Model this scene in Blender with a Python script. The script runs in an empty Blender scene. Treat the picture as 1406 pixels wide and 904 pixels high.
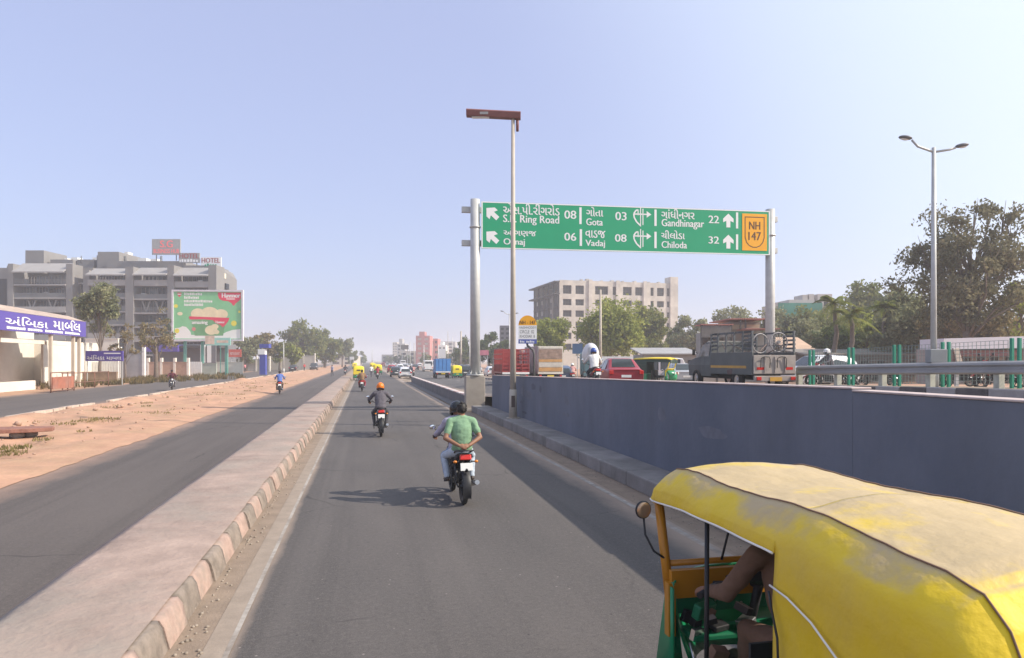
import bpy, bmesh, math, random
import numpy as np
from mathutils import Vector, Matrix, noise as mnoise

R = math.radians
PI = math.pi
random.seed(7)
sc = bpy.context.scene
C = sc.collection

# ------------------------------------------------------------------ camera, sky, sun, exposure
F, H = 950.0, 2.4                      # focal length in photo pixels, eye height in metres
HOR = 495.0                            # horizon row in the photo
TH = math.atan(203 / F)                # camera yaw to the right of the road
st, ct = math.sin(TH), math.cos(TH)
cam_d = bpy.data.cameras.new('camera')
cam = bpy.data.objects.new('camera', cam_d)
C.objects.link(cam)
sc.camera = cam
cam.location = (0, 0, H)
cam.rotation_euler = (R(90), 0, -TH)
cam_d.sensor_width = 36
cam_d.lens = 36 * F / 1406
cam_d.shift_y = (HOR - 452) / 1406
cam_d.clip_start = 0.05
cam_d.clip_end = 6000

SUN = Vector((1.3, -0.45, 1.0)).normalized()
w = bpy.data.worlds.new('World')
sc.world = w
w.use_nodes = True
nt = w.node_tree
bg = nt.nodes['Background']
sky = nt.nodes.new('ShaderNodeTexSky')
sky.sky_type = 'NISHITA'
sky.sun_disc = False
sky.sun_elevation = math.asin(SUN.z)
sky.sun_rotation = math.atan2(SUN.x, SUN.y)
sky.altitude = 0
sky.air_density = 1.1
sky.dust_density = 2.2
sky.ozone_density = 4.0
air = nt.nodes.new('ShaderNodeMix')          # dust-laden air: paler and more lavender than a clean sky
air.data_type = 'RGBA'
air.inputs['Factor'].default_value = 0.62
air.inputs['B'].default_value = (2.6, 2.75, 4.1, 1)
nt.links.new(sky.outputs[0], air.inputs['A'])
tcw = nt.nodes.new('ShaderNodeTexCoord')     # the bright aureole that dusty air shows towards the sun
dot = nt.nodes.new('ShaderNodeVectorMath')
dot.operation = 'DOT_PRODUCT'
dot.inputs[1].default_value = SUN
nt.links.new(tcw.outputs['Generated'], dot.inputs[0])
mrw = nt.nodes.new('ShaderNodeMapRange')
mrw.interpolation_type = 'SMOOTHSTEP'
mrw.inputs['From Min'].default_value = 0.10
mrw.inputs['From Max'].default_value = 0.78
mrw.inputs['To Max'].default_value = 0.9
nt.links.new(dot.outputs['Value'], mrw.inputs['Value'])
glow = nt.nodes.new('ShaderNodeMix')
glow.data_type = 'RGBA'
glow.inputs['B'].default_value = (4.3, 4.9, 5.6, 1)
nt.links.new(mrw.outputs[0], glow.inputs['Factor'])
nt.links.new(air.outputs['Result'], glow.inputs['A'])
nt.links.new(glow.outputs['Result'], bg.inputs[0])
bg.inputs[1].default_value = 0.15
sun_d = bpy.data.lights.new('sun', 'SUN')
sun_d.energy = 4.2
sun_d.angle = R(0.6)
sun_d.color = (1.0, 0.90, 0.78)
sun = bpy.data.objects.new('sun', sun_d)
C.objects.link(sun)
sun.rotation_euler = SUN.to_track_quat('Z', 'Y').to_euler()
sun.location = (30, -10, 40)
sc.view_settings.view_transform = 'Standard'
sc.view_settings.look = 'None'
sc.view_settings.exposure = 0.58
sc.view_settings.gamma = 1
sc.cycles.max_bounces = 6
sc.cycles.volume_bounces = 1
sc.cycles.transparent_max_bounces = 12
HAZE = 0.0011

# ------------------------------------------------------------------ photo pixel -> place
def ray(px):
    X = (px - 703) / F
    return st + X * ct, ct - X * st

def at(px, py, t):
    dx, dy = ray(px)
    return Vector((dx * t, dy * t, H + (HOR - py) / F * t))

def lerp(a, b, k):
    return a + (b - a) * k

PROF = [(-60, 1.85), (0, 1.75), (8, 1.65), (15, 1.5), (21, 1.32), (27, 0.95), (34, 0.55), (45, 0.38), (60, 0.2), (85, 0.0), (4000, 0.0)]
def prof(y):
    if y <= PROF[0][0]:
        return PROF[0][1]
    for (a, za), (b, zb) in zip(PROF, PROF[1:]):
        if y <= b:
            return lerp(za, zb, (y - a) / (b - a))
    return 0.0

PROF_HI = [(-60, 1.85), (0, 1.75), (8, 1.65), (15, 1.52), (21, 1.38), (28, 1.18), (36, 0.92), (48, 0.62), (65, 0.32), (95, 0.0), (4000, 0.0)]
def prof_hi(y):
    for (a, za), (b, zb) in zip(PROF_HI, PROF_HI[1:]):
        if y <= b:
            return lerp(za, zb, max(0, (y - a) / (b - a)))
    return 0.0

def gz(x, y):                          # the main road tips up away from the wall
    if x <= 5.8:
        return 0.0
    k = min(1.0, max(0.0, (x - 6.0) / 3.5))
    return lerp(prof(y), prof_hi(y), k * k * (3 - 2 * k))

def gp(px, py, z=None):                # ground point seen at a pixel
    dx, dy = ray(px)
    t = 3.0
    while t < 900:
        zz = H + (HOR - py) / F * t
        if zz <= (gz(dx * t, dy * t) if z is None else z):
            break
        t *= 1.004
    return Vector((dx * t, dy * t, gz(dx * t, dy * t) if z is None else z))

def onx(px, x):                        # y of the point seen in column px at lateral position x
    dx, dy = ray(px)
    return x / dx * dy

def gt(px, t):                         # ground point in column px at depth t
    dx, dy = ray(px)
    return Vector((dx * t, dy * t, gz(dx * t, dy * t)))

# ------------------------------------------------------------------ mesh builder
class MB:
    def __init__(s):
        s.v, s.f, s.m, s.s = [], [], [], []
        s.M = Matrix()

    def add(s, vs, fs, m=0, smooth=False):
        o = len(s.v)
        s.v += [tuple(s.M @ Vector(v)) for v in vs]
        for f in fs:
            s.f.append([i + o for i in f])
            s.m.append(m)
            s.s.append(smooth)
        return s

    def box(s, c, d, m=0, rot=None):
        hx, hy, hz = d[0] / 2, d[1] / 2, d[2] / 2
        vs = [Vector((x, y, z)) for x in (-hx, hx) for y in (-hy, hy) for z in (-hz, hz)]
        if rot is not None:
            rm = Matrix.Rotation(rot[2], 3, 'Z') @ Matrix.Rotation(rot[1], 3, 'Y') @ Matrix.Rotation(rot[0], 3, 'X')
            vs = [rm @ v for v in vs]
        vs = [v + Vector(c) for v in vs]
        return s.add(vs, [(0, 1, 3, 2), (4, 6, 7, 5), (0, 4, 5, 1), (2, 3, 7, 6), (0, 2, 6, 4), (1, 5, 7, 3)], m)

    def b2(s, a, b, m=0):              # box from corner to corner
        return s.box([(a[i] + b[i]) / 2 for i in range(3)], [abs(b[i] - a[i]) for i in range(3)], m)

    def cyl(s, a, b, r0, r1=None, n=12, m=0, caps=True, smooth=True):
        r1 = r0 if r1 is None else r1
        a, b = Vector(a), Vector(b)
        q = (b - a).to_track_quat('Z', 'Y')
        vs = []
        for p, r in ((a, r0), (b, r1)):
            for i in range(n):
                an = 2 * PI * i / n
                vs.append(p + q @ Vector((r * math.cos(an), r * math.sin(an), 0)))
        s.add(vs, [(i, (i + 1) % n, n + (i + 1) % n, n + i) for i in range(n)], m, smooth)
        if caps:
            s.add(vs, [tuple(range(n - 1, -1, -1)), tuple(range(n, 2 * n))], m)
        return s

    def loft(s, secs, m=0, ring=True, caps=True, smooth=True):
        n = len(secs[0])
        vs = [p for sec in secs for p in sec]
        fs = []
        for k in range(len(secs) - 1):
            for i in range(n if ring else n - 1):
                j = (i + 1) % n
                fs.append((k * n + i, k * n + j, (k + 1) * n + j, (k + 1) * n + i))
        s.add(vs, fs, m, smooth)
        if caps and ring:
            s.add(secs[0], [tuple(range(n))[::-1]], m)
            s.add(secs[-1], [tuple(range(n))], m)
        return s

    def tube(s, pts, r, n=8, m=0, closed=False):
        pts = [Vector(p) for p in pts]
        rs = r if isinstance(r, (list, tuple)) else [r] * len(pts)
        secs, up = [], None
        N = len(pts)
        for i, p in enumerate(pts):
            a = pts[(i - 1) % N] if (closed or i > 0) else p
            b = pts[(i + 1) % N] if (closed or i < N - 1) else p
            d = (b - a).normalized()
            if up is None:
                up = d.orthogonal().normalized()
            up = (up - d * up.dot(d)).normalized()
            sd = d.cross(up)
            secs.append([p + (up * math.cos(2 * PI * k / n) + sd * math.sin(2 * PI * k / n)) * rs[i] for k in range(n)])
        if closed:
            secs.append(secs[0])
        return s.loft(secs, m, True, not closed)

    def ell(s, c, r, m=0, nu=16, nv=10, rot=None, z0=-1.0, z1=1.0):
        c = Vector(c)
        r = (r, r, r) if not isinstance(r, (tuple, list)) else r
        a0, a1 = math.asin(z0), math.asin(z1)
        secs = []
        for j in range(nv + 1):
            a = lerp(a0, a1, j / nv)
            sec = []
            for i in range(nu):
                b = 2 * PI * i / nu
                v = Vector((r[0] * math.cos(a) * math.cos(b), r[1] * math.cos(a) * math.sin(b), r[2] * math.sin(a)))
                if rot is not None:
                    v = rot @ v
                sec.append(c + v)
            secs.append(sec)
        return s.loft(secs, m, True, False)

    def prism(s, poly, ax, a, b, m=0):  # polygon in the two other axes, extruded along ax
        def P(p, k):
            return {'x': (k, p[0], p[1]), 'y': (p[0], k, p[1]), 'z': (p[0], p[1], k)}[ax]
        n = len(poly)
        vs = [P(p, a) for p in poly] + [P(p, b) for p in poly]
        fs = [(i, (i + 1) % n, n + (i + 1) % n, n + i) for i in range(n)]
        return s.add(vs, fs + [tuple(range(n))[::-1], tuple(range(n, 2 * n))], m)

    def torus(s, c, ax, R0, r, n=24, k=8, m=0, a0=0, a1=2 * PI):
        q = Vector(ax).normalized().to_track_quat('Z', 'Y')
        full = abs(a1 - a0 - 2 * PI) < 1e-6
        pts = [Vector(c) + q @ Vector((R0 * math.cos(a0 + (a1 - a0) * i / n), R0 * math.sin(a0 + (a1 - a0) * i / n), 0)) for i in range(n if full else n + 1)]
        return s.tube(pts, r, k, m, full)

    def quad(s, a, b, c, d, m=0):
        return s.add([a, b, c, d], [(0, 1, 2, 3)], m)

    def build(s, name, mats, parent=None, loc=(0, 0, 0), rz=0, bevel=0, subsurf=0, normals=True):
        me = bpy.data.meshes.new(name)
        me.from_pydata(s.v, [], s.f)
        mats = mats if isinstance(mats, (list, tuple)) else [mats]
        for m in mats:
            me.materials.append(m)
        me.polygons.foreach_set('material_index', s.m)
        me.polygons.foreach_set('use_smooth', s.s)
        if normals:
            bm = bmesh.new()
            bm.from_mesh(me)
            bmesh.ops.remove_doubles(bm, verts=bm.verts, dist=1e-5)
            bmesh.ops.recalc_face_normals(bm, faces=bm.faces)
            bm.to_mesh(me)
            bm.free()
        me.update()
        o = bpy.data.objects.new(name, me)
        C.objects.link(o)
        o.location = loc
        o.rotation_euler = (0, 0, rz)
        if parent:
            o.parent = parent
        if bevel:
            b = o.modifiers.new('bevel', 'BEVEL')
            b.width = bevel
            b.segments = 2
            b.limit_method = 'ANGLE'
            b.angle_limit = R(40)
        if subsurf:
            b = o.modifiers.new('sub', 'SUBSURF')
            b.levels = b.render_levels = subsurf
        return o

def tag(o, label=None, cat=None, group=None, kind=None):
    for k, v in (('label', label), ('category', cat), ('group', group), ('kind', kind)):
        if v:
            o[k] = v
    return o

def thing(name, label, cat, loc=(0, 0, 0), rz=0, group=None):
    o = bpy.data.objects.new(name, None)
    C.objects.link(o)
    o.location = loc
    o.rotation_euler = (0, 0, rz)
    o.empty_display_size = 0.2
    return tag(o, label, cat, group)

def dup(root, label, loc, rz=0, group=None, swap=None, scale=None):
    kids = {}
    for o in C.objects:
        if o.parent:
            kids.setdefault(o.parent.name, []).append(o)
    def cp(o, par):
        c = o.copy()
        C.objects.link(c)
        if par:
            c.parent = par
        if swap:
            for i, sl in enumerate(c.material_slots):
                nm = sl.material.name if sl.material else None
                if swap.get(nm):
                    sl.link = 'OBJECT'
                    sl.material = swap[nm]
        for ch in kids.get(o.name, []):
            cp(ch, c)
        return c
    r = cp(root, None)
    r.location = loc
    r.rotation_euler = (0, 0, rz)
    if scale:
        r.scale = scale if isinstance(scale, (tuple, list)) else (scale,) * 3
    r['label'] = label
    if group:
        r['group'] = group
    return r

# ------------------------------------------------------------------ materials
def mat(name, col, rough=0.65, var=0.12, scale=2.0, bump=0.0, bscale=30.0, metal=0.0, spec=0.4, col2=None, c2amt=0.5, c2scale=None,
        dust=0.0, dustcol=(0.42, 0.33, 0.25), stretch=None, emit=None, coat=0.0, dlo=0.75, dhi=1.6):
    m = bpy.data.materials.new(name)
    m.use_nodes = True
    n = m.node_tree.nodes
    L = m.node_tree.links
    p = n['Principled BSDF']
    p.inputs['Roughness'].default_value = rough
    p.inputs['Metallic'].default_value = metal
    p.inputs['Specular IOR Level'].default_value = spec
    if coat:
        p.inputs['Coat Weight'].default_value = coat
        p.inputs['Coat Roughness'].default_value = 0.08
    tc = n.new('ShaderNodeTexCoord')
    src = tc.outputs['Object']
    if stretch:
        mp = n.new('ShaderNodeMapping')
        mp.inputs['Scale'].default_value = stretch
        L.new(src, mp.inputs[0])
        src = mp.outputs[0]
    nz = n.new('ShaderNodeTexNoise')
    nz.inputs['Scale'].default_value = scale
    nz.inputs['Detail'].default_value = 8
    nz.inputs['Roughness'].default_value = 0.62
    L.new(src, nz.inputs['Vector'])
    cr = n.new('ShaderNodeValToRGB')
    cr.color_ramp.elements[0].position = 0.3
    cr.color_ramp.elements[1].position = 0.72
    cr.color_ramp.elements[0].color = [c * (1 - var) for c in col] + [1]
    cr.color_ramp.elements[1].color = [min(1, c * (1 + var)) for c in col] + [1]
    L.new(nz.outputs['Fac'], cr.inputs[0])
    out = cr.outputs[0]
    def blend(colr, fac_out, amt, lo, hi):
        nonlocal out
        mr = n.new('ShaderNodeMapRange')
        mr.inputs['From Min'].default_value = lo
        mr.inputs['From Max'].default_value = hi
        mr.inputs['To Max'].default_value = amt
        L.new(fac_out, mr.inputs['Value'])
        mx = n.new('ShaderNodeMix')
        mx.data_type = 'RGBA'
        L.new(mr.outputs[0], mx.inputs['Factor'])
        L.new(out, mx.inputs['A'])
        mx.inputs['B'].default_value = list(colr) + [1]
        out = mx.outputs['Result']
    if col2:
        n2 = n.new('ShaderNodeTexNoise')
        n2.inputs['Scale'].default_value = c2scale or scale * 0.3
        n2.inputs['Detail'].default_value = 6
        n2.inputs['Roughness'].default_value = 0.7
        L.new(tc.outputs['Object'], n2.inputs['Vector'])
        blend(col2, n2.outputs['Fac'], c2amt, 0.45, 0.68)
    if dust:
        ge = n.new('ShaderNodeNewGeometry')
        sx = n.new('ShaderNodeSeparateXYZ')
        L.new(ge.outputs['Normal'], sx.inputs[0])
        ad = n.new('ShaderNodeMath')
        ad.operation = 'MULTIPLY_ADD'
        L.new(nz.outputs['Fac'], ad.inputs[0])
        ad.inputs[1].default_value = 1.1
        L.new(sx.outputs['Z'], ad.inputs[2])
        blend(dustcol, ad.outputs[0], dust, dlo, dhi)
    L.new(out, p.inputs['Base Color'])
    if bump:
        nb = n.new('ShaderNodeTexNoise')
        nb.inputs['Scale'].default_value = bscale
        nb.inputs['Detail'].default_value = 8
        L.new(tc.outputs['Object'], nb.inputs['Vector'])
        bp = n.new('ShaderNodeBump')
        bp.inputs['Strength'].default_value = bump
        bp.inputs['Distance'].default_value = 0.02
        L.new(nb.outputs['Fac'], bp.inputs['Height'])
        L.new(bp.outputs[0], p.inputs['Normal'])
    if emit:
        p.inputs['Emission Color'].default_value = list(emit[:3]) + [1]
        p.inputs['Emission Strength'].default_value = emit[3]
    return m

def asphalt_mat(name, base, light, edges=(), dustcol=(.34, .26, .20), cracks=True):
    m = bpy.data.materials.new(name)
    m.use_nodes = True
    n = m.node_tree.nodes
    L = m.node_tree.links
    p = n['Principled BSDF']
    p.inputs['Roughness'].default_value = .82
    p.inputs['Specular IOR Level'].default_value = .35
    tc = n.new('ShaderNodeTexCoord')
    O = tc.outputs['Object']
    def noise(sc_, stretch=None, det=6, rough=.6):
        src = O
        if stretch:
            mp = n.new('ShaderNodeMapping')
            mp.inputs['Scale'].default_value = stretch
            L.new(O, mp.inputs[0])
            src = mp.outputs[0]
        z = n.new('ShaderNodeTexNoise')
        z.inputs['Scale'].default_value = sc_
        z.inputs['Detail'].default_value = det
        z.inputs['Roughness'].default_value = rough
        L.new(src, z.inputs['Vector'])
        return z.outputs['Fac']
    def rng(v, a, b, c=0.0, d=1.0):
        r = n.new('ShaderNodeMapRange')
        for k, q in zip(('From Min', 'From Max', 'To Min', 'To Max'), (a, b, c, d)):
            r.inputs[k].default_value = q
        L.new(v, r.inputs['Value'])
        return r.outputs[0]
    def mix(f, A, B):
        x = n.new('ShaderNodeMix')
        x.data_type = 'RGBA'
        L.new(f, x.inputs['Factor'])
        for k, q in (('A', A), ('B', B)):
            if isinstance(q, tuple):
                x.inputs[k].default_value = q + (1,)
            else:
                L.new(q, x.inputs[k])
        return x.outputs['Result']
    def mul(a, b):
        x = n.new('ShaderNodeMath')
        x.operation = 'MULTIPLY'
        L.new(a, x.inputs[0])
        L.new(b, x.inputs[1])
        return x.outputs[0]
    out = mix(rng(noise(.55, (1, .25, 1)), .35, .68), base, light)
    out = mix(rng(noise(1.0, (2.6, .03, 1), 4), .52, .72, 0, .55), out, tuple(c * .68 for c in base))
    out = mix(rng(noise(1.0, (1.5, .02, 3), 3), .55, .75, 0, .5), out, tuple(c * 1.25 for c in light))
    out = mix(rng(noise(70, None, 3, .8), .48, .70, 0, .55), out, tuple(c * 1.7 for c in light))
    out = mix(rng(noise(95, None, 2, .8), .52, .72, 0, .6), out, tuple(c * .4 for c in base))
    out = mix(rng(noise(20, None, 5, .8), .50, .66, 0, .55), out, tuple(c * 1.4 for c in light))
    out = mix(rng(noise(14, None, 5, .8), .54, .70, 0, .55), out, tuple(c * .55 for c in base))
    vo = n.new('ShaderNodeTexVoronoi')                              # dropped grit and tar spots
    vo.inputs['Scale'].default_value = 7.0
    L.new(O, vo.inputs['Vector'])
    sepc = n.new('ShaderNodeSeparateColor')
    L.new(vo.outputs['Color'], sepc.inputs[0])
    spot = mul(rng(vo.outputs['Distance'], .10, .05), rng(sepc.outputs[0], .68, .70))
    out = mix(mul(spot, rng(sepc.outputs[1], .4, .42)), out, tuple(min(1, c * 2.1) for c in light))
    out = mix(mul(spot, rng(sepc.outputs[1], .42, .40)), out, tuple(c * .45 for c in base))
    if cracks:
        wv = n.new('ShaderNodeMix')
        wv.data_type = 'VECTOR'
        wv.inputs['Factor'].default_value = .22
        nz = n.new('ShaderNodeTexNoise')
        nz.inputs['Scale'].default_value = 1.6
        nz.inputs['Detail'].default_value = 5
        L.new(O, nz.inputs['Vector'])
        L.new(O, wv.inputs['A'])
        L.new(nz.outputs['Color'], wv.inputs['B'])
        v2 = n.new('ShaderNodeTexVoronoi')
        v2.feature = 'DISTANCE_TO_EDGE'
        v2.inputs['Scale'].default_value = .33
        L.new(wv.outputs['Result'], v2.inputs['Vector'])
        out = mix(mul(rng(v2.outputs['Distance'], .006, .002, 0, .6), rng(noise(.3), .5, .58)), out, tuple(c * .45 for c in base))
    sx = n.new('ShaderNodeSeparateXYZ')
    L.new(O, sx.inputs[0])
    for a, b in edges:                                              # dust blown in from the edges
        e = n.new('ShaderNodeMath')
        e.operation = 'MULTIPLY_ADD'
        L.new(noise(1.3, (1, .35, 1), 7, .7), e.inputs[0])
        e.inputs[1].default_value = (b - a) * 1.6
        L.new(sx.outputs['X'], e.inputs[2])
        off = (b - a) * .8
        out = mix(rng(e.outputs[0], b + off, a + off, 0, .92), out, dustcol)
    L.new(out, p.inputs['Base Color'])
    bp = n.new('ShaderNodeBump')
    bp.inputs['Strength'].default_value = .35
    bp.inputs['Distance'].default_value = .012
    L.new(noise(75, None, 4, .8), bp.inputs['Height'])
    L.new(bp.outputs[0], p.inputs['Normal'])
    return m

def leafmat(name, a, b, c, trans=0.25):
    m = bpy.data.materials.new(name)
    m.use_nodes = True
    n = m.node_tree.nodes
    L = m.node_tree.links
    n.remove(n['Principled BSDF'])
    ge = n.new('ShaderNodeNewGeometry')
    cr = n.new('ShaderNodeValToRGB')
    cr.color_ramp.elements[0].color = list(a) + [1]
    cr.color_ramp.elements[1].color = list(c) + [1]
    e = cr.color_ramp.elements.new(0.5)
    e.color = list(b) + [1]
    tc = n.new('ShaderNodeTexCoord')
    nz = n.new('ShaderNodeTexNoise')
    nz.inputs['Scale'].default_value = 0.55
    nz.inputs['Detail'].default_value = 2
    L.new(tc.outputs['Object'], nz.inputs['Vector'])
    ad = n.new('ShaderNodeMath')
    ad.operation = 'MULTIPLY_ADD'
    L.new(nz.outputs['Fac'], ad.inputs[0])
    ad.inputs[1].default_value = 1.5
    ad.inputs[2].default_value = -0.5
    ad2 = n.new('ShaderNodeMath')
    ad2.operation = 'MULTIPLY_ADD'
    L.new(ge.outputs['Random Per Island'], ad2.inputs[0])
    ad2.inputs[1].default_value = 0.55
    L.new(ad.outputs[0], ad2.inputs[2])
    L.new(ad2.outputs[0], cr.inputs[0])
    df = n.new('ShaderNodeBsdfDiffuse')
    tr = n.new('ShaderNodeBsdfTranslucent')
    mx = n.new('ShaderNodeMixShader')
    mx.inputs[0].default_value = trans
    L.new(cr.outputs[0], df.inputs[0])
    L.new(cr.outputs[0], tr.inputs[0])
    L.new(df.outputs[0], mx.inputs[1])
    L.new(tr.outputs[0], mx.inputs[2])
    L.new(mx.outputs[0], n['Material Output'].inputs[0])
    return m

_paint = {}
def paint(name, col, **k):
    if name not in _paint:
        k.setdefault('rough', 0.35)
        k.setdefault('var', 0.06)
        _paint[name] = mat(name, col, **k)
    return _paint[name]

black = mat('black_plastic', (0.02, 0.02, 0.022), 0.5)
rubber = mat('rubber', (0.025, 0.024, 0.023), 0.85, dust=0.4)
steel = mat('steel', (0.5, 0.5, 0.5), 0.3, metal=0.9)
galv = mat('galvanised_steel', (0.50, 0.50, 0.48), 0.55, 0.12, 3, metal=0.25)
glassd = mat('dark_glass', (0.03, 0.04, 0.045), 0.08, 0.2, 1.0, spec=0.7)
redlamp = mat('red_lamp_lens', (0.55, 0.02, 0.012), 0.25, 0.05, spec=0.5)
white = mat('white_paint', (0.75, 0.74, 0.70), 0.55, 0.08)
skin = mat('skin', (0.27, 0.135, 0.08), 0.55, 0.08, 8)
hairm = mat('hair', (0.015, 0.012, 0.01), 0.6)
shoe = mat('shoe_leather', (0.05, 0.035, 0.028), 0.5)
conc = mat('concrete', (0.36, 0.33, 0.29), 0.85, 0.2, 2.5, 0.25, 25, col2=(0.22, 0.2, 0.18), c2amt=0.6)
wood = mat('bark', (0.16, 0.12, 0.09), 0.9, 0.3, 6, 0.5, 20)

# ------------------------------------------------------------------ lettering
_tc = {}
def text_geo(body):
    if body not in _tc:
        cu = bpy.data.curves.new('tmp', 'FONT')
        cu.body = body
        cu.resolution_u = 3
        o = bpy.data.objects.new('tmp', cu)
        C.objects.link(o)
        dg = bpy.context.evaluated_depsgraph_get()
        me = bpy.data.meshes.new_from_object(o.evaluated_get(dg))
        v = [tuple(x.co) for x in me.vertices]
        f = [tuple(p.vertices) for p in me.polygons]
        C.objects.unlink(o)
        bpy.data.objects.remove(o)
        bpy.data.curves.remove(cu)
        bpy.data.meshes.remove(me)
        xs, ys = [a[0] for a in v], [a[1] for a in v]
        _tc[body] = ([((a[0] - min(xs)) / (max(xs) - min(xs)), (a[1] - min(ys)) / (max(ys) - min(ys))) for a in v], f)
    return _tc[body]

def put_text(mb, body, u0, v0, u1, v1, y=0.0, m=0, bold=0.0):   # fills a box on a plane that faces -y
    v, f = text_geo(body)
    offs = [0.0] if not bold else [-bold, 0.0, bold]
    for k, d in enumerate(offs):
        mb.add([(lerp(u0, u1, a) + d, y - 0.0015 * k, lerp(v0, v1, b)) for a, b in v], f, m)

# ------------------------------------------------------------------ openings in a wall that faces -y
def facade(mb, us, vs, is_open, y=0.0, depth=0.3, m=0):
    holes = []
    for i in range(len(us) - 1):
        for j in range(len(vs) - 1):
            a, b, c, d = us[i], us[i + 1], vs[j], vs[j + 1]
            if is_open(i, j):
                holes.append((a, c, b, d))
                Y = y + depth
                mb.quad((a, y, c), (a, Y, c), (a, Y, d), (a, y, d), m)
                mb.quad((b, y, c), (b, y, d), (b, Y, d), (b, Y, c), m)
                mb.quad((a, y, c), (b, y, c), (b, Y, c), (a, Y, c), m)
                mb.quad((a, y, d), (a, Y, d), (b, Y, d), (b, y, d), m)
            else:
                mb.quad((a, y, c), (b, y, c), (b, y, d), (a, y, d), m)
    return holes

# ================================================================== SETTING
asph = asphalt_mat('asphalt', (.075, .068, .063), (.112, .099, .090), ((-1.12, -.98), (4.25, 3.85)))
asph2 = asphalt_mat('asphalt_dusty', (.078, .067, .060), (.112, .095, .084), ((-6.75, -5.9), (-2.95, -3.3)), dustcol=(.34, .225, .165))
asph3 = asphalt_mat('asphalt_far', (.09, .078, .07), (.125, .107, .094), ((-14.2, -15.2), (-23.6, -22.3)), dustcol=(.34, .225, .165))
sandm = mat('sand', (0.46, 0.265, 0.17), 0.95, 0.22, 0.9, 1.0, 8, col2=(0.38, 0.255, 0.15), c2amt=0.8, c2scale=0.35)
dustm = mat('gutter_dust', (0.25, 0.19, 0.14), 0.95, 0.2, 3, 0.4, 40)
bandm = mat('road_edge_band', (0.285, 0.23, 0.18), 0.9, 0.15, 4, 0.2, 40)
linem = mat('road_line_paint', (0.36, 0.325, 0.285), 0.85, 0.25, 9, col2=(0.2, 0.165, 0.135), c2amt=0.97, c2scale=1.6)
pavem = mat('median_paving', (0.335, 0.25, 0.205), 0.92, 0.26, 1.5, 0.8, 12, col2=(0.285, 0.245, 0.205), c2amt=0.9, c2scale=0.55)
kerbl = mat('kerb_pale_paint', (0.385, 0.27, 0.22), 0.85, 0.25, 5, 0.6, 14, col2=(0.27, 0.22, 0.18), c2amt=0.95, c2scale=2.6)
kerbd = mat('kerb_dark_paint', (0.20, 0.165, 0.135), 0.9, 0.3, 6, 0.8, 14, col2=(0.31, 0.25, 0.205), c2amt=0.95, c2scale=2.6)
kerbw = mat('kerb_white_paint', (0.60, 0.56, 0.52), 0.8, 0.15, 5)
kerbk = mat('kerb_black_paint', (0.05, 0.045, 0.042), 0.8, 0.3, 5)
wallm = mat('retaining_wall_paint', (0.150, 0.166, 0.202), 0.85, 0.2, 1.1, 0.3, 10, col2=(0.105, 0.125, 0.165), c2amt=0.75, c2scale=0.28, stretch=(1, .6, .22))
copem = mat('wall_coping', (0.50, 0.41, 0.38), 0.85, 0.15, 4)
lowm = mat('low_wall_concrete', (0.15, 0.145, 0.145), 0.9, 0.25, 2, 0.4, 20, col2=(0.26, 0.22, 0.19), c2amt=0.5)

def sheet(name, x0, x1, y0, y1, z, m, ny=1, follow=False):
    mb = MB()
    ys = [y0 + (y1 - y0) * (i / ny) ** (2.2 if follow else 1) for i in range(ny + 1)]
    nx = 10 if follow and x1 - x0 > 2 else 1
    secs = [[(lerp(x0, x1, i / nx), y, z + (gz(lerp(x0, x1, i / nx), y) if follow else 0)) for i in range(nx + 1)] for y in ys]
    mb.loft(secs, 0, False, False, False)
    return tag(mb.build(name, m), kind='structure')

# the ground, to the horizon
gm = MB()
gm.quad((-1700, -300, -0.06), (1700, -300, -0.06), (1700, 2600, -0.06), (-1700, 2600, -0.06))
tag(gm.build('ground', mat('dry_ground', (0.31, 0.23, 0.17), 0.95, 0.2, 0.05, 0.2, 4, col2=(0.26, 0.23, 0.15), c2amt=0.7, c2scale=0.02)), kind='structure')
sheet('road', -1.62, 4.95, -25, 900, 0.0, asph)
sheet('left_road', -6.75, -2.9, -25, 900, 0.0, asph2)
sheet('far_road', -23.6, -14.1, -25, 900, 0.0, asph3)
sheet('verge', -60, -23.5, -25, 260, -0.02, sandm)
sheet('gutter', -1.62, -1.28, -25, 95, 0.004, dustm)
sheet('road_edge_band', -1.30, -1.12, -25, 95, 0.008, bandm)
sheet('road_line', -1.12, -1.075, -25, 95, 0.009, linem)
sheet('road_line', 4.27, 4.37, -25, 85, 0.005, linem)
sheet('gutter', 4.44, 4.95, -25, 85, 0.004, dustm)

# lane wear marks and stains on the near road
def noise_edge(y, k, s=0.12):
    return s * mnoise.noise(Vector((y * 0.35, k, 0))) + 0.5 * s * mnoise.noise(Vector((y * 1.7, k, 3)))

# sand between the roads
sb = MB()
ys = []
y = -20.0
while y < 420:
    ys.append(y)
    y += 0.22 if y < 45 else 0.6 if y < 90 else 4.0
secs = []
NX = 44
for y in ys:
    row = []
    for i in range(NX + 1):
        k = i / NX
        xr = -6.55 + noise_edge(y, 1.3, 0.14)
        xl = -14.0 + noise_edge(y, 7.1, 0.25)
        x = lerp(xl, xr, k)
        e = min(1, min(k / 0.10, (1 - k) / 0.16))
        hgt = 0.20 * max(0, mnoise.noise(Vector((x * 0.32, y * 0.16, 1)))) + 0.10 * mnoise.noise(Vector((x * 0.9, y * 0.5, 5))) + 0.035 * mnoise.noise(Vector((x * 2.6, y * 2.2, 9)))
        ridge = 0.28 * math.exp(-((k - 0.16) / 0.10) ** 2) * (0.4 + max(0, mnoise.noise(Vector((y * 0.22, 2, 2)))) * 1.6)
        row.append((x, y, 0.012 + e * max(0.0, 0.06 + hgt + ridge)))
    secs.append(row)
sb.loft(secs, 0, False, False, True)
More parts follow.
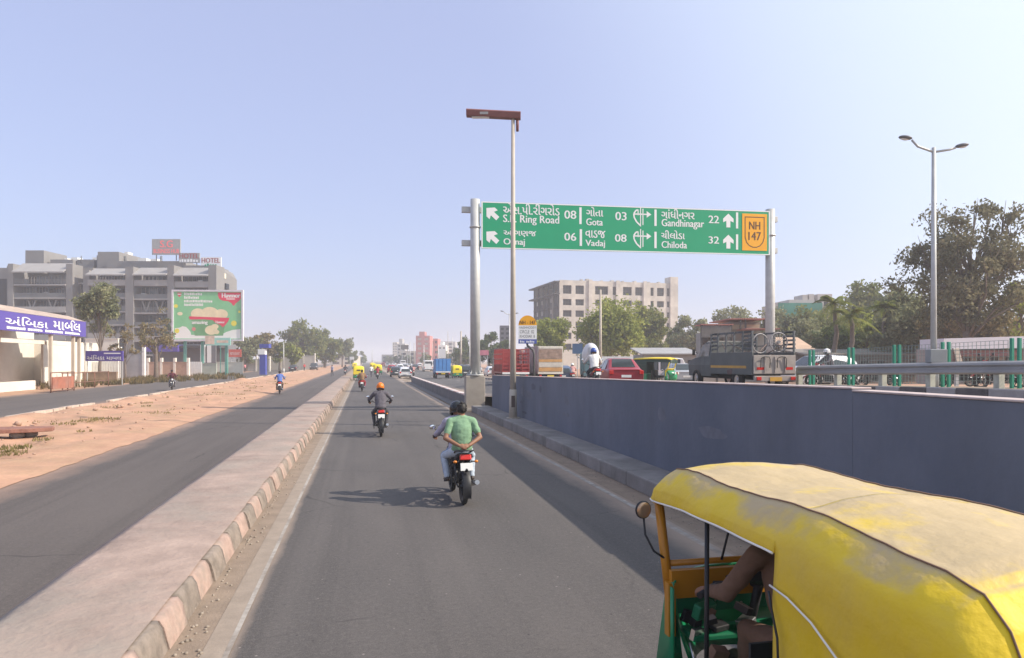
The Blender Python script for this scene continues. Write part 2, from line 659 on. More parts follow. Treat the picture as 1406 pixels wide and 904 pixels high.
tag(sb.build('sand_strip', sandm), kind='structure')

# dry grass tufts on the sand: uncountable
def grass_tufts(name, spots, hgt, m, blades=40):
    mb = MB()
    for (x, y, z, r) in spots:
        for _ in range(blades):
            a = random.uniform(0, 2 * PI)
            d = r * math.sqrt(random.random())
            px, py = x + d * math.cos(a), y + d * math.sin(a)
            h = hgt * random.uniform(0.4, 1.1)
            lean = Vector((random.uniform(-.5, .5), random.uniform(-.5, .5), 1)) * h
            wv = Vector((math.cos(a), math.sin(a), 0)) * 0.012 * (1 + y * 0.03)
            p = Vector((px, py, z))
            mb.add([p - wv, p + wv, p + lean * 0.6 + wv * 0.6, p + lean, p + lean * 0.6 - wv * 0.6], [(0, 1, 2, 3, 4)])
    return tag(mb.build(name, m, normals=False), kind='stuff')
grassm = leafmat('dry_grass', (0.16, 0.15, 0.05), (0.27, 0.22, 0.10), (0.40, 0.29, 0.16), 0.4)
sp = []
for px, py, r, n in ((22, 625, .35, 5), (8, 632, .3, 4), (140, 583, .5, 5), (120, 584, .4, 3), (90, 590, .3, 2), (60, 612, .25, 2)):
    for _ in range(n):
        q = gp(px + random.uniform(-9, 9), py + random.uniform(-3, 3))
        sp.append((q.x, q.y, 0.14, r))
for _ in range(46):
    sp.append((random.uniform(-13.6, -7.8), random.uniform(14, 80), 0.10, random.uniform(.2, .7)))
grass_tufts('grass', sp, 0.10, grassm, 26)

# rubble lying on the sand: uncountable small stones
rb = MB()
for _ in range(240):
    y = 12 + 70 * random.random() ** 1.6
    x = random.choice((random.uniform(-13.7, -11.5), random.uniform(-13.6, -7.0)))
    s = random.uniform(0.02, 0.10) * (1.5 if x < -11.5 else 0.8)
    rb.ell((x, y, 0.12 + s * .2), (s, s * random.uniform(.6, 1), s * random.uniform(.4, .7)), 0, 6, 4, Matrix.Rotation(random.uniform(0, 6), 3, 'Z'))
tag(rb.build('gravel', mat('rubble_stone', (0.38, 0.25, 0.18), 0.95, 0.25, 5, 0.4, 20)), kind='stuff')

# pebbles and grit in the gutters and on the road: uncountable
gv = MB()
for _ in range(900):
    y = 4.5 + 40 * random.random() ** 2
    x = random.choice((random.uniform(-1.6, -1.3), random.uniform(4.5, 4.9), random.uniform(4.55, 4.9), -1.5))
    s = random.uniform(0.006, 0.02)
    gv.ell((x, y, s * .5), (s, s * 1.2, s * .8), 0, 5, 3)
tag(gv.build('gravel', mat('grit', (0.30, 0.25, 0.2), 0.95, 0.3, 5)), kind='stuff')

# broken slab at the left edge
q = gp(20, 606)
t = thing('concrete_slab', 'broken reddish slab of old concrete tipped on the sand', 'rubble slab', (q.x, q.y, 0.16), 0.08)
mb = MB()
mb.prism([(-1.9, -.5), (-.6, -.62), (.5, -.45), (1.05, -.2), (.98, .2), (.2, .45), (-1.2, .5), (-1.9, .4)], 'z', 0.12, 0.24)
mb.build('slab', mat('slab_rust', (0.27, 0.13, 0.095), 0.95, 0.3, 4, 0.6, 15), t, bevel=0.02)
mb = MB()
for x, y in ((.1, -.1), (.35, .15), (-.9, .1), (-1.5, -.2)):
    mb.ell((x, y, 0.03), (.22, .18, .13), 0, 8, 5)
mb.build('rubble_base', conc, t)

# ------------------------------------------------------------------ median with painted kerb stones
mb = MB()
yy = -25.0
tops = []
while yy < 95:
    tops.append(yy)
    yy += 0.3 if yy < 30 else 1.2
secs = []
for y in tops:
    b = lambda k: 0.014 * mnoise.noise(Vector((k, y * 1.3, 0)))
    secs.append([(-3.0, y, 0.0), (-2.98 + b(3), y, .25 + b(1)), (-2.86, y, .275 + b(1)), (-2.55, y, .285 + b(2)), (-2.2, y, .285 + b(5)), (-1.95, y, .28 + b(9)), (-1.745, y, .277 + b(4) * .4), (-1.705 + 1.5 * b(6), y, .270 + b(4) * .4)])
mb.loft(secs, 0, False, False, True)
mb.quad((-3.0, 95, 0), (-1.8, 95, 0), (-1.8, 95, .27), (-3, 95, .27))
tag(mb.build('median', pavem), kind='structure')
mb = MB()
y, k = -25.0, 0
rk = random.Random(3)
while y < 95:
    Ln = 0.60
    for seg in range(4):
        pass
    g = 0.003
    jx, jz = rk.uniform(-.015, .015), rk.uniform(-.012, .012)
    ya, yb = y + g, y + Ln - g
    NS = 6 if y < 25 else 2
    ss = []
    for s in range(NS + 1):
        q = lerp(ya, yb, s / NS)
        e = 0.004 if s in (0, NS) else 0.0
        r = lambda a: 0.012 * mnoise.noise(Vector((a, q * 4.0, k)))
        ss.append([(-1.86, q, 0.0), (-1.86, q, .23), (-1.73, q, .255), (-1.665 + jx + r(2) - e, q, .252 + jz - e + r(3)), (-1.63 + jx + r(4) - e, q, .19 + r(5)), (-1.60 + jx + r(6) - e, q, .08), (-1.585 + jx, q, 0.0)])
    mb.loft([q_[2:] for q_ in ss], k % 2, False, False, True)
    mb.loft([q_[:3] for q_ in ss], 2, False, False, True)
    for q_ in (ss[0], ss[-1]):
        mb.add(q_, [tuple(range(7))], k % 2)
    y += Ln
    k += 1
tag(mb.build('kerb', [kerbl, kerbd, pavem]), kind='structure')

# far side kerb of the sand strip (pale, broken)
mb = MB()
y = -20.0
while y < 260:
    L = random.uniform(0.9, 1.1) * (1 if y < 80 else 4)
    if random.random() < 0.86:
        mb.box((-14.12 + random.uniform(-.03, .03), y + L / 2, 0.07), (0.2, L - 0.05, 0.16 + random.uniform(-.02, .03)))
    y += L
tag(mb.build('kerb', mat('far_kerb', (0.52, 0.42, 0.34), 0.9, 0.2, 3)), kind='structure')

# ------------------------------------------------------------------ ledge and walls on the right
mb = MB()
y, k = -25.0, 0
while y < 31.6:
    L = 1.5
    jx = 0.02 * mnoise.noise(Vector((y, 0, 4)))
    mb.box((5.30 + jx, y + L / 2, 0.14), (0.8, L - 0.02, 0.30), k % 2)
    y += L
    k += 1
tag(mb.build('ledge', [mat('ledge_concrete', (0.27, 0.25, 0.235), 0.9, 0.2, 2, 0.5, 20, col2=(0.18, 0.165, 0.15), c2amt=0.6), mat('ledge_concrete_worn', (0.22, 0.205, 0.19), 0.9, 0.25, 2, 0.5, 20)], bevel=0.03), kind='structure')

def wtop(y):
    return 2.07 - 0.0145 * (y - 6) if y > 6 else 2.07
t = thing('retaining_wall', 'long grey blue painted retaining wall holding up the main road', 'wall', (0, 0, 0))
mb = MB()
for ya, yb in ((-25, 7.2), (7.203, 14.998), (15.0, 22.998), (23.0, 30.9)):
    d = 0.03 if ya == -25 else 0.0
    za, zb = wtop(ya) - d, wtop(yb) - d
    x0, x1 = 5.68, 5.93
    mb.add([(x0, ya, 0), (x1, ya, 0), (x1, yb, 0), (x0, yb, 0), (x0, ya, za), (x1, ya, za), (x1, yb, zb), (x0, yb, zb)],
           [(0, 1, 5, 4), (1, 2, 6, 5), (2, 3, 7, 6), (3, 0, 4, 7), (4, 5, 6, 7), (0, 3, 2, 1)])
mb.build('wall_panel', wallm, t, bevel=0.003)
mb = MB()                                                           # patches of newer paint and scuffs on the wall face
rw = random.Random(21)
for _ in range(14):
    y, z = rw.uniform(7, 29), rw.uniform(.5, 1.5)
    a, b = rw.uniform(.15, .7), rw.uniform(.04, .22)
    pts = [(5.677, y + a * math.cos(q) * rw.uniform(.7, 1.1), z + b * math.sin(q) * rw.uniform(.7, 1.1)) for q in [2 * PI * i / 14 for i in range(14)]]
    mb.add(pts, [tuple(range(14))], 0 if rw.random() < .5 else 1)
mb.build('paint_patch', [mat('patch_pale', (.165, .175, .205), .9, .2, 3), mat('patch_dark', (.105, .115, .145), .9, .2, 3)], t)
mb = MB()
for ya, yb in ((-25, 7.2), (7.203, 30.9)):
    d = 0.03 if ya == -25 else 0.0
    za, zb = wtop(ya) - d, wtop(yb) - d
    mb.add([(5.665, ya, za + .003), (5.945, ya, za + .003), (5.945, yb, zb + .003), (5.665, yb, zb + .003), (5.665, ya, za + .026), (5.945, ya, za + .026), (5.945, yb, zb + .026), (5.665, yb, zb + .026)],
           [(0, 1, 5, 4), (1, 2, 6, 5), (2, 3, 7, 6), (3, 0, 4, 7), (4, 5, 6, 7), (0, 3, 2, 1)])
mb.build('coping', copem, t, bevel=0.008)

t = thing('low_wall', 'low dark concrete divider wall with pale painted top beyond the pier', 'wall', (0, 0, 0))
mb = MB()
mb.b2((5.02, 34.0, 0), (5.30, 76, .60))
mb.build('wall_panel', lowm, t, bevel=0.015)
mb = MB()
y, k = 34.0, 0
while y < 76:
    mb.b2((5.0, y, .602), (5.32, y + 1.38, .66), k % 2)
    y += 1.4
    k += 1
mb.build('coping', [kerbw, mat('coping_faded_red', (0.50, 0.36, 0.33), .85, .2, 4)], t)

# a strip of ledge in front of the low wall
sheet('ledge_strip', 4.5, 5.02, 33.2, 76, 0.05, lowm)

# main road on its ramp, right of the wall
sheet('main_road', 5.9, 14.05, -60, 900, 0.0, asphalt_mat('main_asphalt', (.09, .083, .078), (.12, .11, .102), ((6.2, 7.0), (14.0, 13.2)), cracks=False), 60, True)
sheet('opposite_road', 16.4, 27, -60, 900, -0.004, asph2, 60, True)
sheet('side_ground', 27, 130, -60, 400, -0.01, sandm, 60, True)
mb = MB()
y, k = -20.0, 0
while y < 110:
    L = 0.9
    z = prof_hi(y + L / 2)
    mb.box((14.2, y + L / 2, z - .06), (0.3, L - .02, 0.5), k % 2)
    y += L
    k += 1
tag(mb.build('main_kerb', [mat('kerb_grey_worn', (.36, .33, .31), .85, .2, 4), mat('kerb_dark_worn', (.11, .095, .09), .85, .3, 4, col2=(.25, .22, .2), c2amt=.6)], bevel=0.02), kind='structure')
sheet('main_median', 14.34, 16.4, -60, 110, 0.18, dustm, 60, True)
# edge lines at the foot of the main road
sheet('road_line', 6.2, 6.35, 34, 300, 0.006, linem, 30, True)
mb = MB()
for i in range(40):
    y = 36 + i * 7
    mb.quad((9.6, y, gz(9.7, y) + .012), (9.75, y, gz(9.7, y) + .012), (9.75, y + 3, gz(9.7, y + 3) + .012), (9.6, y + 3, gz(9.7, y + 3) + .012))
tag(mb.build('road_line', linem), kind='structure')

# ================================================================== PEOPLE
V = Vector
class Body:
    """limbs as tapered capsules and ellipsoids, fused by a voxel remesh into one skin; faces take the material of the nearest limb"""
    def __init__(s):
        s.mb = MB()
        s.pr = []

    def cap(s, a, b, ra, rb, m):
        a, b = V(a), V(b)
        s.mb.cyl(a, b, ra, rb, 12, 0, True)
        s.mb.ell(a, ra, 0, 12, 8)
        s.mb.ell(b, rb, 0, 12, 8)
        s.pr.append(('c', np.array(a), np.array(b), ra, rb, m))

    def ell(s, c, r, m, fr=None):
        rot = fr if fr is not None else Matrix.Identity(3)
        s.mb.ell(c, r, 0, 18, 12, rot)
        s.pr.append(('e', np.array(V(c)), np.array(rot), np.array(r), 0, m))

    def build(s, name, mats, voxel, smooth=8):
        o = s.mb.build('tmp', mats[0])
        md = o.modifiers.new('r', 'REMESH')
        md.mode = 'VOXEL'
        md.voxel_size = voxel
        md.use_smooth_shade = True
        sm = o.modifiers.new('s', 'SMOOTH')
        sm.iterations = smooth
        sm.factor = 0.5
        dg = bpy.context.evaluated_depsgraph_get()
        me = bpy.data.meshes.new_from_object(o.evaluated_get(dg))
        old = o.data
        C.objects.unlink(o)
        bpy.data.objects.remove(o)
        bpy.data.meshes.remove(old)
        n = len(me.polygons)
        cen = np.empty(n * 3)
        me.polygons.foreach_get('center', cen)
        P = cen.reshape(-1, 3)
        best = np.full(n, 1e9)
        idx = np.zeros(n, int)
        for p in s.pr:
            if p[0] == 'c':
                _, a, b, ra, rb, m = p
                d = b - a
                u = np.clip(((P - a) @ d) / max(1e-9, d @ d), 0, 1)
                ds = np.linalg.norm(P - a - u[:, None] * d, axis=1) - (ra + (rb - ra) * u)
            else:
                _, c, rot, r, _, m = p
                q = ((P - c) @ rot) / r
                ln = np.linalg.norm(q, axis=1)
                ds = (ln - 1) * r.min()
            k = ds < best
            best[k] = ds[k]
            idx[k] = m
        me.materials.clear()
        for m in mats:
            me.materials.append(m)
        me.polygons.foreach_set('material_index', idx)
        me.polygons.foreach_set('use_smooth', [True] * n)
        # cloth folds: push shirt and trouser vertices in and out along their normals
        nv = len(me.vertices)
        co = np.empty(nv * 3)
        me.vertices.foreach_get('co', co)
        co = co.reshape(-1, 3)
        no = np.empty(nv * 3)
        me.vertices.foreach_get('normal', no)
        no = no.reshape(-1, 3)
        clothv = np.zeros(nv, bool)
        for pl_, mi in zip(me.polygons, idx):
            if mi < 2:
                clothv[list(pl_.vertices)] = True
        ph = random.random() * 50
        for i in np.nonzero(clothv)[0]:
            x, y_, z_ = co[i]
            d = .006 * (1 - abs(mnoise.noise(V((x * 5 + z_ * 4 + ph, y_ * 5, z_ * 9 - x * 6)))) * 2.6) + .002 * mnoise.noise(V((x * 16 + z_ * 10, y_ * 16, z_ * 26 + ph)))
            co[i] += no[i] * d
        me.vertices.foreach_set('co', co.ravel())
        me.update()
        me.name = name
        o = bpy.data.objects.new(name, me)
        C.objects.link(o)
        return o

def frame(side, up):
    side = V(side).normalized()
    f = V(up).cross(side).normalized()
    u = side.cross(f).normalized()
    return Matrix((side, f, u)).transposed(), f

def person(J, cols, label, loc, rz=0, group=None, voxel=0.016, sleeve='short', head='hair', hair_col=None, helmet=None, hands='fist', long_hair=False, scale=1.0):
    """J: joints in local space, x right, y forward. cols: shirt, trousers (materials)"""
    shirt, trous = cols
    B = Body()
    SH, TR, SK, SO, DK = 0, 1, 2, 3, 4
    side = (V(J['sR']) - V(J['sL'])).normalized()
    pel, che, nek, hd = V(J['pel']), V(J['che']), V(J['nek']), V(J['hd'])
    fr1, f1 = frame(side, che - pel)
    fr2, f2 = frame(side, nek - che)
    B.ell(pel, (.165, .125, .13), TR, fr1)
    B.ell(lerp(pel, che, .45), (.172, .132, .24), SH, fr1)
    B.ell(pel + (che - pel) * .10, (.178, .136, .12), SH, fr1)
    B.ell(lerp(pel, che, .8), (.185, .132, .22), SH, fr2)
    B.ell(che, (.186, .126, .20), SH, fr2)
    B.ell(lerp(che, nek, .5), (.178, .105, .12), SH, fr2)
    B.cap(J['sL'], J['sR'], .066, .066, SH)
    for s_ in ('sL', 'sR'):
        B.cap(lerp(che, nek, .9), lerp(nek, V(J[s_]), .75), .075, .062, SH)
    fw = V(J.get('face', (0, 1, 0))).normalized()
    hup = (hd - nek).normalized()
    hs = fw.cross(hup).normalized()
    hf, _ = frame(hs, hup)
    B.cap(nek - hup * .02, hd - hup * .05, .058, .054, SK)
    B.ell(hd + hup * .01, (.077, .097, .118), SK, hf)
    B.ell(hd - hup * .055 + fw * .02, (.058, .070, .065), SK, hf)
    B.ell(hd + fw * .098 - hup * .012, (.014, .018, .026), SK, hf)
    B.ell(hd + fw * .088 - hup * .058, (.026, .010, .008), SK, hf)
    for k in (-1, 1):
        B.ell(hd + hs * .076 * k - hup * .005 - fw * .01, (.010, .020, .032), SK, hf)
        B.ell(hd + hs * .032 * k + fw * .084 + hup * .012, (.016, .010, .009), DK, hf)
    for a in 'LR':
        k = -1 if a == 'L' else 1
        s0, e0, w0 = V(J['s' + a]), V(J['e' + a]), V(J['w' + a])
        if sleeve == 'short':
            B.cap(s0, lerp(s0, e0, .62), .066, .060, SH)
            B.cap(lerp(s0, e0, .55), e0, .046, .041, SK)
            B.cap(e0, w0, .043, .029, SK)
        else:
            B.cap(s0, e0, .064, .052, SH)
            B.cap(e0, lerp(e0, w0, .93), .052, .038, SH)
            B.cap(lerp(e0, w0, .85), w0, .029, .028, SK)
        # hand
        hdir = V(J.get('h' + a, w0 + (w0 - e0).normalized() * .1)) - w0
        hdir.normalize()
        pn = V(J.get('pn' + a, (0, 0, -1)))
        acr = hdir.cross(pn).normalized()
        pn = acr.cross(hdir).normalized()
        pc = w0 + hdir * .05
        pf, _ = frame(acr, hdir)
        B.ell(pc, (.042, .020, .052), SK, pf)
        if voxel < .02:
            for i in range(4):
                L = (.072, .082, .076, .06)[i]
                b0 = w0 + hdir * .085 + acr * (i - 1.5) * .021
                k1 = b0 + hdir * L * .45 + pn * L * .25
                k2 = k1 + hdir * L * .05 + pn * L * .42
                k3 = k2 - hdir * L * .25 + pn * L * .1
                B.cap(b0, k1, .0105, .0098, SK)
                B.cap(k1, k2, .0098, .009, SK)
                B.cap(k2, k3, .009, .008, SK)
            tb = w0 + hdir * .03 - acr * k * .036
            B.cap(tb, tb + hdir * .035 - acr * k * .018 + pn * .02, .0125, .011, SK)
            B.cap(tb + hdir * .035 - acr * k * .018 + pn * .02, tb + hdir * .06 - acr * k * .004 + pn * .04, .011, .009, SK)
        # leg
        h0, k0, a0, t0 = V(J['h_' + a]), V(J['k' + a]), V(J['a' + a]), V(J['t' + a])
        B.cap(h0, k0, .090, .062, TR)
        B.cap(k0, lerp(k0, a0, .96), .064, .047, TR)
        B.cap(a0, a0 + V((0, 0, -.035)), .040, .042, SO)
        B.cap(a0 + V((0, 0, -.045)) - (t0 - a0) * .15, t0, .040, .032, SO)
    o = B.build('person', [shirt, trous, skin, shoe, hairm], voxel)
    tag(o, label, 'person', group)
    o.location = loc
    o.rotation_euler = (0, 0, rz)
    if scale != 1:
        o.scale = (scale,) * 3
    R3 = hf
    if helmet:
        mb = MB()
        mb.ell(hd + hup * .03 - fw * .012, (.125, .148, .142), 0, 22, 14, R3, -.62, 1.0)
        mb.tube([hd + R3 @ V((.115 * math.cos(a), .135 * math.sin(a) - .01, -.055)) for a in [2 * PI * i / 20 for i in range(20)]], .012, 6, 1, True)
        h = mb.build('helmet', [helmet, black], o)
        mb = MB()
        secs = []
        for j in range(5):
            z = lerp(-.05, .045, j / 4)
            secs.append([hd + R3 @ V((.128 * math.sin(a) * math.sqrt(1 - (z / .2) ** 2), -.005 + .150 * math.cos(a) * math.sqrt(1 - (z / .2) ** 2), z)) for a in [lerp(-1.15, 1.15, i / 10) for i in range(11)]])
        mb.loft(secs, 0, False, False)
        mb.build('visor', glassd, h)
    elif head == 'hair':
        mb = MB()
        R4 = R3 @ Matrix.Rotation(R(24), 3, 'X')
        rr = random.Random(5)
        mb.ell(hd + hup * .018 - fw * .014, (.086, .104, .122), 0, 22, 14, R4, -.42, 1.0)
        for i in range(26):
            a, b = rr.uniform(0, 2 * PI), rr.uniform(-.2, 1.0)
            p = V((.082 * math.cos(a) * math.sqrt(1 - b * b * .98), .10 * math.sin(a) * math.sqrt(1 - b * b * .98) , .118 * b))
            mb.ell(hd + hup * .018 - fw * .014 + R4 @ p, (.022, .022, .016), 0, 6, 4)
        if long_hair:
            mb.cyl(hd - fw * .08, hd - fw * .13 - hup * .3, .05, .025, 8)
        mb.build('hair', hair_col or hairm, o)
    return o

def rider_pose(dz=0.0, dy=0.0, wide=0.0):
    q = lambda x, y, z: (x, y + dy, z + dz)
    J = {'pel': q(0, -.10, .86), 'che': q(0, .03, 1.19), 'nek': q(0, .10, 1.39), 'hd': q(0, .14, 1.515)}
    for a, k in (('L', -1), ('R', 1)):
        J['s' + a] = q(.185 * k, .06, 1.335)
        J['e' + a] = q((.31 + wide) * k, .24, 1.12)
        J['w' + a] = (.335 * k, .475, 1.045)
        J['h' + a] = (.32 * k, .56, 1.02)
        J['h_' + a] = q(.10 * k, -.06, .83)
        J['k' + a] = q((.20 + wide * .5) * k, .34, .70)
        J['a' + a] = (.185 * k, .06, .36)
        J['t' + a] = (.195 * k, .22, .305)
    return J

def pillion_pose(hands_back=False):
    J = {'pel': (0, -.44, .89), 'che': (0, -.43, 1.22), 'nek': (0, -.39, 1.425), 'hd': (.005, -.355, 1.555)}
    for a, k in (('L', -1), ('R', 1)):
        J['s' + a] = (.19 * k, -.41, 1.365)
        if hands_back:
            J['e' + a] = (.295 * k, -.53, 1.10)
            J['w' + a] = (.085 * k, -.665, .985)
            J['h' + a] = (-.01 * k, -.70, .965)
            J['pn' + a] = (0, 1, -.6)
        else:
            J['e' + a] = (.27 * k, -.30, 1.09)
            J['w' + a] = (.20 * k, -.08, .98)
            J['h' + a] = (.17 * k, .02, .95)
        J['h_' + a] = (.11 * k, -.40, .86)
        J['k' + a] = (.24 * k, -.03, .74)
        J['a' + a] = (.215 * k, -.20, .40)
        J['t' + a] = (.23 * k, -.04, .345)
    return J

def stand_pose(stride=0.0, look=(0, 1, 0)):
    J = {'pel': (0, 0, .93), 'che': (0, .01, 1.26), 'nek': (0, .02, 1.47), 'hd': (0, .04, 1.60), 'face': look}
    for a, k in (('L', -1), ('R', 1)):
        s = stride * k
        J['s' + a] = (.185 * k, .01, 1.41)
        J['e' + a] = (.25 * k, -.03 - s * .45, 1.14)
        J['w' + a] = (.25 * k, .06 - s * .8, .90)
        J['h' + a] = (.25 * k, .09 - s * .9, .80)
        J['pn' + a] = (-k, 0, 0)
        J['h_' + a] = (.095 * k, 0, .90)
        J['k' + a] = (.10 * k, .05 + s * .35, .50)
        J['a' + a] = (.10 * k, s * .55, .10 + (0.05 if s < 0 else 0))
        J['t' + a] = (.11 * k, .17 + s * .55, .04)
    return J

cloth = lambda n, c, **k: mat(n, c, 0.9, 0.14, 9, 0.5, 14, **k)
jeans = cloth('blue_denim', (0.17, 0.24, 0.37), col2=(0.26, 0.33, 0.45), c2scale=5)
jeans_pale = cloth('pale_denim', (0.42, 0.48, 0.55))
greenshirt = cloth('sage_green_cotton', (0.20, 0.33, 0.20))
lavshirt = cloth('lavender_cotton', (0.38, 0.36, 0.45))
greyjacket = cloth('grey_jacket_cloth', (0.105, 0.095, 0.11))
darktrous = cloth('dark_trouser_cloth', (0.05, 0.048, 0.055))
blueshirt = cloth('blue_shirt_cloth', (0.10, 0.16, 0.42))
maroonshirt = cloth('maroon_shirt_cloth', (0.30, 0.03, 0.06))
whiteshirt = cloth('white_shirt_cloth', (0.72, 0.70, 0.66))
khaki = cloth('khaki_cloth', (0.19, 0.11, 0.07))
olive = cloth('brown_check_cloth', (0.28, 0.17, 0.09))
redtop = cloth('red_top_cloth', (0.45, 0.06, 0.06))
helmblack = paint('helmet_black', (0.015, 0.018, 0.02), rough=.25)
helmorange = paint('helmet_orange', (0.75, 0.19, 0.015), rough=.3)
helmblue = paint('helmet_blue', (0.04, 0.09, 0.33), rough=.3)
helmwhite = paint('helmet_white', (0.78, 0.78, 0.76), rough=.3)
helmred = paint('helmet_red', (0.42, 0.05, 0.04), rough=.3)

# ================================================================== MOTORCYCLE
def motorcycle(label, loc, rz, body, group=None, plate_col=None, detail=True, shine=0.0, guard=True):
    t = thing('motorcycle', label, 'motorcycle', loc, rz, group)
    pm = plate_col or white
    for nm, y, r in (('rear_wheel', -.63, .30), ('front_wheel', .63, .30)):
        mb = MB()
        mb.torus((0, y, r), (1, 0, 0), r - .043, .043, 30, 10)
        wl = mb.build('wheel', rubber, t)
        mb = MB()
        mb.torus((0, y, r), (1, 0, 0), r - .085, .016, 28, 6)
        mb.cyl((-.06, y, r), (.06, y, r), .035, .035, 12)
        for i in range(5):
            a = 2 * PI * i / 5 + .3
            mb.cyl((0, y, r), (0, y + (r - .08) * math.cos(a), r + (r - .08) * math.sin(a)), .017, .013, 6)
        mb.cyl((.045, y, r), (.055, y, r), .10, .10, 18)
        mb.build('rim', black, wl)
    mb = MB()                                                       # engine and frame
    mb.box((0, .05, .40), (.22, .30, .24))
    for i in range(6):
        mb.box((0, .13, .50 + i * .022), (.19, .17, .010))
    mb.cyl((-.14, .02, .36), (.14, .02, .36), .09, .09, 16)
    mb.tube([(0, .38, .86), (0, .30, .60), (0, .24, .36), (0, -.1, .27), (0, -.34, .36)], .022, 8)
    mb.tube([(0, .36, .84), (0, .05, .74), (0, -.30, .68), (0, -.62, .74)], .022, 8)
    for k in (-1, 1):
        mb.tube([(.09 * k, -.20, .38), (.09 * k, -.63, .30)], .02, 8)
        mb.tube([(.10 * k, -.30, .72), (.10 * k, -.58, .36)], [.03, .022], 10)
        mb.tube([(.04 * k, .05, .29), (.24 * k, .05, .29)], .014, 6)
        mb.tube([(.08 * k, -.22, .38), (.25 * k, -.24, .36)], .013, 6)
    mb.build('engine', mat('engine_metal', (.06, .06, .062), .45, metal=.6) if 'engine_metal' not in bpy.data.materials else bpy.data.materials['engine_metal'], t)
    mb = MB()
    mb.tube([(.10, .18, .42), (.12, .24, .26), (.14, .0, .23), (.17, -.35, .29), (.18, -.50, .33)], [.02, .02, .022, .045, .048], 10)
    mb.tube([(.18, -.50, .33), (.185, -.86, .40)], [.050, .040], 12)
    mb.build('exhaust', steel, t)
    mb = MB()                                                       # tank
    secs = []
    for y, wx, zt, zb in ((-.02, .10, .80, .70), (.06, .15, .88, .70), (.20, .175, .93, .70), (.32, .16, .93, .72), (.40, .09, .88, .76)):
        secs.append([(wx * math.cos(a) * (1 if math.sin(a) < 0 else .96), y, lerp(zb, zt, (math.sin(a) + 1) / 2)) for a in [2 * PI * i / 16 for i in range(16)]])
    mb.loft(secs)
    mb.build('fuel_tank', body, t)
    mb = MB()                                                       # side and tail fairing
    for k in (-1, 1):
        mb.loft([[(.10 * k, y, z0), (.135 * k, y, (z0 + z1) / 2), (.11 * k, y, z1), (.08 * k, y, (z0 + z1) / 2)] for y, z0, z1 in ((-.02, .56, .74), (-.22, .54, .76), (-.46, .66, .80), (-.74, .76, .86))])
    mb.box((0, -.74, .81), (.19, .12, .07))
    mb.build('tail_fairing', body, t)
    mb = MB()                                                       # seat
    secs = []
    for y, wx, z in ((.0, .09, .785), (-.12, .13, .775), (-.30, .135, .79), (-.40, .125, .83), (-.62, .11, .86), (-.74, .08, .87)):
        secs.append([(wx * math.cos(a), y, z - .045 + (.05 if math.sin(a) > 0 else .05) * math.sin(a)) for a in [2 * PI * i / 14 for i in range(14)]])
    mb.loft(secs)
    mb.build('seat', black, t)
    mb = MB()                                                       # rear mudguard
    secs = []
    for i in range(8):
        a = lerp(R(120), R(205), i / 7)
        y, z = -.63 + .345 * math.cos(a), .30 + .345 * math.sin(a)
        secs.append([(-.07, y, z - .02), (-.06, y, z), (.06, y, z), (.07, y, z - .02)])
    mb.loft(secs, 0, False, False)
    mb.tube([(0, -.76, .76), (0, -.92, .60)], .03, 6)
    mb.build('rear_mudguard', black, t)
    mb = MB()
    secs = []
    for i in range(9):
        a = lerp(R(20), R(150), i / 8)
        y, z = .63 + .335 * math.cos(a), .30 + .335 * math.sin(a)
        secs.append([(-.06, y, z - .03), (-.05, y, z), (.05, y, z), (.06, y, z - .03)])
    mb.loft(secs, 0, False, False)
    mb.build('front_mudguard', body, t)
    mb = MB()
    mb.loft([[(-.10, -.80, .76), (.10, -.80, .76), (.10, -.78, .85), (-.10, -.78, .85)], [(-.095, -.86, .775), (.095, -.86, .775), (.085, -.83, .855), (-.085, -.83, .855)]], 0, True, True, False)
    mb.build('tail_lamp', redlamp, t, bevel=.012)
    mb = MB()
    mb.box((0, -.905, .665), (.20, .012, .125), 0, (R(-14), 0, 0))
    mb.build('number_plate', pm, t, bevel=.004)
    mb = MB()                                                       # grab rail
    mb.tube([(-.13, -.46, .84), (-.15, -.66, .90), (-.12, -.84, .92), (0, -.88, .925), (.12, -.84, .92), (.15, -.66, .90), (.13, -.46, .84)], .014, 8)
    mb.build('grab_rail', black, t)
    for k in (-1, 1):
        mb = MB()
        mb.cyl((.09 * k, -.80, .74), (.15 * k, -.81, .74), .012, .012, 6)
        mb.ell((.175 * k, -.82, .74), (.035, .026, .024), 1, 10, 6)
        mb.build('turn_signal', [black, mat('amber_lens', (.6, .2, .03), .25) if 'amber_lens' not in bpy.data.materials else bpy.data.materials['amber_lens']], t)
    if guard:                                                       # saree guard on the left
        mb = MB()
        mb.tube([(-.14, -.34, .66), (-.22, -.45, .62), (-.225, -.74, .54), (-.225, -.84, .36), (-.22, -.72, .28), (-.22, -.48, .32), (-.15, -.36, .40)], .011, 6)
        mb.tube([(-.22, -.60, .585), (-.22, -.60, .30)], .008, 6)
        mb.build('side_guard', black, t)
    mb = MB()                                                       # fork and handlebar
    for k in (-1, 1):
        mb.tube([(.075 * k, .42, .93), (.075 * k, .63, .30)], [.022, .026], 8)
    mb.build('fork', steel, t)
    mb = MB()
    mb.tube([(-.37, .42, 1.03), (-.24, .46, 1.05), (-.10, .44, .99), (.10, .44, .99), (.24, .46, 1.05), (.37, .42, 1.03)], .012, 8)
    for k in (-1, 1):
        mb.tube([(.25 * k, .46, 1.05), (.38 * k, .415, 1.03)], .018, 8)
        mb.tube([(.24 * k, .50, 1.05), (.38 * k, .52, 1.04)], .006, 5)
    mb.build('handlebar', black, t)
    mb = MB()
    mb.ell((0, .52, .88), (.10, .09, .11), 0, 16, 10)
    mb.box((0, .46, .97), (.16, .10, .06))
    hl = mb.build('headlamp', body, t)
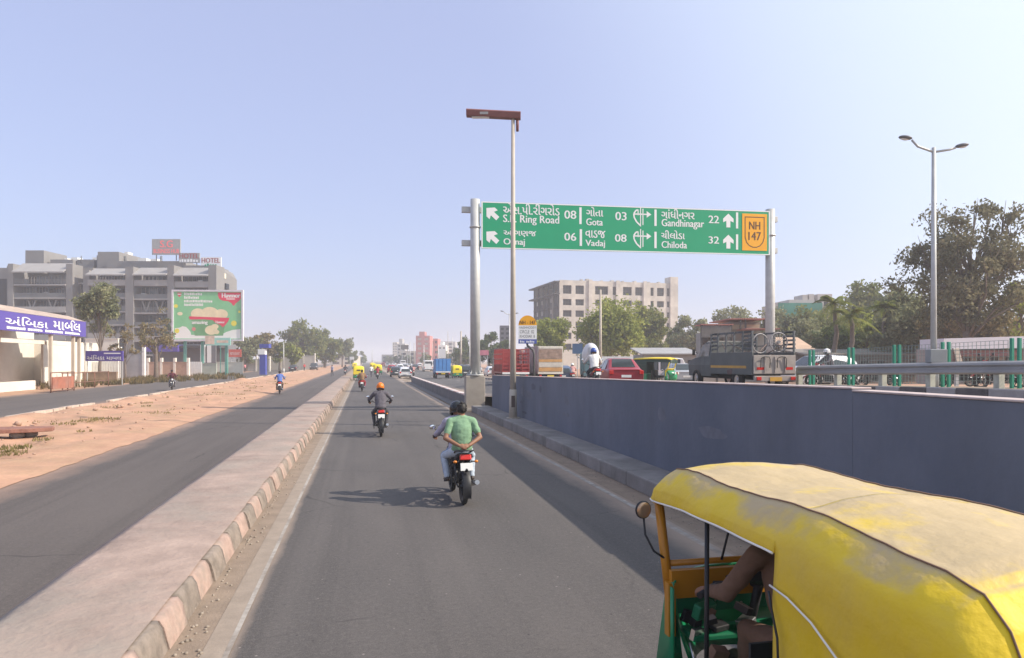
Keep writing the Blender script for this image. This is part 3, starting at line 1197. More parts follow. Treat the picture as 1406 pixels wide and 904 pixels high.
    mb = MB()
    mb.ell((0, .555, .875), (.085, .065, .09), 0, 14, 8)
    mb.build('lens', bpy.data.materials.get('lamp_glass') or mat('lamp_glass', (.7, .7, .68), .1, spec=.8), hl)
    for k in (-1, 1):
        mb = MB()
        mb.tube([(.22 * k, .46, 1.05), (.30 * k, .48, 1.13), (.36 * k, .46, 1.17)], .006, 6)
        mb.ell((.39 * k, .45, 1.20), (.062, .022, .045), 0, 14, 8)
        mr = mb.build('mirror', black, t)
        mb = MB()
        mb.ell((.39 * k, .434, 1.20), (.056, .010, .040), 0, 14, 8)
        mb.build('mirror_glass', bpy.data.materials.get('mirror_silver') or mat('mirror_silver', (.85, .85, .85), .05, .0, metal=1.0), mr)
    return t

# ================================================================== AUTO RICKSHAW
yel = mat('canopy_yellow', (0.74, 0.52, 0.016), 0.5, 0.10, 1.6, 0.25, 5, col2=(0.62, 0.42, 0.03), c2amt=0.5, c2scale=1.1)
yeldust = mat('canopy_yellow_dusty', (0.74, 0.52, 0.016), 0.6, 0.10, 2.6, 0.6, 9, dust=0.95, dustcol=(0.45, 0.345, 0.20), col2=(0.46, 0.33, 0.10), c2amt=0.5, c2scale=1.3, dlo=1.24, dhi=1.52)
grn = paint('rickshaw_green', (0.015, 0.24, 0.10), rough=.3, coat=.3)
oran = paint('rickshaw_orange_yellow', (0.45, 0.19, 0.015), rough=.35, var=.15)
clear = bpy.data.materials.new('clear_glass')
clear.use_nodes = True
_p = clear.node_tree.nodes['Principled BSDF']
_p.inputs['Base Color'].default_value = (.85, .9, .9, 1)
_p.inputs['Roughness'].default_value = .03
_p.inputs['Transmission Weight'].default_value = 1.0
_p.inputs['IOR'].default_value = 1.02
_p.inputs['Alpha'].default_value = 0.35

def wheel(mb, c, r, wd, m=0, ax='x'):
    mb.torus(c, (1, 0, 0), r - wd * .5, wd * .52, 24, 8, m)
    mb.cyl((c[0] - wd * .4, c[1], c[2]), (c[0] + wd * .4, c[1], c[2]), r - wd * .7, r - wd * .7, 20, m)

def add_wheel(t, x, y, r, wd, out, rimm, hub=True):
    mb = MB()
    mb.torus((x, y, r), (1, 0, 0), r - wd * .5, wd * .5, 26, 8)
    wl = mb.build('wheel', rubber, t)
    mb = MB()
    s = 1 if out > 0 else -1
    mb.cyl((x - wd * .3, y, r), (x + wd * .3, y, r), r - wd * .75, r - wd * .75, 22)
    mb.cyl((x + s * wd * .3, y, r), (x + s * wd * .42, y, r), r * .32, r * .25, 14)
    mb.build('rim', rimm, wl)

def rickshaw(label, loc, rz, group=None, detail=False, canopy=None, body=None):
    """local +y forward; front of roof at y=1.20, tail at y=-1.45"""
    cv, gb = canopy or yel, body or grn
    t = thing('auto_rickshaw', label, 'auto rickshaw', loc, rz, group)
    nX = 41 if detail else 21
    def arch(y, zt, hw, zlow, sag=0.0, crown=0.035):
        out = []
        for i in range(nX):
            u = -1 + 2 * i / (nX - 1)
            a = abs(u)
            s = 1 if u >= 0 else -1
            if a > .70:                                             # side wall
                k = (a - .70) / .30
                x = s * (hw - .012 + .012 * min(1, k * 1.6))
                z = lerp(zt - .125, zlow, k)
            elif a > .5:                                            # sloping shoulder
                k = (a - .5) / .20
                x = s * (hw - .175 + .163 * k)
                z = zt - .125 * (k ** 1.5)
            else:
                x = u / .5 * (hw - .175)
                z = zt + crown * (1 - (a / .5) ** 2) + .008 * max(0, (a - .44) / .06)
            w_ = 0.012 * mnoise.noise(V((x * 2.2, y * 2.6, 4))) + 0.020 * mnoise.noise(V((x * .8, y * 1.3, 1)))
            if detail:                                              # slack cloth: diagonal folds at the shoulder, small puckers
                f1 = max(0, 1 - abs(a - .62) / .16)
                w_ += .026 * f1 * mnoise.noise(V((y * 3.4 + x * 2.5 * s, z * 2, 7))) + .006 * mnoise.noise(V((x * 7, y * 8, 8)))
                if a < .5:
                    w_ -= .018 * max(0, mnoise.noise(V((y * 1.5, x * .6, 3)))) + .010 * abs(mnoise.noise(V((y * 3.0, x * 1.2, 13))))
                x += s * .012 * (mnoise.noise(V((y * 2.4, z * 5, 5 + s))) if a > .66 else 0)
            out.append((x, y, z - sag * (1 - a) + (w_ if a < .8 else w_ * .3)))
        return out
    # canopy: front hood, roof, rear
    mb = MB()
    secs = []
    for y, zt, hw, zl in ((1.28, 1.52, .56, 1.45), (1.27, 1.585, .585, 1.44), (1.20, 1.635, .60, 1.44), (1.02, 1.66, .61, 1.455), (.72, 1.668, .62, 1.475), (.40, 1.672, .63, 1.485), (.08, 1.672, .64, 1.49), (-.28, 1.668, .645, 1.488)):
        n_ = 3 if detail else 1
        secs.append((y, zt, hw, zl))
    fine = []
    for (a, b) in zip(secs, secs[1:]):
        n_ = 8 if detail else 2
        for i in range(n_):
            fine.append([lerp(a[j], b[j], i / n_) for j in range(4)])
    fine.append(secs[-1])
    hood_rows = [arch(*f, sag=0.02 * math.sin(f[0] * 4.5)) for f in fine]
    mb.loft(hood_rows, 0, False, False)
    mb.add([arch(1.28, 1.52, .56, 1.45)[i] for i in range(3, nX - 3)], [tuple(range(nX - 6))], 0)
    secs = [(-.28, 1.668, .645, .74), (-.55, 1.665, .65, .73), (-.85, 1.655, .65, .72), (-1.10, 1.64, .645, .72), (-1.24, 1.60, .63, .72), (-1.33, 1.50, .62, .72), (-1.40, 1.33, .61, .72), (-1.44, 1.10, .60, .72)]
    fine = []
    for (a, b) in zip(secs, secs[1:]):
        n_ = 8 if detail else 2
        for i in range(n_):
            fine.append([lerp(a[j], b[j], i / n_) for j in range(4)])
    fine.append(secs[-1])
    rear = [arch(*f, sag=0.02 * math.sin(f[0] * 4.5), crown=0.06 if f[0] > -1.2 else 0.03) for f in fine]
    mb.loft(rear, 0, False, False)
    mb.add(rear[-1], [tuple(range(nX))], 0)
    can = mb.build('canopy', cv, t, normals=True)
    if detail:
        sd = can.modifiers.new('th', 'SOLIDIFY')
        sd.thickness = 0.012
        seamm = mat('seam_brown', (.24, .15, .10), .9)
        for s in (-1, 1):                                           # roof seams follow the cloth
            iu = 30 if s > 0 else 10
            pts = [V(f[iu]) + V((0, .0, .003)) for f in hood_rows[2:]] + [V(f[iu]) + V((0, -.003, .003)) for f in rear[1:]]
            mb = MB()
            mb.tube(pts, .0042, 6)
            mb.build('roof_seam', seamm, can)
        for s in (-1, 1):
            mb = MB()
            mb.tube([(s * .652, -.27, 1.335), (s * .660, -.42, 1.325), (s * .666, -.60, 1.28), (s * .668, -.78, 1.19), (s * .668, -.88, 1.07), (s * .668, -.90, .80)], .005, 6)
            mb.build('piping', white, can)
            mb = MB()
            j = 0 if s < 0 else nX - 1
            mb.tube([V(f[j]) + V((s * .004, 0, 0)) for f in hood_rows], .006, 6)
            mb.build('piping', white, can)
        mb = MB()
        mb.tube([(-.660, -.275, 1.31), (-.668, -.31, 1.24), (-.670, -.36, 1.12), (-.670, -.38, .8)], .006, 6)
        mb.build('cable', black, can)
    # rear window flap and plate
    mb = MB()
    mb.box((0, -1.447, 1.22), (.44, .012, .15))
    mb.build('rear_window', black, can, bevel=.02)
    # lower body
    mb = MB()
    secs = []
    for y, hw, z0, z1 in ((-1.42, .60, .34, .74), (-1.30, .655, .30, .76), (-.9, .665, .28, .76), (-.32, .66, .28, .76), (-.28, .655, .26, .74)):
        secs.append([(-hw, y, z0), (-hw, y, z1), (-hw + .04, y, z1 + .02), (hw - .04, y, z1 + .02), (hw, y, z1), (hw, y, z0)])
    mb.loft(secs, 0, True, True, False)
    mb.b2((-.655, -.28, .26), (.655, .98, .34))
    mb.build('lower_body', gb, t, bevel=.015)
    mb = MB()                                                       # front cowl
    secs = []
    for z, y0, hw in ((.34, 1.36, .40), (.50, 1.42, .44), (.68, 1.42, .50), (.84, 1.33, .56), (.98, 1.23, .60)):
        sec = []
        for i in range(13):
            u = -1 + 2 * i / 12
            sec.append((hw * u, y0 - .34 * abs(u) ** 2.6, z))
        secs.append(sec)
    mb.loft(secs, 0, False, False)
    for s in (-1, 1):
        mb.loft([[(s * .60, .86, .34), (s * .605, .86, .95)], [(s * .645, 1.04, .34), (s * .60, .96, .95)], [(s * .44, 1.06, .34), (s * .6, .89, .98)]], 0, False, False)
    cw = mb.build('front_cowl', gb, t)
    sd = cw.modifiers.new('th', 'SOLIDIFY')
    sd.thickness = .015
    for s in (-1, 1):
        mb = MB()
        mb.tube([(s * .27, 1.40, .80), (s * .27, 1.435, .80)], [.085, .08], 16)
        mb.build('headlamp', bpy.data.materials.get('lamp_glass') or mat('lamp_glass', (.7, .7, .68), .1, spec=.8), t)
    mb = MB()                                                       # windscreen frame
    for s in (-1, 1):
        mb.tube([(s * .59, .96, .86), (s * .575, 1.17, 1.47)], .033, 8)
        mb.box((s * .60, .93, .80), (.05, .06, .34))
    mb.tube([(-.59, 1.03, 1.06), (.59, 1.03, 1.06)], .022, 8)
    mb.tube([(-.58, 1.17, 1.46), (.58, 1.17, 1.46)], .022, 8)
    mb.b2((-.59, .93, .86), (.59, .97, 1.04))
    mb.build('windscreen_frame', oran, t)
    mb = MB()
    mb.quad((-.57, 1.04, 1.07), (.57, 1.04, 1.07), (.56, 1.16, 1.45), (-.56, 1.16, 1.45))
    mb.build('windscreen', clear, t)
    # cabin
    mb = MB()
    mb.b2((-.60, -.02, .34), (.60, .0, .95))
    mb.build('partition', black, t)
    for c_, d_ in (((-.32, .08, .50), (.32, .50, .66)), ((-.28, .02, .66), (.28, .10, 1.0)), ((-.58, -.97, .50), (.58, -.45, .66)), ((-.58, -1.12, .50), (.58, -.98, 1.15))):
        mb = MB()
        mb.b2(c_, d_)
        mb.build('seat', black, t, bevel=.03)
    for s in (-1, 1):
        mb = MB()
        mb.tube([(s * .60, -.30, .74), (s * .60, -.31, 1.46)], .018, 8)
        mb.build('door_post', black, t)
        mb = MB()
        mb.tube([(s * .615, .42, .34), (s * .60, .44, 1.48)], .014, 8)
        mb.build('door_post', black, t)
    mb = MB()
    mb.tube([(0, 1.06, .4), (0, .86, .98)], .03, 8)
    mb.build('steering_column', black, t)
    mb = MB()
    mb.tube([(-.50, .68, .97), (-.36, .77, .99), (0, .84, .98), (.36, .77, .99), (.50, .68, .97)], .014, 8)
    mb.tube([(-.39, .755, .985), (-.53, .665, .965)], .021, 8)
    mb.tube([(.39, .755, .985), (.53, .665, .965)], .021, 8)
    mb.ell((0, .86, 1.0), (.13, .07, .06))
    mb.build('handlebar', black, t)
    if detail:
        mb = MB()
        mb.b2((-.56, .98, .74), (.56, 1.02, .90))
        mb.b2((-.50, .80, .62), (.50, 1.0, .66))
        mb.box((-.40, .86, .80), (.16, .06, .10), 0, (.3, 0, .4))
        mb.build('dashboard', paint('dash_green', (.012, .15, .07), rough=.4), t, bevel=.01)
        ri = random.Random(17)
        for i in range(14):
            mb = MB()
            c_ = (ri.uniform(-.52, .2), ri.uniform(.62, .94), ri.uniform(.50, 1.0))
            if i % 3:
                mb.box(c_, (ri.uniform(.03, .12), ri.uniform(.03, .10), ri.uniform(.02, .09)), 0, (ri.uniform(-.4, .4), ri.uniform(-.4, .4), ri.uniform(0, 2)))
            else:
                e_ = V(c_) + V((ri.uniform(-.15, .15), ri.uniform(-.1, .1), ri.uniform(-.25, .1)))
                mb.tube([c_, V(c_).lerp(e_, .5) + V((.03, 0, .04)), e_], .007, 6)
            mb.build('instrument' if i % 3 else 'control_cable', [black, rubber, steel, khaki][i % 4], t, bevel=.004 if i % 3 else 0)
        for (x, y, z, a, b, c) in ((-.25, .93, .93, .10, .06, .05), (.05, .93, .94, .16, .06, .07), (-.44, .90, .72, .07, .06, .06), (-.30, .86, .69, .12, .08, .04), (.30, .9, .72, .2, .1, .1)):
            mb = MB()
            mb.box((x, y, z), (a, b, c), 0, (0.2, 0, .3))
            mb.build('instrument', bpy.data.materials['black_plastic'], t, bevel=.008)
        mb = MB()
        mb.box((-.46, .84, .66), (.10, .03, .07), 0, (.2, .1, .5))
        mb.tube([(-.50, .86, .60), (-.48, .8, .45), (-.40, .74, .38)], .009, 6)
        mb.tube([(-.30, .74, .97), (-.34, .80, .90), (-.30, .9, .84)], .006, 6)
        mb.build('brake_lever', steel, t)
        mb = MB()                                                   # wiper motor, wires
        mb.tube([(-.2, 1.0, 1.07), (-.05, 1.10, 1.38)], .008, 6)
        mb.build('wiper', black, t)
    for s in ((-1, 1) if detail else (-1,)):
        mb = MB()
        mb.tube([(s * .60, 1.02, 1.10), (s * .66, 1.05, 1.14), (s * .70, 1.10, 1.24), (s * .685, 1.16, 1.33)], .008, 6)
        mb.ell((s * .685, 1.17, 1.39), (.058, .022, .062), 0, 16, 8)
        mr = mb.build('mirror', black, t)
        mb = MB()
        mb.ell((s * .685, 1.155, 1.39), (.050, .012, .054), 0, 16, 8)
        mb.build('mirror_glass', bpy.data.materials.get('rick_mirror') or mat('rick_mirror', (.5, .33, .2), .15, .1, metal=.6), mr)
    for s in (-1, 1):
        mb = MB()
        mb.box((s * .50, -1.445, .64), (.13, .03, .08))
        mb.build('tail_lamp', redlamp, t, bevel=.01)
    mb = MB()
    mb.box((0, -1.44, .55), (.34, .015, .12))
    mb.build('number_plate', bpy.data.materials.get('plate_yellow') or mat('plate_yellow', (.7, .5, .05), .5), t, bevel=.004)
    mb = MB()
    mb.b2((-.62, -1.50, .26), (.62, -1.44, .36))
    mb.build('bumper', black, t, bevel=.01)
    for x, y in ((-.55, -.95), (.55, -.95), (0, 1.12)):
        add_wheel(t, x, y, .20, .10, 1 if x >= 0 else -1, steel)
    return t

# ================================================================== CARS
def car(label, loc, rz, body, group=None, kind='hatch'):
    """local +y forward"""
    t = thing('car', label, 'car', loc, rz, group)
    if kind == 'hatch':
        S = [(-1.80, .70, .42, .74, .70, .70, .84), (-1.84, .78, .34, .80, .86, .72, .92), (-1.72, .80, .22, .82, .90, .64, 1.28), (-1.40, .81, .20, .83, .90, .60, 1.46), (-.4, .82, .20, .84, .90, .60, 1.52), (.25, .82, .20, .84, .90, .60, 1.46), (.95, .81, .20, .83, .90, .66, 1.0), (1.02, .81, .20, .82, .88, .70, .96), (1.6, .78, .24, .79, .74, .6, .82), (1.84, .64, .34, .66, .62, .4, .66)]
        cab = (1, 6)
    elif kind == 'suv':
        S = [(-2.1, .78, .5, .8, .9, .74, .98), (-2.16, .84, .42, .86, .95, .76, 1.05), (-2.08, .86, .3, .88, 1.0, .72, 1.5), (-1.9, .87, .28, .89, 1.0, .68, 1.72), (-.6, .88, .28, .90, 1.0, .68, 1.78), (.35, .88, .28, .90, 1.0, .68, 1.72), (1.0, .87, .28, .89, 1.0, .74, 1.12), (1.08, .87, .28, .89, .99, .76, 1.08), (1.95, .84, .32, .86, .9, .7, 1.0), (2.15, .76, .42, .78, .75, .5, .8)]
        cab = (1, 6)
    else:
        S = [(-2.10, .70, .42, .72, .70, .6, .86), (-2.14, .78, .34, .80, .86, .66, .94), (-1.62, .81, .22, .83, .92, .68, 1.0), (-1.50, .82, .22, .84, .92, .67, 1.02), (-.95, .83, .20, .85, .92, .57, 1.42), (-.1, .83, .20, .85, .90, .57, 1.46), (.35, .83, .20, .85, .90, .58, 1.40), (1.02, .82, .20, .84, .90, .66, 1.0), (1.10, .82, .20, .84, .88, .68, .97), (1.85, .79, .26, .80, .76, .6, .84), (2.12, .64, .36, .66, .62, .4, .66)]
        cab = (3, 7)
    secs = []
    for (y, w0, z0, w1, z1, w2, z2) in S:
        wm, zm = max(w0, w1) + .01, lerp(z0, z1, .6)
        half = [(w0 - .06, z0), (w0, z0 + .05), (wm, zm), (w1, z1), (w2 + (.03 if z2 - z1 > .2 else .05), z2 - .05 if z2 - z1 > .2 else z2 - .02), (w2 - .08, z2)]
        ring = [(x, y, z) for x, z in half] + [(-x, y, z) for x, z in half[::-1]]
        secs.append(ring)
    n = len(secs[0])
    gl_side, gl_rear, gl_front = [], [], []
    vs = [p for s in secs for p in s]
    bm_ = MB()
    fs = []
    for k in range(len(secs) - 1):
        for i in range(n):
            j = (i + 1) % n
            fs.append((k * n + i, k * n + j, (k + 1) * n + j, (k + 1) * n + i))
    bm_.add(vs, fs, 0, True)
    bm_.add(secs[0], [tuple(range(n))], 0)
    bm_.add(secs[-1], [tuple(range(n))], 0)
    b = bm_.build('body', body, t)
    md = b.modifiers.new('bv', 'BEVEL')
    md.width = .03
    md.segments = 2
    md.limit_method = 'ANGLE'
    md.angle_limit = R(30)
    # panes, 6 mm proud
    def pane(nm, A, Bq, Cq, D, inset=.06, off=.008):
        A, Bq, Cq, D = map(V, (A, Bq, Cq, D))
        c = (A + Bq + Cq + D) / 4
        nn = (Bq - A).cross(D - A).normalized()
        if nn.dot(c - V((0, c.y * .85, .8))) < 0:
            nn = -nn
        P = []
        for p in (A, Bq, Cq, D):
            d = (c - p)
            P.append(p + d.normalized() * inset * 1.3 + nn * off)
        mb = MB()
        mb.quad(*P)
        mb.quad(*[p - nn * .006 for p in P])
        mb.build(nm, glassd, t)
    a, e = cab
    for s in (0, 1):
        bi, ti = (3, 4) if s == 0 else (n - 4, n - 5)
        ks = list(range(a, e))
        mids = [k for k in ks]
        y0, y1 = S[a][0], S[e][0]
        lo = [V(secs[k][bi]) for k in range(a, e + 1)]
        hi = [V(secs[k][ti]) for k in range(a, e + 1)]
        def pt(L, y):
            for p, q in zip(L, L[1:]):
                if p.y <= y <= q.y:
                    return p.lerp(q, (y - p.y) / (q.y - p.y))
            return L[-1] if y > L[-1].y else L[0]
        ym = -.15 if kind != 'sedan' else -.1
        ra, rb = hi[1].y, hi[-2].y
        pane('side_window', pt(lo, y0 + .18), pt(lo, ym), pt(hi, ym), pt(hi, ra + .02), .05)
        pane('side_window', pt(lo, ym), pt(lo, y1 - .22), pt(hi, rb), pt(hi, ym), .05)
    pane('rear_window', secs[a][5], secs[a][6], secs[a + 1][6], secs[a + 1][5], .03, .014)
    pane('windscreen', secs[e][5], secs[e][6], secs[e - 1][6], secs[e - 1][5], .03, .014)
    yr = S[1][0]
    zl = S[1][4]
    for s in (-1, 1):
        mb = MB()
        mb.box((s * (S[1][3] - .10), yr + .03, zl - .06), (.20, .12, .18))
        mb.build('tail_lamp', redlamp, t, bevel=.02)
        mb = MB()
        mb.box((s * (S[-2][3] - .16), S[-2][0] + .06, S[-2][4] - .02), (.26, .2, .12))
        mb.build('headlamp', bpy.data.materials.get('lamp_glass') or mat('lamp_glass', (.7, .7, .68), .1, spec=.8), t, bevel=.03)
        mb = MB()
        mb.ell((s * (S[-4][3] + .10), S[-4][0] - .15, S[-4][4] + .08), (.09, .05, .06), 0, 10, 6)
        mb.build('mirror', body, t)
    mb = MB()
    mb.box((0, yr - .02, lerp(S[1][2], zl, .55)), (.46, .02, .12))
    mb.build('number_plate', white, t)
    for c_, d_ in (((0, yr + .02, S[1][2] + .02), (1.45, .12, .14)), ((0, S[-1][0] - .02, S[-1][2]), (1.2, .12, .12))):
        mb = MB()
        mb.box(c_, d_)
        mb.build('bumper', black, t, bevel=.03)
    r = .31 if kind != 'suv' else .36
    for x in (-1, 1):
        for y in (-1.25 if kind == 'hatch' else -1.35, 1.25 if kind == 'hatch' else 1.38):
            add_wheel(t, x * (S[3][1] - .08), y, r, .19, x, steel)
    return t

# ================================================================== TRUCKS AND VANS
def van(label, loc, rz, body, group=None, name='van', cat='van', L=4.2, Wd=1.6, Ht=1.95, stripe=None):
    t = thing(name, label, cat, loc, rz, group)
    hw = Wd / 2
    mb = MB()
    secs = []
    for y, zt, ins in ((-L / 2, Ht - .10, .06), (-L / 2 + .1, Ht, .03), (L * .22, Ht, .03), (L * .33, Ht - .08, .06), (L * .46, 1.05, .06), (L / 2, .85, .1)):
        secs.append([(-hw + ins, y, .32), (-hw, y, .6), (-hw, y, min(zt, 1.02)), (-hw + .1, y, zt - .08), (-hw + .2, y, zt), (hw - .2, y, zt), (hw - .1, y, zt - .08), (hw, y, min(zt, 1.02)), (hw, y, .6), (hw - ins, y, .32)])
    mb.loft(secs, 0, True, True, False)
    mb.build('body', body, t, bevel=.03)
    mb = MB()
    mb.box((0, -L / 2 - .004, Ht - .48), (Wd - .40, .02, .46))
    mb.build('rear_window', glassd, t, bevel=.02)
    for s in (-1, 1):
        for a, b in ((-L * .44, -L * .18), (-L * .14, L * .08), (L * .10, L * .28)):
            mb = MB()
            mb.add([(s * (hw + .006), a, 1.08), (s * (hw + .006), b, 1.08), (s * (hw - .082), b, Ht - .16), (s * (hw - .082), a, Ht - .16)], [(0, 1, 2, 3)])
            mb.build('side_window', glassd, t)
        mb = MB()
        mb.box((s * (hw - .12), -L / 2 - .01, .85), (.12, .04, .3))
        mb.build('tail_lamp', redlamp, t, bevel=.01)
    mb = MB()
    a, b = V((0, L * .342, Ht - .14)), V((0, L * .45, 1.12))
    mb.quad((-hw + .22, a.y + .02, a.z), (hw - .22, a.y + .02, a.z), (hw - .14, b.y + .02, b.z), (-hw + .14, b.y + .02, b.z))
    mb.build('windscreen', glassd, t)
    for c_, d_ in (((0, -L / 2 - .03, .42), (Wd - .06, .1, .16)), ((0, L / 2, .42), (Wd - .1, .12, .2))):
        mb = MB()
        mb.box(c_, d_)
        mb.build('bumper', black, t, bevel=.02)
    mb = MB()
    mb.box((0, -L / 2 - .02, .66), (.4, .02, .12))
    mb.build('number_plate', white, t)
    for x in (-1, 1):
        for y in (-L * .30, L * .32):
            add_wheel(t, x * (hw - .1), y, .31, .2, x, steel)
    return t

def lorry(label, loc, rz, cabm, boxm, group=None, L=6.0, Wd=2.2, Ht=2.9, bed=1.05, rearm=None, open_top=False, cargo=None, name='lorry', ribs=True, cat='lorry'):
    t = thing(name, label, cat, loc, rz, group)
    hw = Wd / 2
    yb, yf = -L / 2, L / 2 - 1.7
    mb = MB()
    for s in (-1, 1):
        mb.box((s * .4, 0, .72), (.12, L - .4, .2))
    for y in (yb + .3, yb + 1.6, 0, yf):
        mb.box((0, y, .72), (Wd - .3, .12, .14))
    mb.box((0, yb + .02, .55), (Wd - .2, .12, .2))
    mb.build('chassis', black, t, bevel=.01)
    mb = MB()
    mb.b2((-hw, yb, bed - .12), (hw, yf, bed))
    top = Ht if not open_top else bed + .55
    mb.b2((-hw, yb + .002, bed), (-hw + .06, yf, top))
    mb.b2((hw - .06, yb + .002, bed), (hw, yf, top))
    mb.b2((-hw + .06, yf - .06, bed), (hw - .06, yf, Ht))
    if not open_top:
        mb.b2((-hw + .06, yb, top - .06), (hw - .06, yf - .06, top - .003))
    if ribs:
        y = yb + .35
        while y < yf:
            for s in (-1, 1):
                mb.box((s * (hw + .02), y, (bed + top) / 2), (.05, .08, top - bed))
            y += .62
    if open_top:
        y = yb + .05
        while y < yf:
            for s in (-1, 1):
                mb.box((s * (hw - .03), y, (top + Ht) / 2), (.05, .06, Ht - top))
            y += .62
        for k in range(3):
            z = lerp(top, Ht, (k + 1) / 3)
            for s in (-1, 1):
                mb.box((s * (hw - .03), (yb + yf) / 2, z), (.04, yf - yb, .07))
    mb.build('cargo_body', boxm, t, bevel=.012)
    mb = MB()
    if open_top:
        for k in range(7):
            z = lerp(bed + .05, Ht - .05, k / 6)
            mb.b2((-hw + .06, yb - .04, z - (.09 if k < 3 else .03)), (hw - .06, yb, z + .03))
        for k in (-.95, -.45, .0, .45, .95):
            mb.b2((k * hw - .03, yb - .07, bed), (k * hw + .03, yb - .041, Ht))
    else:
        mb.b2((-hw + .06, yb - .05, bed), (hw - .06, yb, top))
    for k in ((-.5, 0, .5) if not open_top else ()):
        mb.box((k * hw, yb - .07, (bed + (top if not open_top else bed + .9)) / 2), (.06, .04, (top if not open_top else bed + .9) - bed - .1))
    tg = mb.build('tailgate', rearm or boxm, t, bevel=.01)
    mb = MB()
    mb.b2((-hw + .02, yb - .10, bed - .16), (hw - .02, yb - .05, bed - .02))
    mb.build('rear_beam', white if not rearm else rearm, t, bevel=.01)
    mb = MB()
    secs = []
    for y, zt in ((yf + .06, Ht - .25), (yf + .9, Ht - .22), (yf + 1.35, Ht - .5), (yf + 1.62, 1.35), (yf + 1.70, .9)):
        secs.append([(-hw + .12, y, .55), (-hw + .06, y, .95), (-hw + .10, y, zt - .12), (-hw + .28, y, zt), (hw - .28, y, zt), (hw - .10, y, zt - .12), (hw - .06, y, .95), (hw - .12, y, .55)])
    mb.loft(secs, 0, True, True, False)
    mb.build('cab', cabm, t, bevel=.03)
    for s in (-1, 1):
        mb = MB()
        mb.add([(s * (hw - .062), yf + .35, 1.35), (s * (hw - .062), yf + 1.25, 1.35), (s * (hw - .085), yf + 1.1, Ht - .62), (s * (hw - .085), yf + .35, Ht - .42)], [(0, 1, 2, 3)])
        mb.build('side_window', glassd, t)
        mb = MB()
        mb.box((s * (hw - .22), yb - .11, bed - .28), (.16, .05, .12))
        mb.build('tail_lamp', redlamp, t, bevel=.01)
        mb = MB()
        mb.tube([(s * (hw - .06), yf + 1.3, 1.9), (s * (hw + .12), yf + 1.4, 1.95)], .015, 6)
        mb.box((s * (hw + .14), yf + 1.4, 1.8), (.14, .06, .3))
        mb.build('mirror', black, t)
    mb = MB()
    mb.box((0, yb - .11, bed - .30), (.5, .02, .13))
    mb.build('number_plate', bpy.data.materials.get('plate_yellow') or mat('plate_yellow', (.7, .5, .05), .5), t)
    for x in (-1, 1):
        for y in (yb + 1.05, L / 2 - .75):
            add_wheel(t, x * (hw - .18), y, .42, .24, x, steel)
    return t

# ================================================================== OVERHEAD SIGN GANTRY
sgreen = paint('sign_green', (0.015, 0.33, 0.155), rough=.45, var=.04)
swhite = paint('sign_white', (0.80, 0.80, 0.78), rough=.5, var=.03)
syel = paint('sign_yellow', (0.85, 0.40, 0.02), rough=.45, var=.05)
sbrown = paint('sign_brown', (0.12, 0.06, 0.03), rough=.5)
PL, PR = at(661, 300, 32.85), at(1057, 300, 35.0)
az = math.atan2(PR.y - PL.y, PR.x - PL.x)
SL = math.hypot(PR.x - PL.x, PR.y - PL.y)
ux, uy = math.cos(az), math.sin(az)
def sg(px, py):
    dx, dy = ray(px)
    # PL + u*(ux,uy) = t*(dx,dy)
    det = ux * (-dy) + dx * uy
    u = (-PL.x * (-dy) - dx * PL.y) / det if False else None
    A = np.array([[dx, -ux], [dy, -uy]])
    t, u = np.linalg.solve(A, np.array([PL.x, PL.y]))
    return u, H + (HOR - py) / F * t
t = thing('gantry_sign', 'overhead green road sign on two grey posts spanning the main road', 'road sign', (PL.x, PL.y, 0), az)
z0, z1 = sg(661, 341.2)[1], (sg(661, 277)[1] + sg(1057, 290)[1]) / 2
mb = MB()
mb.b2((0, 0, z0), (SL, .08, z1))
pn = mb.build('sign_panel', sgreen, t)
mb = MB()
for a, b in (((0.0, z0), (SL, z0 + .05)), ((.0, z1 - .05), (SL, z1)), ((.0, z0 + .05), (.06, z1 - .05)), ((SL - .06, z0 + .05), (SL, z1 - .05))):
    mb.b2((a[0], -.006, a[1]), (b[0], -.001, b[1]))
mb.build('border', swhite, pn)
mb = MB()
def stx(s, a, b, c, d, bold=.011):
    u0, v0 = sg(a, d - (.9 if d > 325 else 0))
    u1, v1 = sg(c, b + (1.0 if b < 290 else -.4))
    put_text(mb, s, u0, v0, u1, v1, -.005, 0, bold)
stx('એસ.પી.રીંગરોડ', 691, 280.5, 768, 294)
stx('S.P. Ring Road', 691, 297.5, 767.5, 308.5)
stx('ઓગણજ', 691.5, 315, 736, 326)
stx('Ognaj', 691.5, 328.5, 720.5, 339.5)
stx('08', 775, 290, 791, 300.5); stx('06', 775, 320.5, 791, 331.5)
stx('ગોતા', 805, 284, 828, 297)
stx('Gota', 805, 301, 827.5, 309.5)
stx('વાડજ', 804, 317.5, 831, 327.5)
stx('Vadaj', 804, 330.5, 830.5, 341.5)
stx('03', 845, 292, 860, 302.5); stx('08', 844.5, 322.5, 860, 333)
stx('ગાંધીનગર', 908, 287, 953.5, 300)
stx('Gandhinagar', 908.5, 303, 966.5, 314)
stx('ચીલોડા', 908, 317.5, 940, 329)
stx('Chiloda', 908.5, 332.5, 943, 341.5)
stx('22', 973, 297, 987, 306.5); stx('32', 973, 325.5, 987, 335.5)
mb.build('lettering', swhite, pn)
mb = MB()
def bar(px, pa, pb, wpx=3.2):
    u, v0 = sg(px, pb)
    _, v1 = sg(px, pa)
    wd = wpx * .0365 / 2
    mb.b2((u - wd, -.006, v0), (u + wd, -.001, v1))
for px, a, b in ((797, 285, 308), (797.5, 315, 338), (900, 288, 310.5), (900, 318.5, 341), (1012, 292, 314), (1012, 322, 343)):
    bar(px, a, b)
mb.build('divider', swhite, pn)
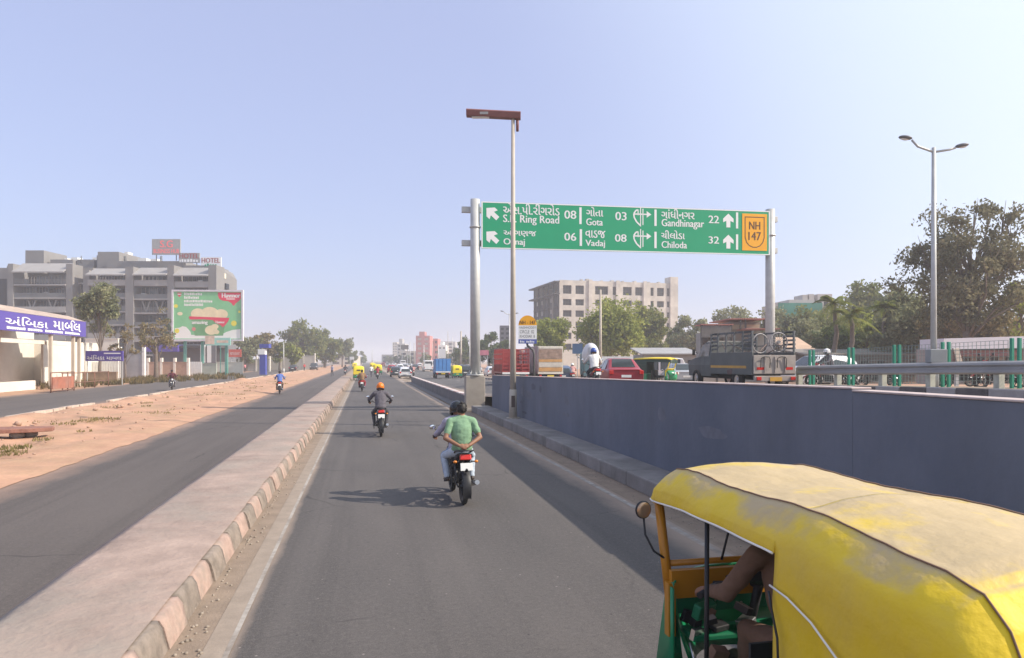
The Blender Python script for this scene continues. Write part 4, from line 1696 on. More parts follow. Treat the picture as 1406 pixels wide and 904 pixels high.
def arrow_poly(poly, px, py, s, rot, nm='arrow'):
    u, v = sg(px, py)
    c_, s_ = math.cos(rot), math.sin(rot)
    P = [(u + (x * c_ - y * s_) * s, v + (x * s_ + y * c_) * s) for x, y in poly]
    m_ = MB()
    m_.add([(a, -.006, b) for a, b in P], [tuple(range(len(P)))])
    m_.build(nm, swhite, pn)
AR = [(-.16, -.5), (.16, -.5), (.16, .0), (.42, -.12), (.42, .16), (0, .55), (-.42, .16), (-.42, -.12), (-.16, .0)]
for py in (293.5, 326):
    arrow_poly(AR, 676, py, .70, R(48))
for px, py in ((1000, 303.5), (1000, 332.5)):
    arrow_poly(AR, px, py, .66, 0)
for py in (298, 328):                                                # junction diagrams
    u, v = sg(881, py)
    mb = MB()
    k = .0365
    def ln(pts, w_):
        for (a, b), (c, d) in zip(pts, pts[1:]):
            A, B = V((u + a * k, -.004, v + b * k)), V((u + c * k, -.004, v + d * k))
            n_ = (B - A).cross(V((0, 1, 0))).normalized() * w_ * k / 2
            mb.add([A + n_, B + n_, B - n_, A - n_], [(0, 1, 2, 3)])
    ln([(-1.5, -13), (-1.5, 13)], 1.3)
    ln([(1.8, -11), (1.8, 11)], 1.3)
    ln([(-1.5, -12), (-7, -7), (-10.5, -1), (-11, 4), (-8, 8.5), (-5, 9)], 2.0)
    ln([(-5, 9.5), (-5, 2)], 1.4)
    ln([(-10, 3.5), (8, 3.5)], 1.8)
    mb.add([(u + a * k, -.0055, v + b * k) for a, b in ((7, 8), (13.5, 3.5), (7, -1))], [(0, 1, 2)])
    mb.build('junction_symbol', swhite, pn)
u0, v0 = sg(1019, 344)
u1, v1 = sg(1053, 294.5)
mb = MB()
mb.b2((u0, -.012, v0), (u1, -.001, v1))
sh = mb.build('route_shield', syel, pn)
mb = MB()
cu = (u0 + u1) / 2
hw_, hh_ = (u1 - u0) * .40, (v1 - v0) * .42
cv_ = (v0 + v1) / 2
out = [(-1, 1), (-1, -.35), (-.85, -.68), (-.55, -.9), (-.2, -1), (.2, -1), (.55, -.9), (.85, -.68), (1, -.35), (1, 1)]
oc = [(cu + x * hw_, cv_ + y * hh_) for x, y in out]
ic = [(cu + x * hw_ * .92, cv_ + y * hh_ * .945) for x, y in out]
for i in range(len(oc)):
    j = (i + 1) % len(oc)
    mb.add([(oc[i][0], -.016, oc[i][1]), (oc[j][0], -.016, oc[j][1]), (ic[j][0], -.016, ic[j][1]), (ic[i][0], -.016, ic[i][1])], [(0, 1, 2, 3)])
put_text(mb, 'NH', cu - hw_ * .55, cv_ + hh_ * .18, cu + hw_ * .55, cv_ + hh_ * .68, -.016, 0, .01)
put_text(mb, '147', cu - hw_ * .62, cv_ - hh_ * .52, cu + hw_ * .62, cv_ + hh_ * .02, -.016, 0, .01)
mb.build('shield_mark', sbrown, sh)
ub = sg(653, 300)[0]
ue = sg(1060.5, 300)[0]
for u, zb, nm in ((ub, 1.68, 0), (ue, 0.6, 1)):
    mb = MB()
    mb.cyl((u, .22, zb), (u, .22, 8.75), .235, .23, 28)
    mb.cyl((u, .22, 8.75), (u, .22, 10.08), .23, .225, 28)
    po = mb.build('post', galv, t)
    mb = MB()
    mb.cyl((u, .22, zb + .001), (u, .22, zb + .05), .42, .42, 28)
    for i in range(8):
        a = i * PI / 4
        mb.cyl((u + .34 * math.cos(a), .22 + .34 * math.sin(a), zb + .05), (u + .34 * math.cos(a), .22 + .34 * math.sin(a), zb + .14), .03, .03, 6)
        mb.box((u + .26 * math.cos(a), .22 + .26 * math.sin(a), zb + .14), (.06, .02, .2), 0, (0, 0, a))
    mb.build('flange', galv, po)
    mb = MB()
    mb.cyl((u, .22, 8.72), (u, .22, 8.78), .27, .27, 28)
    mb.build('collar', galv, po)
for zz in (z1 - .30, z0 + .32):
    mb = MB()
    mb.b2((ub - .62, .45, zz - .14), (ue + .55, .66, zz + .14))
    mb.build('beam', galv, t, bevel=.015)
    for u in np.linspace(.6, SL - .6, 7):
        mb = MB()
        mb.b2((u - .04, .082, zz - .2), (u + .04, .448, zz + .2))
        mb.build('bracket', galv, t)
pz = V((PL.x + ub * ux - .22 * uy, PL.y + ub * uy + .22 * ux, 0))
t = thing('concrete_pier', 'square tan concrete pier under the nearer gantry post', 'pier', (pz.x, pz.y, 0), az)
mb = MB()
mb.b2((-.48, -.36, 0), (.44, .50, 1.66))
mb.build('block', mat('pier_concrete', (.34, .30, .25), .9, .16, 1.6, .3, 20, col2=(.42, .33, .25), c2amt=.5), t, bevel=.03)
mb = MB()
mb.b2((-.56, -.44, 0), (.52, .58, .12))
mb.build('footing', conc, t, bevel=.02)

# ================================================================== LAMP POSTS
maroon = mat('lamp_maroon', (.20, .075, .065), .6, .15, 4)
palepole = mat('pale_pole_paint', (.46, .41, .34), .6, .12, 2.0, col2=(.36, .30, .24), c2amt=.5, c2scale=1.2)
q = at(706, 578, 25.2)
t = thing('street_lamp', 'tall pale lamp post on the ledge with long maroon box lamp', 'street lamp', (5.30, q.y, .29), -TH)
zt = H + (HOR - 160) / F * 25.2 - .29
mb = MB()
mb.cyl((0, 0, 0), (0, 0, zt), .115, .062, 20)
mb.cyl((0, 0, 0.001), (0, 0, 1.05), .15, .13, 20)
mb.cyl((0, 0, 0.002), (0, 0, .03), .24, .24, 16)
mb.build('pole', palepole, t)
mb = MB()
mb.box((.005, -.14, .62), (.13, .035, .42))
mb.build('access_door', mat('door_rust', (.10, .07, .06), .8), t, bevel=.006)
mb = MB()
L = 1.98
secs = []
for k in range(7):
    x = lerp(-1.70, .28, k / 6)
    zc = zt + .02 - (x * .052)
    secs.append([(x, -.17, zc + .09), (x, -.13, zc - .12), (x, .13, zc - .12), (x, .17, zc + .09), (x, .10, zc + .14), (x, -.10, zc + .14)])
mb.loft(secs, 0, True, True, False)
lm = mb.build('lamp_box', maroon, t, bevel=.015)
mb = MB()
mb.box((-1.05, -.165, zt + .06), (.30, .02, .09))
mb.build('lamp_label', mat('grey_label', (.3, .3, .3), .6), lm)
mb = MB()
mb.b2((-1.5, -.10, zt - .055), (-.5, .10, zt - .045))
mb.build('diffuser', swhite, lm)
mb = MB()
mb.tube([(.16, 0, zt - .55), (.16, 0, zt - .05)], [.05, .06], 8)
mb.build('lamp_arm', maroon, t)

def twin_lamp(label, px, pyb, tt, pyt, arm, zb=None, head=True, r=.07, group='twin arm street lamps', rz=-TH, col=None, x0=None):
    dx, dy = ray(px)
    x, y = dx * tt, dy * tt
    zb = gz(x, y) if zb is None else zb
    o = thing('street_lamp', label, 'street lamp', (x, y, zb), rz, group)
    zt = H + (HOR - pyt) / F * tt - zb
    mb = MB()
    mb.cyl((0, 0, 0), (0, 0, zt), r * 1.3, r * .75, 12)
    mb.cyl((0, 0, .001), (0, 0, .9), r * 1.9, r * 1.7, 12)
    mb.build('pole', col or galv, o)
    if head:
        for s in (-1, 1):
            up = .24 * arm if s < 0 else .02
            mb = MB()
            mb.tube([(0, 0, zt - .12), (s * arm * .45, 0, zt - .06 + up * .4), (s * arm * .62, 0, zt - .02 + up)], .032, 8)
            mb.build('arm', bpy.data.materials['galvanised_steel'], o)
            mb = MB()
            tilt = Matrix.Rotation(-s * .14, 3, 'Y')
            mb.ell((s * arm * .80, 0, zt + .04 + up), (arm * .19, .10 + arm * .02, .055), 0, 16, 8, tilt)
            hd_ = mb.build('lamp_head', mat('lamp_grey', (.16, .16, .17), .5) if 'lamp_grey' not in bpy.data.materials else bpy.data.materials['lamp_grey'], o)
            mb = MB()
            mb.ell((s * arm * .82, 0, zt + .015 + up), (arm * .13, .07, .045), 0, 12, 6, tilt)
            mb.build('lens', swhite, hd_)
    return o
twin_lamp('tall grey lamp post with two arms rising behind the guard rail', 1282, 500, 18.8, 203, .96, r=.065)
twin_lamp('thin pale lamp post in front of the unfinished building and bushy tree', 824.5, 500, 55, 398, 1.0, head=False, r=.10, col=palepole)
twin_lamp('distant twin lamp post hidden behind the pale pole with box lamp', 699.5, 500, 75, 431, 1.0, r=.07)
twin_lamp('slim lamp pole right of the painted lorries seen against dark trees', 645, 500, 120, 466, 1.2, r=.09)
twin_lamp('thin pole standing by the white compound wall near the green trees', 389.5, 500, 125, 470, .7, head=False, r=.09)
for k, (px, tt, py) in enumerate(((563, 210, 470), (568.5, 240, 471), (582, 190, 474), (594, 260, 470), (602, 180, 473), (615, 240, 455), (621, 220, 462), (633, 150, 455), (511, 260, 480))):
    twin_lamp(['far pole left of the pink office block', 'second far pole left of the pink office block', 'far pole in front of the pink office block', 'pole at the right edge of the pink office block', 'pole over the blue goods van', 'tall far pole above the blue goods van roof', 'far pole just right of the blue goods van', 'thick far post between the yellow rickshaw and the gantry pier', 'far pole left of the road end'][k],
              px, 500, tt, py, 1.2, head=False, r=.12 if k != 7 else .2, group='far roadside poles', col=palepole if k % 2 else None)

# ================================================================== KILOMETRE SIGN BEHIND THE WALL
tt = 26.5
c = at(724.5, 455, tt)
t = thing('milestone_sign', 'milestone shaped board with yellow top on a bent post', 'road sign', (c.x, c.y, gz(c.x, c.y)), -TH + .05)
k = tt / F
zz = lambda py: H + (HOR - py) * k - gz(c.x, c.y)
hwid = 12.6 * k
mb = MB()
mb.b2((-hwid, 0, zz(466)), (hwid, .04, zz(447)))
bd = mb.build('board', swhite, t)
mb = MB()
mb.prism([(-hwid, zz(446.95))] + [(-hwid * math.cos(a), zz(446.95) + (13.6 * k) * math.sin(a)) for a in [PI * i / 18 for i in range(1, 18)]] + [(hwid, zz(446.95))], 'y', 0, .04)
yt = mb.build('board_top', syel, t)
mb = MB()
mb.b2((-hwid, 0, zz(472)), (hwid, .04, zz(466.05)))
bb = mb.build('board_base', paint('sign_blue', (.10, .13, .38), rough=.5), t)
mb = MB()
put_text(mb, 'NH - 147', -hwid * .86, zz(445.5), hwid * .84, zz(440.5), -.004, 0, .004)
mb.build('lettering', sbrown, yt)
mb = MB()
put_text(mb, 'VAISHNODEVI', -hwid * .92, zz(451.6), hwid * .92, zz(448.3), -.004)
put_text(mb, 'CIRCLE  02', -hwid * .85, zz(458), hwid * .7, zz(453.5), -.004)
put_text(mb, 'KHODIAR  8', -hwid * .85, zz(464), hwid * .78, zz(460), -.004)
mb.build('lettering', mat('sign_letter_grey', (.13, .13, .13), .6), bd)
mb = MB()
for i in range(9):
    if i != 3:
        mb.b2((-hwid * .85 + i * hwid * .18, -.006, zz(470.6)), (-hwid * .85 + i * hwid * .18 + hwid * .12, -.001, zz(467.8 + (i % 3) * .5)))
mb.build('lettering', swhite, bb)
mb = MB()
mb.tube([(-.02, .07, zz(470)), (0.0, .08, zz(475)), (.22, .08, zz(481)), (.25, .08, zz(487)), (.25, .08, 0)], .045, 8)
mb.build('post', mat('post_dark', (.09, .085, .08), .6), t)

# ================================================================== GUARD RAIL AND GREEN MESH FENCE
YS = [onx(p, 15.4) for p in (1114, 1168, 1231, 1298, 1394)]
st_ = YS[3] - YS[4]
t = thing('guard_rail', 'grey steel crash barrier on pale posts along the main road', 'guard rail', (0, 0, 0))
secs = []
for i in range(24):
    y = lerp(onx(1096, 14.8), -3, i / 23)
    zc = prof_hi(y) + .68
    s = []
    for (dx_, dz_) in ((.0, -.16), (-.07, -.12), (-.075, -.07), (-.01, -.02), (-.01, .02), (-.075, .07), (-.07, .12), (0, .16), (.012, .16), (.012, -.16)):
        s.append((14.8 + dx_, y, zc + dz_))
    secs.append(s)
mb = MB()
mb.loft(secs, 0, True, True, False)
mb.build('rail', mat('rail_steel', (.36, .36, .36), .55, .12, 1.5, metal=.3, dust=.3), t)
postm = mat('rail_post', (.46, .46, .38), .7, .2, 5)
for y in YS + [YS[4] - 2.2, YS[4] - 4.5, YS[4] - 7]:
    mb = MB()
    mb.b2((14.83, y - .09, prof_hi(y)), (15.0, y + .07, prof_hi(y) + .78))
    mb.build('post', postm, t, bevel=.01)
gpost = paint('fence_green', (.02, .23, .15), rough=.5)
t = thing('mesh_fence', 'median fence of paired green posts with thin wire mesh', 'fence', (0, 0, 0))
for y in YS + [YS[4] - 2.5]:
    for d in (-.10, .10):
        mb = MB()
        mb.b2((15.37, y + d * 1.0 - .032, prof_hi(y) + .16), (15.45, y + d * 1.0 + .032, prof_hi(y) + 1.40))
        mb.build('post', gpost, t, bevel=.008)
wirem = mat('fence_wire', (.22, .27, .25), .5)
allY = YS + [YS[4] - 2.5]
for ya, yb in zip(allY, allY[1:]):
    mb = MB()
    A, B_ = max(ya, yb) - .2, min(ya, yb) + .2
    nx_ = int((A - B_) / .12)
    for i in range(nx_ + 1):
        y = lerp(A, B_, i / nx_)
        mb.b2((15.406, y - .005, prof_hi(y) + .25), (15.414, y + .005, prof_hi(y) + 1.36))
    for j in range(12):
        z = .25 + j * .1
        mb.add([(15.41, A, prof_hi(A) + z), (15.41, A, prof_hi(A) + z + .010), (15.41, B_, prof_hi(B_) + z + .010), (15.41, B_, prof_hi(B_) + z)], [(0, 1, 2, 3)])
    mb.build('mesh_panel', wirem, t)
y = onx(1290, 15.2)
t = thing('control_box', 'small grey metal box strapped to the tall lamp post', 'control box', (15.0, y - .1, prof_hi(y)), -TH)
mb = MB()
mb.box((0, 0, 1.02), (.46, .25, .36))
mb.build('cabinet', mat('cabinet_grey', (.26, .27, .27), .6), t, bevel=.02)
mb = MB()
mb.cyl((-.12, .05, 0), (-.12, .05, .85), .04, .04, 8)
mb.build('leg', galv, t)

# ================================================================== BUILDINGS
def bld(name, label, px, tt, rz=-TH, cat='building', group=None):
    dx, dy = ray(px)
    return thing(name, label, cat, (dx * tt, dy * tt, gz(dx * tt, dy * tt) - .05), rz, group)

# ---- the grey commercial block with hotel signs (left)
TT = 150.0
k = TT / F
t = bld('commercial_building', 'grey glass fronted commercial block with hotel signs on its roof', 0, TT)
zz = lambda py: H + (HOR - py) * k + .05
xx = lambda px: px * k
stone = mat('grey_cladding', (.215, .205, .195), .75, .08, .35, 0, col2=(.21, .2, .19), c2amt=.5, c2scale=.08)
slabm = mat('slab_grey', (.31, .295, .28), .75, .1, .5)
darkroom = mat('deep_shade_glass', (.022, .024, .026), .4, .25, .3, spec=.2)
glassb = mat('office_glass', (.07, .09, .095), .15, .5, .5, spec=.45, col2=(.26, .28, .28), c2amt=.8, c2scale=.25)
railm = mat('balcony_panel', (.13, .135, .135), .5, .1, .5)
mb = MB()
def fin(px0, px1, pyt, y0=-2.0, y1=2.0, pyb=505):
    mb.b2((xx(px0), y0, 0), (xx(px1), y1, zz(pyt)))
fin(20, 27, 364); fin(97, 106, 364, -1.6); fin(119, 127, 372, -1.2); fin(179, 190, 368); fin(236, 245, 366); fin(292, 303, 366, -2.2, 2)
mb.b2((xx(-75), -1.2, 0), (xx(3), 14, zz(371))); mb.b2((xx(15), -1.2, 0), (xx(20), 14, zz(366)))
mb.b2((xx(3), -1.2, zz(384)), (xx(15), 14, zz(369)))
mb.b2((xx(20), 6, 0), (xx(290), 12, zz(371)))
mb.b2((xx(106), 2, 0), (xx(120), 7, zz(366)))
mb.add([(xx(303), -2.2, 0), (xx(303), -2.2, zz(366)), (xx(295), 12, zz(376)), (xx(295), 12, 0)], [(0, 1, 2, 3)])
mb.add([(xx(303), -2.2, zz(366)), (xx(295), 12, zz(376)), (xx(289), 12, zz(366))], [(0, 1, 2)])
# roof boxes
mb.b2((xx(17), 4, zz(372)), (xx(43), 12, zz(340))); mb.b2((xx(8), 6, zz(372)), (xx(17), 12, zz(346)))
mb.b2((xx(119), 4, zz(372)), (xx(149), 14, zz(342))); mb.b2((xx(110), 6, zz(372)), (xx(119), 14, zz(345)))
mb.b2((xx(48), 5, zz(371)), (xx(80), 14, zz(352))); mb.b2((xx(82), 6, zz(371)), (xx(106), 14, zz(351)))
mb.b2((xx(135), 3, zz(371)), (xx(246), 14, zz(356))); mb.b2((xx(246), 2, zz(370)), (xx(288), 10, zz(363)))
mb.build('wall', stone, t)
mb = MB()
for a, b, p0, p1 in ((27, 97, 361, 375), (127, 179, 368, 379), (190, 236, 367, 379), (245, 292, 367, 380)):   # sloped sun canopies
    mb.add([(xx(a), 1.0, zz(p0)), (xx(b), 1.0, zz(p0)), (xx(b), -2.6, zz(p1)), (xx(a), -2.6, zz(p1)), (xx(a), 1.0, zz(p0) - .25), (xx(b), 1.0, zz(p0) - .25), (xx(b), -2.6, zz(p1) - .25), (xx(a), -2.6, zz(p1) - .25)],
           [(0, 1, 2, 3), (4, 7, 6, 5), (0, 4, 5, 1), (1, 5, 6, 2), (2, 6, 7, 3), (3, 7, 4, 0)])
mb.build('sun_canopy', slabm, t)
bays = [(27, 97, [391.5, 409.5, 428, 447, 466, 485, 504]), (127, 179, [391.5, 409.5, 428, 446, 464, 482, 504]), (190, 236, [392, 411, 430, 449, 468, 487, 504]), (245, 292, [394, 412, 430, 449, 468, 487, 504]), (106, 119, [388, 405, 424, 444, 462, 482, 504])]
for a, b, fl in bays:
    core = a == 106
    prev = 376
    for j, py in enumerate(fl):
        y0 = -1.8 if not core else .4
        if j < len(fl) - 1:
            mb = MB()
            mb.b2((xx(a), y0, zz(py) - .32), (xx(b), 6, zz(py)))
            mb.build('floor_slab', slabm, t)
        zt_, zb_ = zz(prev) - .34, zz(py)
        if j < 6 and not core:
            mb = MB()
            if (j + int(a)) % 3:
                mb.b2((xx(a) + .02, y0 + .05, zb_ + .002), (xx(b) - .02, y0 + .12, zb_ + .95))
            else:
                for i in range(4):
                    mb.b2((xx(a) + .02, y0 + .05, zb_ + .25 + i * .24), (xx(b) - .02, y0 + .09, zb_ + .30 + i * .24))
            mb.build('railing', railm if j % 2 else slabm, t)
        nb = max(1, int((b - a) / 17))
        for i in range(nb):
            xa, xb = lerp(xx(a), xx(b), i / nb), lerp(xx(a), xx(b), (i + 1) / nb)
            mb = MB()
            d = 1.2 if (i + j) % 3 else 2.6
            mb.b2((xa + .08, d, zb_ + .05), (xb - .08, d + .1, zt_ - .05))
            if core or (i * 7 + j * 3) % 5 == 0:
                w_ = mb.build('window', darkroom, t)
            else:
                w_ = mb.build('window', glassb, t)
            mb = MB()
            n_ = 4
            for g in range(n_ + 1):
                x_ = lerp(xa + .08, xb - .08, g / n_)
                mb.b2((x_ - .05, d - .08, zb_ + .05), (x_ + .05, d - .003, zt_ - .05))
            mb.build('frame', slabm, w_)
        if j in (2, 4) and not core:
            mb = MB()                                               # slanted struts
            for i in range(2):
                xc = lerp(xx(a), xx(b), .3 + .4 * i)
                for s in (-1, 1):
                    mb.tube([(xc, -.9, zb_ + .1), (xc + s * .9, -.9, zt_)], .16, 6)
            mb.build('strut', slabm, t)
        prev = py
rr = random.Random(8)
for a, b, fl in bays[:4]:
    for j, py in enumerate(fl[:5]):
        for _ in range(2):
            if rr.random() < .75:
                x_ = xx(rr.uniform(a + 3, b - 3))
                mb = MB()
                mb.b2((x_ - .5, -.9, zz(py) + .02), (x_ + .5, -.4, zz(py) + rr.uniform(.8, 1.3)))
                mb.build('air_conditioner', [white, slabm, railm][rr.randint(0, 2)], t)
mb = MB()
mb.b2((xx(3), -1.25, zz(424)), (xx(15), -1.1, zz(384)))
mb.build('stair_window', darkroom, t)
mb = MB()
for a, b, p in ((312, 319, 384),):
    mb.box((xx(301.5), 2.6, zz(377)), (1.7, .12, 1.1), 0, (0, 0, R(95)))
mb.build('side_sign', mat('cream_sign', (.7, .66, .5), .5), t)
mb = MB()
mb.box((xx(300), 4.0, zz(391)), (2.0, .7, 1.2), 0, (0, 0, R(95)))
mb.build('side_window', darkroom, t)
mb = MB()
for px, w_, py in ((4, 8, 346), (70, 9, 349), (58, 4, 350), (100, 8, 349), (145, 5, 341), (168, 12, 350), (185, 10, 351)):
    mb.box((xx(px), 9, zz(py)), (xx(w_), 2, .9))
mb.build('roof_tank', white, t)
mb = MB()
for px in (150, 152, 88, 201, 203):
    mb.cyl((xx(px), 6, zz(356)), (xx(px), 6, zz(346)), .12, .12, 6)
mb.build('roof_mast', railm, t)
hm_ = paint('hotel_maroon', (.34, .045, .05), rough=.5)
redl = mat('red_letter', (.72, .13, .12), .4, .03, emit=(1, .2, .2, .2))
b0 = at(209, 358, TT + 2)
def roof_sign(label, a, b, pt, pb, board, lines, foot):
    dx, dy = ray(a)
    o = thing('roof_sign', label, 'sign', (dx * (TT + 2), dy * (TT + 2), 0), -TH)
    kk = (TT + 2) / F
    z_ = lambda py: H + (HOR - py) * kk
    mb = MB()
    mb.b2((0, 0, z_(pb)), ((b - a) * kk, .3, z_(pt)))
    bo = mb.build('board', board, o)
    for (s, p0, p1, q0, q1, m_, bd_) in lines:
        mb = MB()
        if s:
            put_text(mb, s, (p0 - a) * kk, z_(q1), (p1 - a) * kk, z_(q0), -.03, 0, bd_)
        else:
            rr = random.Random(int(a))
            x_ = (p0 - a) * kk
            while x_ < (p1 - a) * kk - .3:
                w_ = rr.uniform(.25, .5)
                mb.b2((x_, -.04, z_(q1)), (x_ + w_, -.02, z_(q1) + (z_(q0) - z_(q1)) * rr.uniform(.6, 1)))
                x_ += w_ + .18
        mb.build('lettering', m_, bo)
    mb = MB()
    for f_ in (.15, .85):
        mb.b2(((b - a) * kk * f_ - .08, .1, z_(foot)), ((b - a) * kk * f_ + .08, .25, z_(pb) - .001))
    mb.build('support', railm, o)
lamg = mat('sign_board_grey', (.33, .33, .32), .6)
roof_sign('grey roof board with red S.G letters, highest on the commercial block', 208.5, 247.5, 328.5, 350, lamg, [('S.G', 220, 237, 330.5, 340, redl, .05), ('BUSINESS HUB', 211, 246, 342, 348, redl, .02)], 358)
roof_sign('maroon lettered hotel board between the S.G board and the white one', 245.5, 274, 347.5, 361, lamg, [('HOTEL', 246.5, 273, 348.3, 355, hm_, .04), (None, 246.5, 273, 356, 360, swhite, 0)], 366)
roof_sign('white hotel board with maroon and green letters, rightmost on the roof', 276, 303.5, 353.5, 366.5, swhite, [('HOTEL', 277, 302, 354.5, 361, hm_, .04), (None, 281, 300, 362, 365.8, sgreen, 0)], 370)

# ---- shop with purple fascia
purple = paint('fascia_purple', (.10, .07, .33), rough=.45, var=.05)
SX = -25.6
ya_, yb_ = 26.0, onx(118, -25.6)
t = thing('marble_shop', 'cream roadside marble shop under a long purple sign fascia', 'shop', (SX, 0, 0))
creamw = mat('cream_wall', (.74, .69, .60), .85, .08, .6, .1, 8, col2=(.55, .48, .38), c2amt=.4)
mb = MB()
mb.b2((-6.2, ya_, 0), (-6.0, 76, 5.4))
mb.b2((-14, 76, 0), (-3.8, 76.3, 4.3))
mb.b2((-6, 45, 0), (-1.5, 45.2, 4.2))
mb.b2((-3.9, yb_ + .3, 0), (-3.7, 86, 4.3))
mb.build('wall', creamw, t)
mb = MB()
mb.b2((-14, ya_, 5.9), (-.45, yb_ - .1, 6.05))
mb.add([(0.02, ya_, 6.02), (0.02, yb_, 6.02), (-1.5, yb_, 6.55), (-1.5, ya_, 6.9)], [(0, 1, 2, 3)])
mb.add([(0.02, yb_, 6.02), (-1.5, yb_, 6.55), (-1.5, yb_, 6.02)], [(0, 1, 2)])
mb.build('roof', mat('roof_tan', (.42, .33, .27), .9, .2, 1), t)
mb = MB()
mb.b2((-.35, ya_, 4.6), (0, yb_, 6.0))
fa = mb.build('fascia', purple, t)
# lettering lies on the face that looks +x: build facing -y then turn
def shopx(px):
    return onx(px, SX)
kz = lambda px, py: H + (HOR - py) / F * (SX * st + shopx(px) * ct)
mb = MB()
mb.M = Matrix.Rotation(R(90), 4, 'Z')
ylast = shopx(111)
yfirst = shopx(7)
put_text(mb, 'અંિબકા', shopx(7.5), 5.02, shopx(65.5), 5.74, -.012, 0, .035)
put_text(mb, 'માબલ', shopx(73.5), 5.02, shopx(110.5), 5.74, -.012, 0, .045)
u_ = shopx(94)
for i in range(6):                                                  # the hook over the third letter
    a = PI * (1.05 - i / 5 * .9)
    mb.b2((u_ + .9 + .42 * math.cos(a) - .09, -.0135, 5.62 + .26 * math.sin(a)), (u_ + .9 + .42 * math.cos(a) + .09, -.0125, 5.74 + .26 * math.sin(a)))
rr = random.Random(2)
for a, b in ((9, 34), (38, 57), (62, 86), (89, 108)):
    y = shopx(a)
    while y < shopx(b):
        w_ = rr.uniform(.16, .4)
        mb.b2((y, -.0115, 4.72), (y + w_, -.0105, 4.72 + rr.uniform(.12, .2)))
        y += w_ + .06
    mb.b2((shopx(a), -.0105, 4.87), (shopx(b), -.0095, 4.90))
lt = mb.build('lettering', swhite, fa)
for px in (0, 75, 105.5, 113.5):
    y = shopx(px)
    mb = MB()
    mb.b2((-.42, y - .12, 0), (-.18, y + .12, 4.6))
    mb.build('column', bpy.data.materials.get('shop_column') or mat('shop_column', (.55, .47, .38), .85, .1, 1), t)
mb = MB()
mb.b2((-1.0, shopx(16), 3.75), (-.7, shopx(74), 4.1))
mb.b2((-1.0, shopx(76.5), 3.75), (-.7, shopx(105), 4.0))
mb.build('beam', creamw, t)
mb = MB()
mb.b2((-5.99, shopx(40), 0), (-5.93, shopx(62), 3.0))
mb.build('shutter', mat('shutter_grey', (.34, .31, .28), .7, .1, 2), t)
mb = MB()
mb.b2((-6, 53.2, .0), (-.6, 53.5, .9))
mb.b2((-1.2, 46, 0), (-.9, 64, .75))
mb.build('plinth', creamw, t)

# pipe railing and orange gate in front of the shop
t = thing('pipe_railing', 'thin rusty pipe railing in front of the cream shop', 'railing', (SX + 2.2, 0, 0))
rust = mat('rusty_pipe', (.22, .11, .075), .8, .3, 6)
mb = MB()
for z in (.55, 1.35):
    mb.tube([(0, shopx(42), z), (0, shopx(114), z)], .035, 6)
mb.build('rail', rust, t)
for px in (43, 58, 77, 92, 113):
    mb = MB()
    mb.cyl((0, shopx(px), 0), (0, shopx(px), 1.4), .045, .045, 6)
    mb.build('post', rust, t)
t = thing('steel_gate', 'rusty orange sheet gate panel leaning by the shop front', 'gate', (SX + 3.0, 0, 0))
mb = MB()
mb.b2((0, shopx(8), .25), (.06, shopx(42), 1.15))
mb.build('panel', mat('gate_orange', (.36, .13, .08), .8, .25, 2, col2=(.28, .2, .17), c2amt=.6), t)
mb = MB()
for px in (6, 33, 43):
    mb.cyl((.03, shopx(px), 0), (.03, shopx(px), 1.5), .05, .05, 6)
mb.tube([(.03, shopx(6), 1.48), (.03, shopx(43), 1.48)], .04, 6)
mb.tube([(.03, shopx(6), .12), (.03, shopx(43), .12)], .04, 6)
mb.build('frame', rust, t)

# ---- unfinished concrete building (centre right)
TT = 190.0
k = TT / F
t = bld('unfinished_building', 'unfinished six storey concrete frame building with bare window openings', 768, TT, -TH + R(15))
rawc = mat('raw_concrete', (.53, .485, .42), .9, .28, .3, .2, 3, col2=(.36, .335, .30), c2amt=.75, c2scale=.16)
rawd = mat('raw_concrete_dark_shade', (.07, .066, .066), .9, .2, .3)  # shade of the unfinished building's left side is put into this colour
x_ = lambda px: (px - 768) * k
z_ = lambda py: H + (HOR - py) * k + .05
us = [0, 5, 16.5, 22, 33.5, 40.5, 44.8, 49, 67, 73.5, 82, 88, 100.5, 105.5, 116, 127.5, 132, 137, 147, 151.5, 156.5, 165.5]
opencol = {1, 3, 5, 7, 9, 11, 13, 15, 17, 19}
rows = []
for (b, tp) in ((403.2, 391.5), (419, 410.4), (434.8, 426), (450.2, 441.4), (465.5, 456.7), (480.5, 472)):
    rows += [(b, tp)]
vs_ = [0]
openrow = set()
for b, tp in rows[::-1]:
    vs_ += [z_(b), z_(tp)]
    openrow.add(len(vs_) - 2)
vs_.append(z_(384.5))
mb = MB()
us = [u * 1.075 for u in us]
holes = facade(mb, [u * k for u in us], vs_, lambda i, j: i in opencol and j in openrow, 0, .5)
mb.b2((0.2, 23.0, 0), (us[-1] * k, 23.2, z_(384.5)))
mb.b2((us[-1] * k - .2, 0.003, 0), (us[-1] * k + .2, 23, z_(384.5)))
for b, tp in rows:
    mb.b2((0.2, .51, z_(b) - 1.3), (us[-1] * k - .3, 22.9, z_(b) - 1.0))
mb.b2((0.2, 0.5, z_(384.5) - .3), (us[-1] * k - .3, 22.9, z_(384.5) - .05))
for px in (813, 854, 896):
    mb.b2((x_(px) - .5, -.35, 0), (x_(px) + .6, -.002, z_(383)))
mb.b2((x_(935), -.5, 0), (x_(947), 3, z_(375.5)))
mb.build('wall', rawc, t)
for px, w_, h_ in ((800, 3, 2), (808, 4, 3), (830, 3, 1.5), (845, 5, 2), (862, 3, 1.6), (880, 4, 2), (902, 3, 1.5), (918, 3, 2)):
    mb = MB()
    mb.b2((x_(px), .3, z_(384.6)), (x_(px + w_), 1.5, z_(384.6) + h_ * k))
    mb.build('parapet', rawc, t)
